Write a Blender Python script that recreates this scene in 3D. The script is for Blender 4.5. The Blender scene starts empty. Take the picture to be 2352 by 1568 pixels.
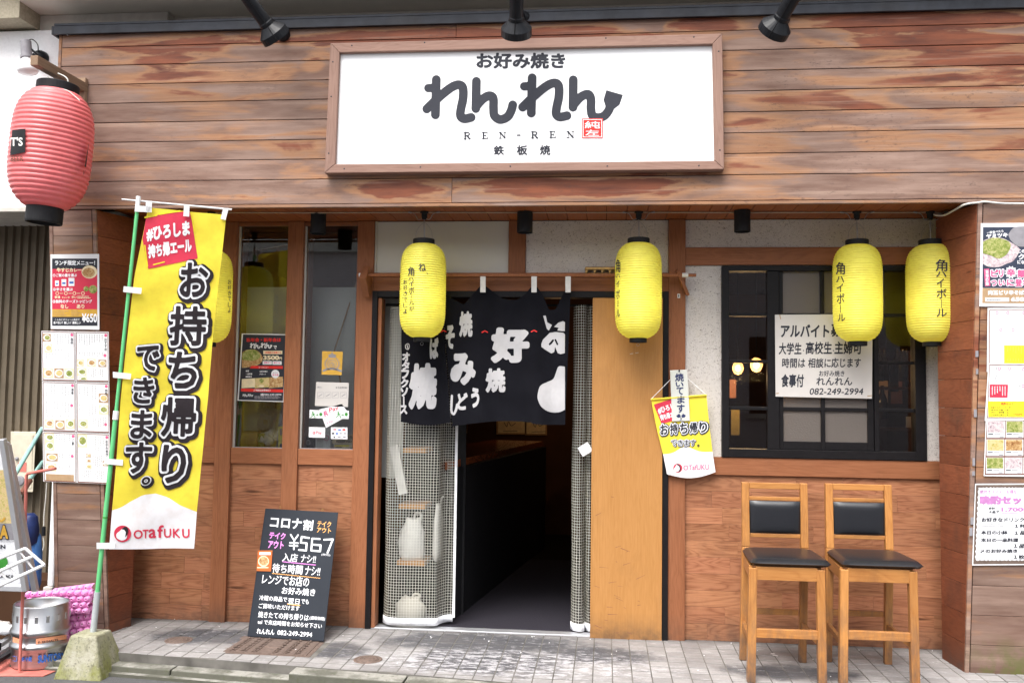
import bpy, math, random
import numpy as np
from mathutils import Vector, Matrix
random.seed(7)
R_ = math.radians
sc = bpy.context.scene
# ------------------------------------------------------------------ camera, sky, sun, exposure
F_, YAW, PIT, ROL = 2115.0, -0.1016, 0.0628, 0.01384      # focal length for a picture 2352 wide
def _basis():
    cy, sy, cp, sp, cr, sr = math.cos(YAW), math.sin(YAW), math.cos(PIT), math.sin(PIT), math.cos(ROL), math.sin(ROL)
    fwd = np.array([sy*cp, cy*cp, sp]); r0 = np.array([cy, -sy, 0.0]); u0 = np.cross(r0, fwd)
    return r0*cr+u0*sr, -r0*sr+u0*cr, fwd
CR, CU, CF = _basis()
CAM = np.array([0.0, -5.7, 1.42])
cd = bpy.data.cameras.new('camera'); cam = bpy.data.objects.new('camera', cd); sc.collection.objects.link(cam)
m = Matrix(((CR[0], CU[0], -CF[0], CAM[0]), (CR[1], CU[1], -CF[1], CAM[1]), (CR[2], CU[2], -CF[2], CAM[2]), (0, 0, 0, 1)))
cam.matrix_world = m
cd.sensor_width = 36; cd.lens = 36*F_/2352; cd.clip_start = 0.05; cd.clip_end = 500
sc.camera = cam
w = bpy.data.worlds.new('World'); sc.world = w; w.use_nodes = True
wn = w.node_tree; wn.nodes.clear()
sky = wn.nodes.new('ShaderNodeTexSky'); sky.sky_type = 'NISHITA'; sky.sun_disc = False
SUN_EL, SUN_AZ = 58, 200
sky.sun_elevation = R_(SUN_EL); sky.sun_rotation = R_(SUN_AZ); sky.air_density = 1.0; sky.dust_density = 4.0; sky.ozone_density = 0.6
bw = wn.nodes.new('ShaderNodeRGBToBW'); mx = wn.nodes.new('ShaderNodeMix'); mx.data_type = 'RGBA'; mx.inputs[0].default_value = 0.78
bg = wn.nodes.new('ShaderNodeBackground'); bg.inputs[1].default_value = 0.15; wo = wn.nodes.new('ShaderNodeOutputWorld')
wn.links.new(sky.outputs[0], bw.inputs[0]); wn.links.new(sky.outputs[0], mx.inputs[6]); wn.links.new(bw.outputs[0], mx.inputs[7])
wn.links.new(mx.outputs[2], bg.inputs[0]); wn.links.new(bg.outputs[0], wo.inputs[0])
sl = bpy.data.lights.new('sun', 'SUN'); sl.energy = 1.5; sl.angle = R_(35); sl.color = (1.0, 0.965, 0.92)
so = bpy.data.objects.new('sun', sl); sc.collection.objects.link(so)
_az = R_(200); _d = Vector((math.sin(_az)*math.cos(R_(SUN_EL)), math.cos(_az)*math.cos(R_(SUN_EL)), math.sin(R_(SUN_EL))))
so.rotation_euler = _d.to_track_quat('Z', 'Y').to_euler(); so.location = (-2, -6, 8)
sc.view_settings.view_transform = 'Standard'; sc.view_settings.look = 'None'; sc.view_settings.gamma = 1
sc.view_settings.exposure = 1.3
sc.cycles.max_bounces = 8; sc.cycles.transparent_max_bounces = 16
# ------------------------------------------------------------------ measuring helpers
def ray(x, y): return CR*(x-1176)/F_ - CU*(y-784)/F_ + CF
def atY(x, y, Y): d = ray(x, y); return CAM + d*((Y-CAM[1])/d[1])
def atZ(x, y, Z): d = ray(x, y); return CAM + d*((Z-CAM[2])/d[2])
def atX(x, y, X): d = ray(x, y); return CAM + d*((X-CAM[0])/d[0])
class Fr:                                   # a zoomed crop of the photograph: its own coordinates to picture coordinates
    def __init__(s, ox, oy, k): s.ox, s.oy, s.k = ox, oy, k
    def __call__(s, x, y): return (s.ox+x/s.k, s.oy+y/s.k)
D0 = Fr(0, 0, 1); zA = Fr(0, 0, 2.975); zB = Fr(711.3, 0, 2.975); zC = Fr(1561.7, 0, 2.975)
z4 = Fr(0, 442.6, 3.968); z5 = Fr(0, 790.3, 3.968); z6 = Fr(0, 1172.8, 3.968)
zW = Fr(474.2, 442.6, 3.968); zP = Fr(474.2, 750.8, 3.968); zH = Fr(474.2, 1146, 3.968)
zN = Fr(869.4, 616.4, 3.968); zO = Fr(1185.5, 458.4, 3.968); zD = Fr(829.8, 948.4, 2.834)
zT = Fr(1462.1, 829.8, 5.513); zV = Fr(1620.2, 553.2, 3.052); zS = Fr(1620.2, 1066.9, 3.129)
zX = Fr(2114.9, 458.4, 4.222); zY = Fr(2114.9, 790.3, 4.96); zZ = Fr(2114.9, 1066.9, 5.669)
zG = Fr(237.1, 1343.6, 2.976); zL = Fr(0, 972.1, 5.361); zK = Fr(0, 1264.6, 5.166); z7 = Fr(0, 948.4, 2.531)
zR = Fr(0, 63.2, 3.306); zQ = Fr(537.4, 750.8, 8.265); zI = Fr(908.9, 932.6, 4.96)
class Plane:
    def __init__(s, p, n, disp=None):
        s.p = np.array(p, float); n = np.array(n, float); n /= np.linalg.norm(n)
        if n @ (CAM-s.p) < 0: n = -n
        s.n = n; s.disp = disp
    def pt(s, x, y, off=0.0):
        d = ray(x, y); t = ((s.p+s.n*off-CAM) @ s.n)/(d @ s.n); q = CAM+d*t
        if s.disp: q = q+s.n*s.disp(q)
        return q
def PY(Y): return Plane((0, Y, 0), (0, 1, 0))
# ------------------------------------------------------------------ materials
class NB:
    def __init__(s, name):
        s.m = bpy.data.materials.new(name); s.m.use_nodes = True; s.t = s.m.node_tree
        s.b = s.t.nodes['Principled BSDF']; s.o = s.t.nodes['Material Output']
    def n(s, typ, **k):
        nd = s.t.nodes.new('ShaderNode'+typ)
        for a, v in k.items(): setattr(nd, a, v)
        return nd
    def set(s, sock, v):
        if isinstance(v, bpy.types.NodeSocket): s.t.links.new(v, sock)
        else:
            if isinstance(v, (tuple, list)) and len(v) == 3 and sock.type == 'RGBA': v = (*v, 1)
            sock.default_value = v
    def mth(s, op, a, b=None, c=None, clamp=False):
        nd = s.n('Math', operation=op); nd.use_clamp = clamp
        for i, v in enumerate((a, b, c)):
            if v is not None: s.set(nd.inputs[i], v)
        return nd.outputs[0]
    def vm(s, op, a, b=None, sc_=None):
        nd = s.n('VectorMath', operation=op); s.set(nd.inputs[0], a)
        if b is not None: s.set(nd.inputs[1], b)
        if sc_ is not None: s.set(nd.inputs[3], sc_)
        return nd.outputs['Value'] if op in ('LENGTH', 'DOT_PRODUCT') else nd.outputs[0]
    def noise(s, v, scale=5, detail=4, rough=0.55, dist=0):
        nd = s.n('TexNoise'); s.set(nd.inputs['Vector'], v); nd.inputs['Scale'].default_value = scale
        nd.inputs['Detail'].default_value = detail; nd.inputs['Roughness'].default_value = rough; nd.inputs['Distortion'].default_value = dist
        return nd.outputs[0]
    def mix(s, f, a, b, mode='MIX'):
        nd = s.n('Mix', data_type='RGBA', blend_type=mode); s.set(nd.inputs[0], f); s.set(nd.inputs[6], a); s.set(nd.inputs[7], b)
        return nd.outputs[2]
    def mr(s, v, a, b, c=0.0, d=1.0, smooth=False):
        nd = s.n('MapRange'); nd.interpolation_type = 'SMOOTHSTEP' if smooth else 'LINEAR'
        s.set(nd.inputs[0], v)
        for i, q in enumerate((a, b, c, d)): s.set(nd.inputs[i+1], q)
        return nd.outputs[0]
    def ramp(s, f, stops):
        nd = s.n('ValToRGB'); s.set(nd.inputs[0], f); e = nd.color_ramp.elements
        while len(e) < len(stops): e.new(0.5)
        for i, (p, c) in enumerate(stops): e[i].position = p; e[i].color = (*c, 1)
        return nd.outputs[0]
    def pos(s): return s.n('NewGeometry').outputs['Position']
    def oc(s): return s.n('TexCoord').outputs['Object']
    def rnd(s): return s.n('ObjectInfo').outputs['Random']
    def bump(s, h, strength=0.3, dist=0.01):
        nd = s.n('Bump'); nd.inputs['Strength'].default_value = strength; nd.inputs['Distance'].default_value = dist
        s.set(nd.inputs['Height'], h); s.t.links.new(nd.outputs[0], s.b.inputs['Normal'])
    def fin(s, col, rough=0.5, metal=0, spec=None):
        s.set(s.b.inputs['Base Color'], col); s.set(s.b.inputs['Roughness'], rough); s.set(s.b.inputs['Metallic'], metal)
        s.b.inputs['Specular IOR Level'].default_value = spec if spec is not None else (.5 if metal else .18)
        return s.m
def plain(name, col, rough=0.5, metal=0, var=0.12, scale=30, bump=0, spec=None, dirt=0.0):
    k = NB(name); p = k.pos(); f = k.noise(p, scale, 4)
    c2 = tuple(min(1, c*(1-var)) for c in col); c1 = tuple(min(1, c*(1+var)) for c in col)
    col_ = k.mix(k.mr(f, .3, .7), c2, c1)
    if dirt:
        g = k.noise(p, 3.2, 6, .65); col_ = k.mix(k.mr(g, .5, .75, 0, dirt), col_, (.09, .08, .065))
    if bump: k.bump(f, bump, .004)
    return k.fin(col_, k.mr(f, .2, .8, max(0, rough-.06), min(1, rough+.06)), metal, spec)
def addvec(k, v, r, s=37.0):
    cx = k.n('CombineXYZ'); a = k.mth('MULTIPLY', r, s); b = k.mth('MULTIPLY', r, s*1.7)
    k.set(cx.inputs[0], a); k.set(cx.inputs[1], b); k.set(cx.inputs[2], a)
    return k.vm('ADD', v, cx.outputs[0])
def wood(name, dark, light, ax='X', rough=0.5, swirl=0.35, tone=0.25, fine=1.0, stain=0.0, bump=.25, coat=0, redrnd=0.0, worn=None):
    k = NB(name); r = k.rnd(); v = addvec(k, k.pos(), r)
    st = {'X': (.9, 7, 7), 'Y': (7, .9, 7), 'Z': (7, 7, .9)}[ax]
    fs = {'X': (6, 140, 140), 'Y': (140, 6, 140), 'Z': (140, 140, 6)}[ax]
    g = k.noise(k.vm('MULTIPLY', v, st), 1.3, 3, .5, .6)
    cont = k.mth('ABSOLUTE', k.mth('SINE', k.mth('MULTIPLY', g, 46.0)))
    fi = k.noise(k.vm('MULTIPLY', v, fs), fine, 3, .6)
    big = k.noise(k.vm('MULTIPLY', v, tuple(a*.35 for a in st)), 1.5, 3)
    f = k.mth('ADD', k.mth('MULTIPLY', cont, swirl), k.mth('ADD', k.mth('MULTIPLY', fi, .55), k.mth('MULTIPLY', big, .5)))
    col = k.mix(k.mr(f, .3, .88), dark, light)
    br = k.mr(r, 0, 1, 1-tone, 1+tone)
    hs = k.n('HueSaturation'); k.set(hs.inputs['Value'], br); k.set(hs.inputs['Color'], col)
    if redrnd: k.set(hs.inputs['Hue'], k.mr(k.mth('FRACT', k.mth('MULTIPLY', r, 7.31)), 0, 1, .5-redrnd, .5+redrnd))
    col = hs.outputs[0]
    kn = k.n('TexVoronoi'); k.set(kn.inputs['Vector'], k.vm('MULTIPLY', v, tuple(a*.9 for a in st))); kn.inputs['Scale'].default_value = 1.1
    kd = kn.outputs['Distance']; col = k.mix(k.mr(kd, .035, .075, .75, 0), col, tuple(c*.3 for c in dark))
    if stain:
        s2 = k.noise(k.vm('MULTIPLY', v, (1.2, 1.2, .8)), 2.3, 6, .7); col = k.mix(k.mr(s2, .52, .72, 0, stain), col, (.05, .035, .03))
    if worn:
        pz = k.n('SeparateXYZ'); k.set(pz.inputs[0], k.pos()); s3 = k.noise(k.vm('MULTIPLY', k.pos(), (1, 1, .35)), 22, 5, .7)
        wf = k.mth('MULTIPLY', k.mr(pz.outputs[2], .55, .0, 0.0, 1.0), k.mr(s3, .42, .62)); col = k.mix(k.mth('MULTIPLY', wf, .85), col, worn)
    sz_ = k.n('SeparateXYZ'); k.set(sz_.inputs[0], k.pos()); dn = k.noise(k.pos(), 11, 5, .7); col = k.mix(k.mth('MULTIPLY', k.mr(sz_.outputs[2], .16, -.01), k.mr(dn, .3, .65, .15, .8)), col, (.075, .055, .045))  # grime towards the floor, its dark colour also painting in contact shade
    k.bump(k.mth('ADD', fi, k.mth('MULTIPLY', cont, .3)), bump, .003)
    k.b.inputs['Coat Weight'].default_value = coat; k.b.inputs['Coat Roughness'].default_value = .25
    return k.fin(col, k.mr(fi, .2, .8, rough-.08, rough+.1))
# ---- weathered cedar of the fascia and the pillar fronts: grey, golden where half worn, red where the stain survives
def fascia_wood(name, spots, zj, dull=0.0):
    k = NB(name); r = k.rnd(); p = k.pos(); v = addvec(k, p, r, 11.0)
    big = k.noise(k.vm('MULTIPLY', v, (1.05, 3, 6.5)), 1.25, 5, .5, .9)
    wig = k.noise(k.vm('MULTIPLY', v, (5, 5, 22)), 1.0, 5, .6)
    fi = k.noise(k.vm('MULTIPLY', v, (7, 120, 150)), 1.0, 3, .6)
    field = k.mth('ADD', k.mth('ADD', k.mth('MULTIPLY', big, .72), .118), k.mth('MULTIPLY', k.mth('SUBTRACT', wig, .5), .13))
    for (cx, cz, rx, rz, a) in spots:
        q = k.vm('MULTIPLY', k.vm('SUBTRACT', p, (cx, 0, cz)), (1/rx, 0, 1/rz)); L = k.vm('LENGTH', q)
        L = k.mth('ADD', L, k.mth('MULTIPLY', k.mth('SUBTRACT', wig, .5), 1.1))
        field = k.mth('ADD', field, k.mr(L, .35, 1.25, a, 0, True))
    grey = k.mix(k.mr(k.noise(k.vm('MULTIPLY', v, (1.5, 4, 9)), 1.6, 5), .3, .7), (.165, .092, .068), (.335, .225, .178))
    col = k.ramp(field, [(0, (0, 0, 0)), (.46-dull*.0, (0, 0, 0)), (.56, (.55, .55, .55)), (.66, (1, 1, 1)), (1, (1, 1, 1))])
    warm = k.mix(fi, (.27, .120, .058), (.47, .255, .135))
    red = k.mix(k.mr(k.noise(k.vm('MULTIPLY', v, (2, 4, 14)), 1.5, 4), .3, .7), (.105, .028, .017), (.30, .085, .036))
    a = k.mix(k.mr(field, .44, .56, 0, 1, True), grey, warm)
    edge = k.mth('MULTIPLY', k.mr(field, .575, .60), k.mr(field, .60, .66, 1, 0)); 
    a = k.mix(k.mr(field, .548, .635, 0, .97, True), a, red)
    a = k.mix(k.mth('MULTIPLY', edge, .2), a, (.16, .06, .05))
    stk = k.noise(k.vm('MULTIPLY', v, (.8, 2, 34)), 1.0, 4, .6); a = k.mix(k.mr(stk, .35, .62, .34, 0), a, k.mix(.6, a, (.07, .035, .025)))
    a = k.mix(k.mr(stk, .58, .72, 0, .35), a, (.50, .36, .27))
    a = k.mix(k.mr(fi, .3, .75, .0, .28), a, k.mix(.5, a, (.12, .07, .055)))
    # mildew on the lower edges of the boards, mostly to the right
    sp = k.noise(k.vm('MULTIPLY', v, (16, 16, 46)), 1.6, 5, .75); sep = k.n('SeparateXYZ'); k.set(sep.inputs[0], p)
    mk = k.mr(k.noise(k.vm('MULTIPLY', v, (1.0, 1, 3)), 1.7, 3), .42, .62)
    mk = k.mth('MULTIPLY', mk, k.mr(sep.outputs[0], -2.6, 1.2, .45, 1.0))
    a = k.mix(k.mth('MULTIPLY', k.mr(sp, .55, .68), k.mth('MULTIPLY', mk, .8)), a, (.075, .05, .045))
    mz = k.mth('MULTIPLY', k.mr(sep.outputs[2], .22, .02), k.mth('MULTIPLY', k.mr(sep.outputs[0], 1.9, 2.05), k.mr(k.noise(p, 9, 5, .7), .4, .6))); a = k.mix(k.mth('MULTIPLY', mz, .8), a, (.13, .15, .04))
    hs = k.n('HueSaturation'); k.set(hs.inputs['Value'], k.mr(r, 0, 1, .80, 1.14)); k.set(hs.inputs['Color'], a); hs.inputs['Saturation'].default_value = 0.97
    k.bump(k.mth('ADD', fi, k.mth('MULTIPLY', wig, .4)), .35, .003)
    return k.fin(hs.outputs[0], k.mr(field, .5, .66, .72, .48))
# ------------------------------------------------------------------ mesh builder
class MB:
    def __init__(s): s.v = []; s.f = []; s.mi = []; s.uv = None; s.sm = []
    def add(s, pts, faces, mi=0, smooth=False):
        b = len(s.v); s.v += [tuple(map(float, p)) for p in pts]; s.f += [tuple(b+i for i in f) for f in faces]
        s.mi += [mi]*len(faces); s.sm += [smooth]*len(faces); return s
    def box(s, x0, x1, y0, y1, z0, z1, mi=0):
        return s.hexa([(x0, y0, z0), (x1, y0, z0), (x1, y1, z0), (x0, y1, z0)], [(x0, y0, z1), (x1, y0, z1), (x1, y1, z1), (x0, y1, z1)], mi)
    def hexa(s, b, t, mi=0):
        return s.add(list(b)+list(t), [(3, 2, 1, 0), (4, 5, 6, 7), (0, 1, 5, 4), (1, 2, 6, 5), (2, 3, 7, 6), (3, 0, 4, 7)], mi)
    def slab(s, q, nrm, th, mi=0):            # four corners and a thickness behind them
        q = [np.array(p, float) for p in q]; n = np.array(nrm, float)*th
        return s.hexa([p-n for p in q], q, mi)
    def bar(s, a, b, wd, dp, up=(0, 0, 1), mi=0):   # rectangular bar between two points
        a, b = np.array(a, float), np.array(b, float); d = b-a; d /= np.linalg.norm(d); u = np.array(up, float)
        x = np.cross(d, u); x /= np.linalg.norm(x); y = np.cross(x, d)
        c = [x*wd/2+y*dp/2, -x*wd/2+y*dp/2, -x*wd/2-y*dp/2, x*wd/2-y*dp/2]
        return s.hexa([a+q for q in c], [b+q for q in c], mi)
    def tube(s, pts, r, n=10, mi=0, cap=True):
        pts = [np.array(p, float) for p in pts]; rs = r if isinstance(r, (list, tuple)) else [r]*len(pts)
        V = []; Fc = []; x = None
        for i, p in enumerate(pts):
            d = pts[min(i+1, len(pts)-1)]-pts[max(i-1, 0)]; d /= np.linalg.norm(d)
            if x is None: x = np.cross(d, (0, 0, 1) if abs(d[2]) < .9 else (1, 0, 0))
            x = x-d*(x@d); x /= np.linalg.norm(x); y = np.cross(d, x)
            for j in range(n):
                a = 2*math.pi*j/n; V.append(p+(x*math.cos(a)+y*math.sin(a))*rs[i])
        for i in range(len(pts)-1):
            for j in range(n): Fc.append((i*n+j, i*n+(j+1) % n, (i+1)*n+(j+1) % n, (i+1)*n+j))
        s.add(V, Fc, mi, True)
        if cap: s.add(V[:n], [tuple(range(n))[::-1]], mi); s.add(V[-n:], [tuple(range(n))], mi)
        return s
    def lathe(s, prof, o=(0, 0, 0), ax=(0, 0, 1), n=32, mi=0, smooth=True, a0=0, a1=2*math.pi):
        o = np.array(o, float); d = np.array(ax, float); d /= np.linalg.norm(d)
        x = np.cross(d, (0, 1, 0) if abs(d[1]) < .9 else (1, 0, 0)); x /= np.linalg.norm(x); y = np.cross(d, x)
        full = abs(a1-a0-2*math.pi) < 1e-6; cnt = n if full else n+1; V = []; Fc = []
        for (r, h) in prof:
            for j in range(cnt):
                a = a0+(a1-a0)*j/n; V.append(o+d*h+(x*math.cos(a)+y*math.sin(a))*max(r, 1e-5))
        for i in range(len(prof)-1):
            for j in range(n): Fc.append((i*cnt+j, i*cnt+(j+1) % cnt, (i+1)*cnt+(j+1) % cnt, (i+1)*cnt+j))
        return s.add(V, Fc, mi, smooth)
    def build(s, name, mat, parent=None, bevel=0, solid=0, **tags):
        me = bpy.data.meshes.new(name); me.from_pydata(s.v, [], s.f); 
        for mm in (mat if isinstance(mat, (list, tuple)) else [mat]): me.materials.append(mm)
        me.polygons.foreach_set('material_index', s.mi); me.polygons.foreach_set('use_smooth', s.sm)
        if s.uv:
            ul = me.uv_layers.new(name='uv'); lv = [l.vertex_index for l in me.loops]
            ul.data.foreach_set('uv', [c for i in lv for c in s.uv[i]])
        me.update(); return link(name, me, parent, bevel, solid, **tags)
def link(name, me, parent=None, bevel=0, solid=0, **tags):
    o = bpy.data.objects.new(name, me); sc.collection.objects.link(o)
    if parent is not None: o.parent = parent; o.matrix_parent_inverse = Matrix.Translation(-Vector(parent.location)) if parent.type == 'EMPTY' and not parent.parent else Matrix.Identity(4)
    if bevel:
        b = o.modifiers.new('bevel', 'BEVEL'); b.width = bevel; b.segments = 2; b.limit_method = 'ANGLE'; b.angle_limit = R_(40)
    if solid:
        b = o.modifiers.new('thickness', 'SOLIDIFY'); b.thickness = solid; b.offset = 0
    for a, v in tags.items(): o[a] = v
    return o
def thing(name, label, cat, loc=(0, 0, 0), group=None, kind=None):
    o = bpy.data.objects.new(name, None); sc.collection.objects.link(o); o.location = tuple(map(float, loc)); o.empty_display_size = .1
    o['label'] = label; o['category'] = cat
    if group: o['group'] = group
    if kind: o['kind'] = kind
    return o
def tag(o, label, cat, group=None, kind=None):
    o['label'] = label; o['category'] = cat
    if group: o['group'] = group
    if kind: o['kind'] = kind
    return o
def copy_thing(root, dloc, label):
    r = root.copy(); sc.collection.objects.link(r); r.location = Vector(root.location)+Vector(dloc); r['label'] = label
    for ch in list(root.children):
        c = ch.copy(); sc.collection.objects.link(c); inv = ch.matrix_parent_inverse.copy(); c.parent = r; c.matrix_parent_inverse = inv
        for g in list(ch.children):
            d = g.copy(); sc.collection.objects.link(d); inv = g.matrix_parent_inverse.copy(); d.parent = c; d.matrix_parent_inverse = inv
    return r
# ------------------------------------------------------------------ flat shapes from distance fields; lettering
def march(f, xs, ys):
    """polygons covering f<0 on the grid (xs,ys); f[j,i]"""
    ins = f < 0; out = []; H, W = f.shape
    c = ins[:-1, :-1].astype(int)+ins[:-1, 1:]+ins[1:, 1:]+ins[1:, :-1]
    for j in range(H-1):
        row = c[j]; i = 0
        nz = np.nonzero(row)[0]
        k = 0
        while k < len(nz):
            i = nz[k]
            if row[i] == 4:
                e = k
                while e+1 < len(nz) and e-k < 7 and nz[e+1] == nz[e]+1 and row[nz[e+1]] == 4: e += 1
                i2 = nz[e]+1
                out.append([(xs[i], ys[j]), (xs[i2], ys[j]), (xs[i2], ys[j+1]), (xs[i], ys[j+1])]); k = e+1
            else:
                P = [(xs[i], ys[j], f[j, i]), (xs[i+1], ys[j], f[j, i+1]), (xs[i+1], ys[j+1], f[j+1, i+1]), (xs[i], ys[j+1], f[j+1, i])]; poly = []
                for a in range(4):
                    p, q = P[a], P[(a+1) % 4]
                    if p[2] < 0: poly.append((p[0], p[1]))
                    if (p[2] < 0) != (q[2] < 0):
                        t = p[2]/(p[2]-q[2]); poly.append((p[0]+(q[0]-p[0])*t, p[1]+(q[1]-p[1])*t))
                if len(poly) > 2: out.append(poly)
                k += 1
    return out
def segdist(gx, gy, S, chunk=64):
    d = np.full(gx.shape, 1e9)
    for i in range(0, len(S), chunk):
        s = S[i:i+chunk]; ax, ay = s[:, 0], s[:, 1]; bx, by = s[:, 2]-ax, s[:, 3]-ay
        px = gx[..., None]-ax; py = gy[..., None]-ay; L = bx*bx+by*by+1e-12
        t = np.clip((px*bx+py*by)/L, 0, 1); dd = np.hypot(px-bx*t, py-by*t).min(axis=-1); d = np.minimum(d, dd)
    return d
_tc = {}
def tmesh(s):
    """raw glyph mesh of a string at size 1: verts (N,2), faces, boundary segments"""
    if s in _tc: return _tc[s]
    c = bpy.data.curves.new('t', 'FONT'); c.body = s; c.size = 1; c.resolution_u = 3
    o = bpy.data.objects.new('t', c); sc.collection.objects.link(o)
    e = o.evaluated_get(bpy.context.evaluated_depsgraph_get()); me = bpy.data.meshes.new_from_object(e)
    V = np.array([v.co[:2] for v in me.vertices]) if len(me.vertices) else np.zeros((0, 2)); Fc = [tuple(p.vertices) for p in me.polygons]
    cnt = {}
    for f in Fc:
        for a in range(len(f)):
            k = tuple(sorted((f[a], f[(a+1) % len(f)]))); cnt[k] = cnt.get(k, 0)+1
    S = np.array([(*V[a], *V[b]) for (a, b), n in cnt.items() if n == 1]) if cnt else np.zeros((0, 4))
    bpy.data.objects.remove(o); bpy.data.curves.remove(c); bpy.data.meshes.remove(me)
    _tc[s] = (V, Fc, S); return _tc[s]
_gc = {}
def glyph(s, grow=0.0, res=34):
    """polygons of a string, thickened by grow (in ems); returns polys and the bbox of the ungrown glyph"""
    key = (s, round(grow, 4), res)
    if key in _gc: return _gc[key]
    V, Fc, S = tmesh(s)
    if len(V) == 0: return [], (0, 0, 1, 1)
    bb = (V[:, 0].min(), V[:, 1].min(), V[:, 0].max(), V[:, 1].max())
    if grow == 0: r = ([[tuple(V[i]) for i in f] for f in Fc], bb)
    else:
        h = 1.0/res; xs = np.arange(bb[0]-grow-h, bb[2]+grow+2*h, h); ys = np.arange(bb[1]-grow-h, bb[3]+grow+2*h, h)
        gx, gy = np.meshgrid(xs, ys); d = segdist(gx, gy, S)
        ins = np.zeros(gx.shape, bool)
        for ax, ay, bx, by in S:
            c = (ay > gy) != (by > gy)
            with np.errstate(divide='ignore', invalid='ignore'): xi = (bx-ax)*(gy-ay)/(by-ay)+ax
            ins ^= c & (gx < xi)
        r = (march(np.where(ins, -d, d)-grow, xs, ys), bb)
    _gc[key] = r; return r
def quadmap(q):
    (x0, y0), (x1, y1), (x2, y2), (x3, y3) = q          # TL TR BR BL
    def f(a, b):                                        # a right, b down
        return (x0*(1-a)*(1-b)+x1*a*(1-b)+x2*a*b+x3*(1-a)*b, y0*(1-a)*(1-b)+y1*a*(1-b)+y2*a*b+y3*(1-a)*b)
    return f
def text(mb, surf, s, fr, box, mi=0, grow=0.0, off=.001, res=34, sl=0.0, sk=0.0):
    """s drawn into box=(x0,y0,x1,y1) of crop fr on surface surf; sl slope (down per right), sk lean (left per down)"""
    polys, bb = glyph(s, grow, res)
    if not polys: return
    if len(box) == 4 and not isinstance(box[0], tuple):
        x0, y0, x1, y1 = box; q = [(x0, y0), (x1, y0+sl*(x1-x0)), (x1-sk*(y1-y0), y1+sl*(x1-x0)), (x0-sk*(y1-y0), y1)]
    else: q = box
    qm = quadmap(q); w_, h_ = bb[2]-bb[0] or 1, bb[3]-bb[1] or 1
    for p in polys:
        P = [surf.pt(*fr(*qm((x-bb[0])/w_, (bb[3]-y)/h_)), off) for x, y in p]
        mb.add(P, [tuple(range(len(P)))], mi)
def vtext(mb, surf, s, fr, x0, x1, y0, y1, mi=0, grow=0.0, off=.001, gap=.12, lean=0.0, res=34):
    n = len(s); ch = (y1-y0)/n
    for i, c in enumerate(s):
        a = y0+ch*i; b = a+ch*(1-gap); dx = -lean*(a-y0)
        if c in 'ー一': 
            cx = (x0+x1)/2+dx
            if c == 'ー': shape(mb, surf, fr, [('s', [(cx, a), (cx, b)], (x1-x0)*.05+grow*(x1-x0))], mi, off)
            else: shape(mb, surf, fr, [('s', [(x0+dx, (a+b)/2), (x1+dx, (a+b)/2)], (x1-x0)*.05+grow*(x1-x0))], mi, off)
        elif c != ' ': text(mb, surf, c, fr, (x0+dx, a, x1+dx, b), mi, grow, off, res)
def shape(mb, surf, fr, prims, mi=0, off=.001, cell=None):
    """union of strokes ('s',pts,r), polygons ('p',pts,round) and minus ('m',pts,r) in crop coordinates"""
    P = np.array([p for t, pts, r in prims if t != 'm' for p in pts]); rm = max(r for t, pts, r in prims)
    lo = P.min(0)-rm; hi = P.max(0)+rm; cell = cell or max(max(hi-lo)/90, .4)
    xs = np.arange(lo[0]-cell, hi[0]+2*cell, cell); ys = np.arange(lo[1]-cell, hi[1]+2*cell, cell); gx, gy = np.meshgrid(xs, ys)
    f = np.full(gx.shape, 1e9)
    for t, pts, r in prims:
        if t in 'sm':
            S = np.array([(*a, *b) for a, b in zip(pts[:-1], pts[1:])] or [(*pts[0], *pts[0])], float); d = segdist(gx, gy, S)-r
        else:
            S = np.array([(*a, *b) for a, b in zip(pts, list(pts[1:])+[pts[0]])], float); d = segdist(gx, gy, S); ins = np.zeros(gx.shape, bool)
            for ax, ay, bx, by in S:
                c = (ay > gy) != (by > gy)
                with np.errstate(divide='ignore', invalid='ignore'): xi = (bx-ax)*(gy-ay)/(by-ay)+ax
                ins ^= c & (gx < xi)
            d = np.where(ins, -d, d)-r
        f = np.maximum(f, -d) if t == 'm' else np.minimum(f, d)
    for p in march(f, xs, ys):
        Q = [surf.pt(*fr(*q), off) for q in p]; mb.add(Q, [tuple(range(len(Q)))[::-1]], mi)
def rect(mb, surf, fr, box, mi=0, off=.001, nx=1, ny=1):
    q = box if isinstance(box[0], tuple) else [(box[0], box[1]), (box[2], box[1]), (box[2], box[3]), (box[0], box[3])]
    qm = quadmap(q); V = [surf.pt(*fr(*qm(i/nx, j/ny)), off) for j in range(ny+1) for i in range(nx+1)]
    mb.add(V, [(j*(nx+1)+i, (j+1)*(nx+1)+i, (j+1)*(nx+1)+i+1, j*(nx+1)+i+1) for j in range(ny) for i in range(nx)], mi)
def smooth_pts(pts, n=6):
    P = [np.array(p, float) for p in pts]; P = [P[0]]+P+[P[-1]]; out = []
    for i in range(1, len(P)-2):
        for t in np.linspace(0, 1, n, endpoint=False):
            a, b, c, d = P[i-1], P[i], P[i+1], P[i+2]
            out.append(.5*((2*b)+(-a+c)*t+(2*a-5*b+4*c-d)*t*t+(-a+3*b-3*c+d)*t**3))
    out.append(P[-2]); return [tuple(p) for p in out]
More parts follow.
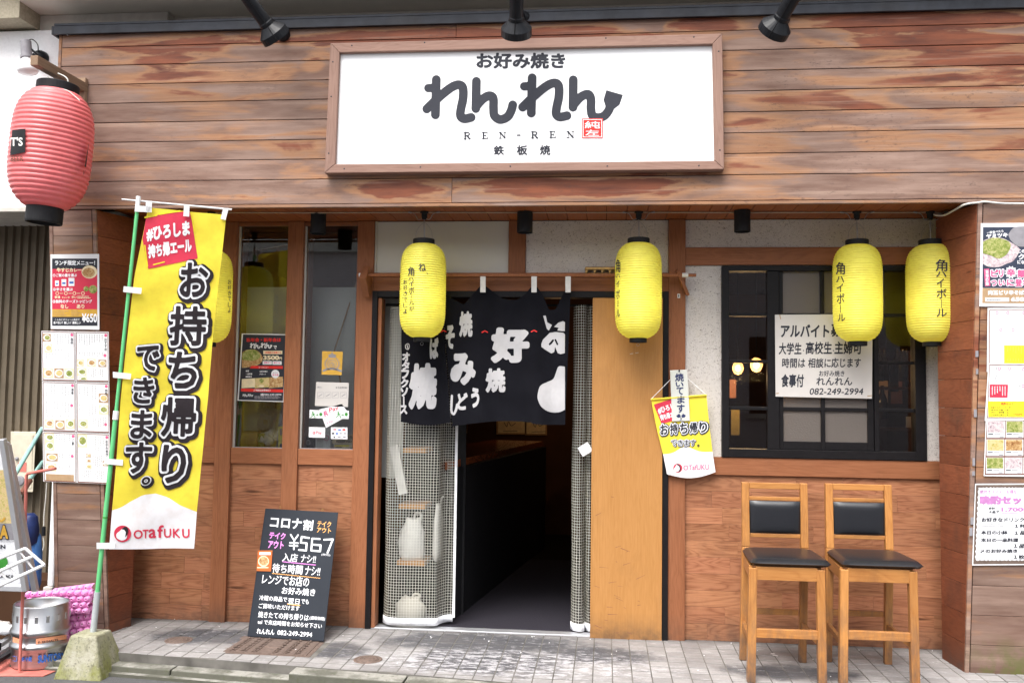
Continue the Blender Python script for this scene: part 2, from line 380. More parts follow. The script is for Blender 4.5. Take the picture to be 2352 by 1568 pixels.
# ------------------------------------------------------------------ material set
def X0(fr, x, y, Y=0.0): return float(atY(*fr(x, y), Y)[0])
def Z0(fr, x, y, Y=0.0): return float(atY(*fr(x, y), Y)[2])
FY = -0.57
zjl = [1385, 1225, 1087, 952, 815, 679, 547, 413, 283]
ZJ = [2.532]+[Z0(zA, 2225, q, FY) for q in zjl[1:]]
ZTOP = 3.575
def sp(x0, y0, x1, y1, a):                   # a stain seen between two picture points
    A = atY(x0, y0, FY); B = atY(x1, y1, FY); return ((A[0]+B[0])/2, (A[2]+B[2])/2, abs(B[0]-A[0])/2, abs(A[2]-B[2])/2, a)
spots = [sp(700, 100, 760, 135, .06), sp(150, 250, 330, 290, -.10), sp(150, 300, 480, 345, -.08), sp(560, 280, 745, 315, -.05), sp(130, 88, 600, 120, .22), sp(560, 78, 1480, 95, .30), sp(1500, 40, 1735, 72, .26), sp(1850, 34, 2420, 70, .30),
         sp(1860, 78, 2400, 114, .26), sp(1960, 125, 2420, 160, .18), sp(1980, 170, 2400, 208, .13), sp(800, 408, 1035, 456, .26), sp(1070, 404, 1600, 454, .30),
         sp(300, 122, 460, 160, .17), sp(230, 160, 590, 205, .13), sp(330, 205, 560, 245, .10), sp(400, 235, 640, 275, .08), sp(480, 320, 760, 350, .09),
         sp(1660, 215, 2400, 258, .055), sp(1660, 262, 1950, 305, .075), sp(1660, 305, 1900, 350, .06), sp(2200, 255, 2400, 300, .06), sp(690, 130, 750, 170, .12),
         sp(140, 350, 740, 460, -.10), sp(1670, 75, 1840, 210, -.12), sp(1750, 395, 2400, 460, -.10), sp(140, 210, 320, 330, -.09), sp(1480, 35, 1530, 75, -.2)]
M = {}
M['fascia'] = fascia_wood('weathered_cedar', spots, ZJ)
M['pillar'] = fascia_wood('weathered_pillar_cedar', [(-3.15, 2.3, .3, .35, -.05), (-3.1, 1.05, .2, .12, .12), (2.2, 1.6, .4, .7, .075), (2.15, .1, .4, .5, -.12), (-3.2, .3, .4, .6, -.1)], ZJ)
M['side'] = wood('red_cedar_side', (.13, .036, .018), (.29, .098, .048), 'Y', .6, .12, .14, stain=.55, bump=.2)
M['post'] = wood('red_brown_post', (.20, .070, .030), (.37, .150, .072), 'Z', .5, .12, .08, stain=.18, bump=.15)
M['beam'] = wood('red_brown_beam', (.20, .070, .030), (.37, .150, .072), 'X', .5, .12, .08, stain=.18, bump=.15)
M['board'] = wood('parquet_board', (.175, .060, .028), (.40, .178, .092), 'X', .5, .3, .09, stain=.35, bump=.25, redrnd=.003)
M['soffit'] = wood('soffit_board', (.22, .060, .020), (.36, .115, .042), 'Y', .5, .15, .10, bump=.1)
M['signframe'] = wood('grey_brown_frame_wood', (.21, .120, .092), (.34, .215, .170), 'X', .65, .15, .1, bump=.2)
M['signframev'] = wood('grey_brown_frame_wood_upright', (.21, .120, .092), (.34, .215, .170), 'Z', .65, .15, .1, bump=.2)
M['door'] = wood('orange_door_veneer', (.37, .172, .052), (.51, .26, .092), 'Z', .42, .07, .03, stain=.14, bump=.06)
M['stool'] = wood('honey_oak', (.31, .118, .032), (.54, .255, .080), 'Z', .35, .14, .10, stain=.4, bump=.1, coat=.3, worn=(.16, .10, .07))
M['stoolx'] = wood('honey_oak_rail', (.31, .118, .032), (.54, .255, .080), 'X', .35, .14, .10, stain=.4, bump=.1, coat=.3, worn=(.16, .10, .07))
M['bracket'] = wood('grey_timber_bracket', (.22, .14, .09), (.36, .25, .17), 'Y', .7, .1, .1)
M['cap'] = plain('dark_metal_flashing', (.045, .048, .058), .38, .0, .3, 9, .2, dirt=.3)
M['dark'] = plain('black_backing', (.012, .01, .009), .9)
M['concrete'] = plain('pale_concrete', (.58, .55, .50), .85, 0, .12, 14, .4, dirt=.25)
M['olive'] = plain('olive_stucco', (.46, .41, .31), .9, 0, .15, 60, .6)
M['ceil'] = plain('beige_soffit_paint', (.80, .745, .66), .8, 0, .04, 3, .05)
M['white_stucco'] = plain('white_stucco', (.88, .88, .89), .9, 0, .04, 70, .5)
M['white'] = plain('white_acrylic', (.86, .86, .87), .3, 0, .01, 3)
M['ink'] = plain('charcoal_print', (.035, .037, .048), .5, 0, .05)
M['black'] = plain('black_enamel', (.014, .015, .018), .35, 0, .2)
M['blackmat'] = plain('matt_black', (.018, .018, .02), .6, 0, .2)
M['blackframe'] = plain('dark_bronze_aluminium', (.010, .009, .010), .45, 0, .15, 40, .05, spec=.18)
M['vinylblack'] = plain('black_vinyl_upholstery', (.012, .013, .017), .33, 0, .2, 260, .12, spec=.6)
M['paper'] = plain('white_paper', (.80, .80, .82), .55, 0, .02, 6)
M['agedpaper'] = plain('aged_paper', (.60, .57, .54), .7, 0, .05, 6)
M['red'] = plain('crimson_print', (.62, .045, .085), .5, 0, .05)
M['brightred'] = plain('red_print', (.72, .04, .035), .5)
M['pinkprint'] = plain('pink_print', (.72, .12, .26), .5)
M['mauve'] = plain('mauve_print', (.50, .22, .47), .5)
M['ochre'] = plain('ochre_print', (.62, .36, .06), .5)
M['tan'] = plain('tan_print', (.42, .28, .16), .5)
M['cream'] = plain('cream_print', (.80, .68, .45), .5)
M['green'] = plain('green_print', (.06, .30, .05), .5)
M['navy'] = plain('navy_print', (.035, .045, .12), .5)
M['blueprint'] = plain('blue_print', (.05, .15, .5), .5)
M['grey'] = plain('grey_print', (.28, .27, .29), .5)
M['brown'] = plain('brown_print', (.20, .085, .06), .6)
M['yellow'] = plain('yellow_print', (.88, .74, .04), .5)
M['bluewhite'] = plain('white_satin', (.84, .85, .88), .6)
M['steel'] = plain('brushed_steel', (.55, .55, .56), .36, 1, .10, 12, .03, dirt=.25)
M['alu'] = plain('aluminium', (.62, .63, .66), .4, .7, .06, 20)
M['wire'] = plain('galvanised_wire', (.35, .35, .36), .4, .8)
M['brass'] = plain('worn_brass', (.36, .22, .08), .35, .9, .3)
M['cable'] = plain('beige_cable', (.42, .33, .25), .6)
M['whitecable'] = plain('white_cable', (.62, .60, .56), .5)
M['greenpole'] = plain('green_fibreglass', (.13, .50, .20), .35, 0, .06, 12)
M['teal'] = plain('teal_pipe', (.30, .52, .48), .45, 0, .1, 12, dirt=.2)
M['redsteel'] = plain('faded_red_steel', (.55, .17, .14), .6, 0, .2, 16, .2, dirt=.25)
M['pinkplastic'] = plain('pink_plastic', (.86, .36, .68), .4, 0, .05)
M['greypipe'] = plain('grey_pvc', (.42, .45, .46), .45, 0, .08, 20, dirt=.2)
M['beigebox'] = plain('cream_painted_steel', (.62, .56, .44), .5, 0, .08, 20, .05, dirt=.35)
M['blue'] = plain('blue_tarpaulin', (.05, .14, .36), .5, 0, .2, 12, .2)
M['navyplastic'] = plain('navy_plastic', (.015, .025, .09), .35, 0, .2)
M['rust'] = plain('rusted_iron', (.16, .115, .095), .75, .2, .3, 60, .5)
M['clear_white'] = plain('white_carrier_bag', (.72, .72, .74), .5, 0, .06, 20, .3)
M['oliveshutter'] = plain('brown_shutter_steel', (.155, .125, .088), .5, 0, .12, 7, dirt=.2)
k = NB('speckled_plaster'); p_ = k.pos(); a1 = k.noise(k.vm('MULTIPLY', p_, (1, 1, 1.5)), 85, 4, .6, 1.6); a2 = k.noise(p_, 2.5, 4)
_c = k.mix(k.mr(a2, .3, .7), (.60, .555, .51), (.66, .62, .585)); _c = k.mix(k.mr(a1, .57, .66), _c, (.20, .165, .14))
k.bump(a1, .7, .004); M['plaster'] = k.fin(_c, .92)
M['panelwhite'] = plain('smooth_cream_panel', (.60, .585, .54), .6, 0, .02, 4)
k = NB('black_cloth'); k.b.inputs['Specular IOR Level'].default_value = .05; p_ = k.pos(); wv = k.n('TexWave'); k.set(wv.inputs['Vector'], p_); wv.inputs['Scale'].default_value = 240
M['noren'] = k.fin(k.mix(k.noise(p_, 9, 3), (.006, .006, .008), (.012, .012, .016)), .95, 0, .05)
M['norenwhite'] = plain('white_dye_on_cloth', (.50, .49, .50), .9, 0, .04, 30)
M['norentab'] = plain('white_cloth_tab', (.72, .70, .67), .9)
def glassy(name, mul):
    k = NB(name); k.t.nodes.remove(k.b); tr = k.n('BsdfTransparent'); gl = k.n('BsdfGlossy'); gl.inputs[1].default_value = .01; ms = k.n('MixShader'); fz = k.n('Fresnel'); fz.inputs[0].default_value = 1.52
    tr.inputs[0].default_value = (.88, .90, .89, 1)
    k.set(ms.inputs[0], k.mth('MULTIPLY', fz.outputs[0], mul, clamp=True)); k.t.links.new(tr.outputs[0], ms.inputs[1]); k.t.links.new(gl.outputs[0], ms.inputs[2]); k.t.links.new(ms.outputs[0], k.o.inputs[0]); return k.m
M['glass'] = glassy('window_glass', 2.2); M['darkglass'] = glassy('clear_window_glass', 1.0); M['dullochre'] = plain('dull_ochre', (.22, .17, .06), .6)
k = NB('frosted_glass'); k.b.inputs['Transmission Weight'].default_value = .55; f_ = k.noise(k.pos(), 110, 3); k.bump(f_, .6, .004); M['frost'] = k.fin((.27, .235, .21), .35)
k = NB('gridded_vinyl'); k.t.nodes.remove(k.b); uvn = k.n('TexCoord').outputs['UV']; sx = k.n('SeparateXYZ'); k.set(sx.inputs[0], uvn)
def _ln(c): 
    fr_ = k.mth('FRACT', k.mth('DIVIDE', c, .0172)); return k.mth('LESS_THAN', k.mth('ABSOLUTE', k.mth('SUBTRACT', fr_, .5)), .048)
g_ = k.mth('MAXIMUM', _ln(sx.outputs[0]), _ln(sx.outputs[1])); tr = k.n('BsdfTransparent'); tr.inputs[0].default_value = (.95, .95, .90, 1)
gl = k.n('BsdfPrincipled'); gl.inputs['Base Color'].default_value = (.20, .18, .12, 1); gl.inputs['Roughness'].default_value = .12; gl.inputs['Specular IOR Level'].default_value = .8
bp = k.n('Bump'); bp.inputs['Strength'].default_value = .5; bp.inputs['Distance'].default_value = .01; k.set(bp.inputs['Height'], k.noise(k.vm('MULTIPLY', k.pos(), (30, 30, 6)), 1.4, 4)); k.t.links.new(bp.outputs[0], gl.inputs['Normal'])
wh = k.n('BsdfDiffuse'); wh.inputs[0].default_value = (.85, .85, .80, 1); m1 = k.n('MixShader'); m2 = k.n('MixShader')
lw = k.n('LayerWeight'); lw.inputs[0].default_value = .35
k.set(m1.inputs[0], k.mr(lw.outputs['Facing'], 0, .9, .10, .8)); k.t.links.new(tr.outputs[0], m1.inputs[1]); k.t.links.new(gl.outputs[0], m1.inputs[2])
k.set(m2.inputs[0], k.mth('MULTIPLY', g_, .85)); k.t.links.new(m1.outputs[0], m2.inputs[1]); k.t.links.new(wh.outputs[0], m2.inputs[2]); k.t.links.new(m2.outputs[0], k.o.inputs[0]); M['vinyl'] = k.m
def lantern_mat(name, col, trans, rough=.35):
    k = NB(name); f = k.noise(k.pos(), 14, 5, .6); c = k.mix(k.mr(f, .42, .75, 0, .42), col, tuple(a*b for a, b in zip(col, (.72, .62, .55)))); k.fin(c, rough, 0, .4)
    t = k.n('BsdfTranslucent'); k.set(t.inputs[0], c); ms = k.n('MixShader'); ms.inputs[0].default_value = trans
    k.t.links.new(k.b.outputs[0], ms.inputs[1]); k.t.links.new(t.outputs[0], ms.inputs[2]); k.t.links.new(ms.outputs[0], k.o.inputs[0]); return k.m
M['lanternyellow'] = lantern_mat('yellow_lantern_vinyl', (.98, .93, .17), .42)
M['lanternred'] = lantern_mat('red_lantern_vinyl', (.93, .25, .26), .25, .3)
M['bannery'] = lantern_mat('yellow_banner_cloth', (.98, .82, .07), .2, .8); M['bannerw'] = lantern_mat('white_banner_cloth', (.93, .93, .96), .15, .8)
def food(name, cols, sc_=60):
    k = NB(name); f = k.noise(k.pos(), sc_, 6, .75, .8); st = [(.30+.40*i/(len(cols)-1), c) for i, c in enumerate(cols)]; M[name] = k.fin(k.ramp(f, st), .45)
food('food_green', [(.06, .08, .02), (.20, .26, .05), (.42, .42, .16), (.62, .55, .35)]); food('food_brown', [(.07, .03, .02), (.36, .17, .06), (.60, .42, .2), (.65, .55, .4)])
food('food_mixed', [(.10, .16, .03), (.55, .45, .15), (.70, .55, .3), (.6, .2, .1)]); food('food_meat', [(.12, .08, .1), (.45, .35, .38), (.70, .62, .62), (.55, .4, .3)])
def emis(name, col, st):
    k = NB(name); k.b.inputs['Emission Color'].default_value = (*col, 1); k.b.inputs['Emission Strength'].default_value = st; M[name] = k.fin(col, .3)
k = NB('globe_glass'); k.t.nodes.remove(k.b); tr = k.n('BsdfTransparent'); tr.inputs[0].default_value = (1, .86, .66, 1); em = k.n('BsdfTranslucent'); em.inputs[0].default_value = (.95, .75, .5, 1); ms = k.n('MixShader'); k.set(ms.inputs[0], .35); k.t.links.new(tr.outputs[0], ms.inputs[1]); k.t.links.new(em.outputs[0], ms.inputs[2]); k.t.links.new(ms.outputs[0], k.o.inputs[0]); M['globe'] = k.m
M['bottle'] = plain('dark_bottle_glass', (.03, .02, .01), .08, 0, .2)
emis('bulb', (1.0, .62, .28), 9)
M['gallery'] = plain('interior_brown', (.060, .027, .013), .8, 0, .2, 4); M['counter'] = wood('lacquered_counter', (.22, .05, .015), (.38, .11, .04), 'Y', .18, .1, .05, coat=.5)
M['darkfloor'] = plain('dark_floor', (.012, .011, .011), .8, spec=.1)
k = NB('ribbed_mat'); f_ = k.noise(k.vm('MULTIPLY', k.pos(), (200, 60, 1)), 1, 3); k.bump(f_, .8, .01); M['mat'] = k.fin(k.mix(f_, (.010, .009, .012), (.052, .047, .062)), .95)
# ground materials
k = NB('asphalt'); p_ = k.pos(); f1 = k.noise(p_, 150, 3, .7); f2 = k.noise(p_, 2.2, 5); vo = k.n('TexVoronoi'); k.set(vo.inputs['Vector'], p_); vo.inputs['Scale'].default_value = 130
c_ = k.mix(f1, (.055, .055, .058), (.15, .148, .15)); c_ = k.mix(k.mr(vo.outputs['Distance'], .06, .16, .65, 0), c_, (.30, .28, .27)); c_ = k.mix(k.mr(f2, .5, .7, 0, .35), c_, (.17, .165, .15)); k.bump(f1, .9, .006); M['asphalt'] = k.fin(c_, .85)
def tile_mat():
    k = NB('pale_paving_tile'); p = k.pos(); r = k.rnd(); f = k.noise(p, 90, 4, .7); b = k.noise(p, 2.6, 6, .62); w_ = k.noise(p, 7, 6, .68)
    base = k.mix(f, (.22, .21, .205), (.36, .345, .34)); hs = k.n('HueSaturation'); k.set(hs.inputs['Color'], base); k.set(hs.inputs['Value'], k.mr(r, 0, 1, .86, 1.12)); c = hs.outputs[0]
    def blot(x, y, rx, ry):
        q = k.vm('MULTIPLY', k.vm('SUBTRACT', p, (x, y, 0)), (1/rx, 1/ry, 0)); return k.mr(k.mth('ADD', k.vm('LENGTH', q), k.mth('MULTIPLY', k.mth('SUBTRACT', w_, .5), 1.3)), .55, 1.1, 1, 0, True)
    dk = k.mth('MAXIMUM', blot(-.70, -.26, .75, .26), k.mth('MAXIMUM', blot(-.62, -.60, .5, .34), k.mth('MAXIMUM', blot(-2.30, -.36, .45, .2), k.mth('MAXIMUM', blot(-.05, -.42, .4, .2), k.mth('MAXIMUM', blot(-1.5, -.55, .22, .2), blot(1.0, -.6, .4, .16))))))
    c = k.mix(k.mth('MULTIPLY', dk, .88), c, k.mix(f, (.035, .035, .042), (.10, .10, .11)))
    c = k.mix(k.mth('MULTIPLY', k.mr(b, .5, .64), .5), c, (.15, .135, .13))
    sc_ = k.noise(k.vm('MULTIPLY', p, (1, 2.2, 1)), 13, 7, .75); c = k.mix(k.mth('MULTIPLY', k.mr(sc_, .55, .62), k.mr(b, .35, .6, .7, .15)), c, (.50, .49, .50)); zn_ = blot(-.50, -.66, .95, .30); c = k.mix(k.mth('MULTIPLY', k.mth('MULTIPLY', k.mr(sc_, .47, .55), zn_), .8), c, (.50, .49, .51))
    sy_ = k.n('SeparateXYZ'); k.set(sy_.inputs[0], p); c = k.mix(k.mth('MULTIPLY', k.mr(sy_.outputs[1], -.10, .0), k.mr(w_, .3, .6, .35, .85)), c, (.06, .055, .05))  # grime along the wall base, darkened to stand in for contact shade too
    k.bump(k.mth('ADD', f, sc_), .4, .004); k.set(k.b.inputs['Specular IOR Level'], k.mr(dk, 0, 1, .35, .12)); M['tile'] = k.fin(c, .75)
tile_mat()
M['joint'] = plain('tile_joint', (.14, .132, .12), .95, 0, .5, 5)
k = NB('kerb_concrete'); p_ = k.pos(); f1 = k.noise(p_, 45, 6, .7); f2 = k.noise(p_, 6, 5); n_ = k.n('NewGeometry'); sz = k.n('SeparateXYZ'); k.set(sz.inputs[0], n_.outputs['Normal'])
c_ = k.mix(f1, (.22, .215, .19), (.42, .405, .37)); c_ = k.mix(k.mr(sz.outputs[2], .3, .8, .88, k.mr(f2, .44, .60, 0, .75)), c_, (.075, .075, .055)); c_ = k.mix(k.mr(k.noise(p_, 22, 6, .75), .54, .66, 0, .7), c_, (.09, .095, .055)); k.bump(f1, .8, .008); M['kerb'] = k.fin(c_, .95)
k = NB('mossy_concrete'); p_ = k.pos(); f1 = k.noise(p_, 34, 6, .7); f2 = k.noise(p_, 5, 5, .65); sz = k.n('SeparateXYZ'); k.set(sz.inputs[0], p_)
c_ = k.mix(f1, (.30, .285, .215), (.50, .48, .39)); c_ = k.mix(k.mth('MULTIPLY', k.mr(f2, .40, .60), k.mr(sz.outputs[2], .16, -.06, .25, .9)), c_, (.20, .21, .045)); c_ = k.mix(k.mr(k.noise(p_, 70, 5, .7), .54, .66, 0, .8), c_, (.12, .11, .08)); c_ = k.mix(k.mr(k.noise(p_, 16, 6, .75), .52, .64, 0, .6), c_, (.17, .16, .10)); k.bump(f1, .8, .006); M['moss'] = k.fin(c_, .95)
# ------------------------------------------------------------------ ground
g = MB(); g.box(-60, 60, -80, 60, -.35, -.092); link_ = g.build('road', M['asphalt'], kind='structure')
KA, KB = np.array([-2.64, -.765]), np.array([-1.345, -.895])
def kerbY(x): return KA[1]+(x-KA[0])*(KB[1]-KA[1])/(KB[0]-KA[0])
XL, XR = -3.0, 3.3
sw = MB(); sw.hexa([(XL-.2, kerbY(XL-.2), -.2), (XR, kerbY(XR), -.2), (XR, .12, -.2), (XL-.2, .12, -.2)], [(XL-.2, kerbY(XL-.2), -.0026), (XR, kerbY(XR), -.0026), (XR, .12, -.0026), (XL-.2, .12, -.0026)])
sidewalk = sw.build('sidewalk', M['joint'], kind='structure')
P_ = .1015; J_ = .0062; tiles = []
mh = [(-2.13, -.685), (-1.60, -.705), (-1.615, -.345), (-2.125, -.325)]
def inquad(x, y, q):
    s = 0
    for (ax, ay), (bx, by) in zip(q, q[1:]+q[:1]): s += 1 if (bx-ax)*(y-ay)-(by-ay)*(x-ax) > 0 else -1
    return abs(s) == 4
ny = 14
for i in range(int((XR-XL)/P_)+2):
    for j in range(ny):
        x0 = XL-.2+i*P_+J_/2; x1 = x0+P_-J_; y1 = .015-j*P_-J_/2; y0 = y1-P_+.0105
        if x1 > XR: continue
        ka, kb = kerbY(x0)+.004, kerbY(x1)+.004
        if y1 < max(ka, kb)+.01: continue
        dz = random.uniform(-.0012, .0012)
        cx, cy = (x0+x1)/2, (y0+y1)/2
        if inquad(cx, cy, mh): continue
        if min(math.hypot(cx+2.453, cy+.478), math.hypot(cx+1.272, cy+.701)) < .05: continue
        q = [(x0, max(y0, ka)), (x1, max(y0, kb)), (x1, y1), (x0, y1)]
        tiles.append((cx, cy, q, dz))
def vis(t):                                    # larger in the picture first: near and inside the frame
    x, y = t[0], t[1]; d = math.hypot(x-CAM[0], y-CAM[1]); return d+(4 if (y < -1.05 or x < -2.75 or x > 2.15) else 0)
tiles.sort(key=vis)
rest = MB()
for n_, (cx, cy, q, dz) in enumerate(tiles):
    b_ = MB() if n_ < 300 else rest
    lo = [(x, y, -.02) for x, y in q]; hi = [(x, y, dz-.0015) for x, y in q]; top = []
    for (x, y) in q: top.append((cx+(x-cx)*.955, cy+(y-cy)*.955, dz))
    b_.add(lo+hi+top, [(0, 1, 5, 4), (1, 2, 6, 5), (2, 3, 7, 6), (3, 0, 4, 7), (4, 5, 9, 8), (5, 6, 10, 9), (6, 7, 11, 10), (7, 4, 8, 11), (8, 9, 10, 11)])
    if n_ < 300: b_.build('tile', M['tile'], sidewalk)
rest.build('tile_field', M['tile'], sidewalk, kind='stuff')
# kerb face and the gutter stones, each a piece
kerb = MB(); kerb.add([(0, 0, -.5)], []); 
kb_ = MB(); xs_ = [-3.2, -2.3, -1.62, -1.0, -.4, .2, .8, 1.4, 2.0, 2.6, 3.3]
kroot = MB(); kroot.hexa([(-3.25, kerbY(-3.25)-.13, -.3), (3.3, kerbY(3.3)-.13, -.3), (3.3, kerbY(3.3)-.004, -.3), (-3.25, kerbY(-3.25)-.004, -.3)], [(-3.25, kerbY(-3.25)-.13, -.075), (3.3, kerbY(3.3)-.13, -.075), (3.3, kerbY(3.3)-.004, -.075), (-3.25, kerbY(-3.25)-.004, -.075)])
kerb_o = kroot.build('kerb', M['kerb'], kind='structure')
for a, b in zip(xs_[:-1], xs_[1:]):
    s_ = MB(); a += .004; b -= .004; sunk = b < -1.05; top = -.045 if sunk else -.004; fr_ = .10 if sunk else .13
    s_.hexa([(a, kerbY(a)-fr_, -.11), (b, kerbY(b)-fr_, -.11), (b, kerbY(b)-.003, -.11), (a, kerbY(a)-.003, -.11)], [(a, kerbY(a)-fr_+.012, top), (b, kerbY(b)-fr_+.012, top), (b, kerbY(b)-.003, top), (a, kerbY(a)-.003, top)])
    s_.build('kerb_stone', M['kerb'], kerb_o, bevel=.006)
# covers
mc = thing('manhole_cover', 'rectangular iron drain cover with zigzag relief under the chalkboard', 'drain cover', (-1.87, -.52, 0))
b_ = MB(); b_.hexa([(x, y, -.03) for x, y in mh], [(x, y, -.001) for x, y in mh]); b_.build('frame', M['rust'], mc)
qi = [(-2.105, -.665), (-1.625, -.685), (-1.64, -.365), (-2.10, -.345)]; b_ = MB(); b_.hexa([(x, y, -.02) for x, y in qi], [(x, y, .002) for x, y in qi]); pl_ = b_.build('plate', M['rust'], mc)
b_ = MB(); f_ = quadmap(qi)
for c_i in range(7):
    for side in ((0, 1),):
        pts = []
        if c_i in (3,): continue
        u0 = .06+c_i*.135
        for t in range(13): pts.append((*f_(u0+(.035 if t % 2 else 0), .06+.88*t/12), .004))
        b_.tube(pts, .005, 5)
for u in (.135, .27, .40, .60, .73, .865): b_.tube([(*f_(u-.015, .04), .003), (*f_(u-.015, .96), .003)], .003, 5)
b_.lathe([(.0, .003), (.035, .006), (.05, .004), (.052, .0)], (-1.865, -.515, .001)); b_.build('relief', M['rust'], mc)
for (cx, cy, lb) in ((-2.453, -.478, 'small round iron cover set in the tiles near the flag base'), (-1.272, -.701, 'small round iron cover set in the tiles below the chalkboard corner')):
    t_ = thing('round_cover', lb, 'drain cover', (cx, cy, 0), 'round iron covers in the paving')
    b_ = MB(); b_.lathe([(.0, .001), (.064, .001), (.066, .003), (.078, .003), (.079, -.01)], (cx, cy, 0)); b_.build('rim', M['rust'], t_)
    b_ = MB(); b_.lathe([(0, .004), (.060, .0035), (.062, .0)], (cx, cy, 0)); 
    b_.lathe([(.02, .004), (.022, .006), (.026, .006), (.028, .004)], (cx, cy, 0)); b_.lathe([(.042, .004), (.044, .006), (.048, .006), (.05, .004)], (cx, cy, 0)); b_.build('lid', M['rust'], t_)
# ------------------------------------------------------------------ the restaurant building
bd = thing('restaurant_building', 'timber clad restaurant front with weathered planks, posts and plaster', 'building', (-.5, 0, 0))
def bx(name, mat, x0, x1, y0, y1, z0, z1, parent=bd, bevel=.003, **t):
    return MB().box(min(x0, x1), max(x0, x1), min(y0, y1), max(y0, y1), z0, z1).build(name, mat, parent, bevel, **t)
FXL = X0(D0, 136, 250, FY)
bx('fascia_backing', M['dark'], FXL+.01, 3.3, FY+.022, FY+.30, 2.561, 3.57, bevel=0)
zs = ZJ+[ZTOP]
for i in range(len(zs)-1):
    z0, z1 = zs[i]+.002, zs[i+1]-.002
    cuts = [FXL, {0: X0(D0, 1038, 440, FY), 8: X0(zB, 1002, 170, FY)}.get(i, random.uniform(-1.3, .4)), 2.9 if i % 2 else 3.3]
    if cuts[-1] < 3.3: cuts.append(3.3)
    for a, b in zip(cuts[:-1], cuts[1:]):
        bx('plank', M['fascia'], a+.0008, b-.0008, FY-random.uniform(0, .0015), FY+.018, z0, z1, bevel=.0022)
bx('fascia_lip', M['fascia'], FXL, 3.3, FY-.004, FY+.02, 2.512, 2.530)
bx('fascia_end_trim', M['fascia'], FXL-.02, FXL-.001, FY-.004, FY+.3, 2.512, ZTOP)
cp = MB(); cp.box(FXL-.035, 3.32, FY-.035, FY-.02, ZTOP-.008, 3.618); cp.box(FXL-.035, 3.32, FY-.035, -.40, 3.619, 3.634); cp.box(FXL-.05, FXL-.036, FY-.035, -.40, ZTOP-.008, 3.618)
cp.build('metal_cap', M['cap'], bd, .002)
# soffit boards
bx('soffit_backing', M['dark'], -3.0, 2.2, FY+.02, .02, 2.56, 2.60, bevel=0)
x = -3.0; sb0 = None; rnd_ = random.Random(3)
while x < 2.1:
    bx('soffit_board', M['soffit'], x+.0015, x+.1185, FY+.021, -.26, 2.540, 2.556, bevel=.002); bx('soffit_board', M['soffit'], x+.0415-.04, x+.1185, -.255, -.002, 2.5405, 2.5565, bevel=.002); x += .12
# wall plane ----------------------------------------------------------------
WT = 2.538
def post(x0, x1, z0, z1, y=-.03, name='post', mat='post', d=.06): bx(name, M[mat], x0, x1, y, y+d, z0, z1)
xpA = (X0(D0, 490, 1230), X0(D0, 526.5, 1230)); xm = (X0(D0, 651, 1030), X0(D0, 687, 1030)); xC = (X0(D0, 813, 1030), X0(D0, 851, 1030))
post(*xpA, -.01, WT); post(*xm, -.01, WT); post(*xC, -.01, WT)
xE = (X0(D0, 1534, 1000), X0(D0, 1573, 1000)); post(*xE, -.01, WT)
zsill = Z0(D0, 590, 1028); zrail = Z0(D0, 590, 1064)
for a, b, n_ in ((xpA[1], xm[0], 0), (xm[1], xC[0], 1), (-3.1, xpA[0], 2)): bx('rail', M['beam'], a, b, -.022, .04, zrail, zsill)
bx('wall_panel', M['post'], -3.1, xpA[0], -.005, .03, zsill, WT)
bx('upper_trim', M['beam'], -3.1, xC[0], -.012, .03, 2.515, WT)
# parquet boards, row by row
def parquet(x0, x1, z0, z1, seed):
    rg = random.Random(seed); n = round((z1-z0)/.1025); h = (z1-z0)/n
    bx('board_backing', M['dark'], x0, x1, .012, .03, z0, z1, bevel=0)
    for i in range(n):
        x = x0-rg.uniform(0, .35)
        while x < x1:
            L = rg.uniform(.16, .70); a, b = max(x, x0)+.0003, min(x+L, x1)-.0003
            if b-a > .03: bx('board', M['board'], a, b, -.004-rg.uniform(0, .0008), .012, z0+i*h+.0005, z0+(i+1)*h-.0005, bevel=.0007)
            elif b > a: bx('board', M['board'], a, b, -.003, .012, z0+i*h+.0009, z0+(i+1)*h-.0009, bevel=0)
            x += L
parquet(-3.1, xpA[0], -.005, zrail, 1); parquet(xpA[1], xm[0], -.005, zrail, 2); parquet(xm[1], xC[0], -.005, zrail, 3)
ZR1 = Z0(D0, 1900, 1054); ZR0 = Z0(D0, 1900, 1095); XPR = 1.99
parquet(xE[1], XPR+.15, 0.0, ZR0, 4); bx('rail', M['beam'], xE[1], XPR+.15, -.022, .04, ZR0, ZR1)
# windows on the left: glass, pale sealant, reveal
for (a, b) in ((xpA[1], xm[0]), (xm[1], xC[0])):
    w_ = MB().box(a+.011, b-.002, .018, .022, zsill+.002, 2.513).build('window', M['glass'], bd)
    for (p, q) in ((a, a+.010), (b-.0015, b)):
        MB().box(p, q, .006, .024, zsill, 2.513).build('sealant', M['panelwhite'], w_)
    MB().box(a+.011, b-.002, .002, .024, zsill-.004, zsill+.004).build('sealant', M['grey'], w_)
    MB().box(a-.0, a+.02, .03, .12, zsill, 2.513).build('reveal', M['post'], w_); MB().box(b-.02, b, .03, .12, zsill, 2.513).build('reveal', M['post'], w_)
    MB().box(a, b, .05, .30, zsill-.03, zsill-.006).build('sill', M['beam'], w_)
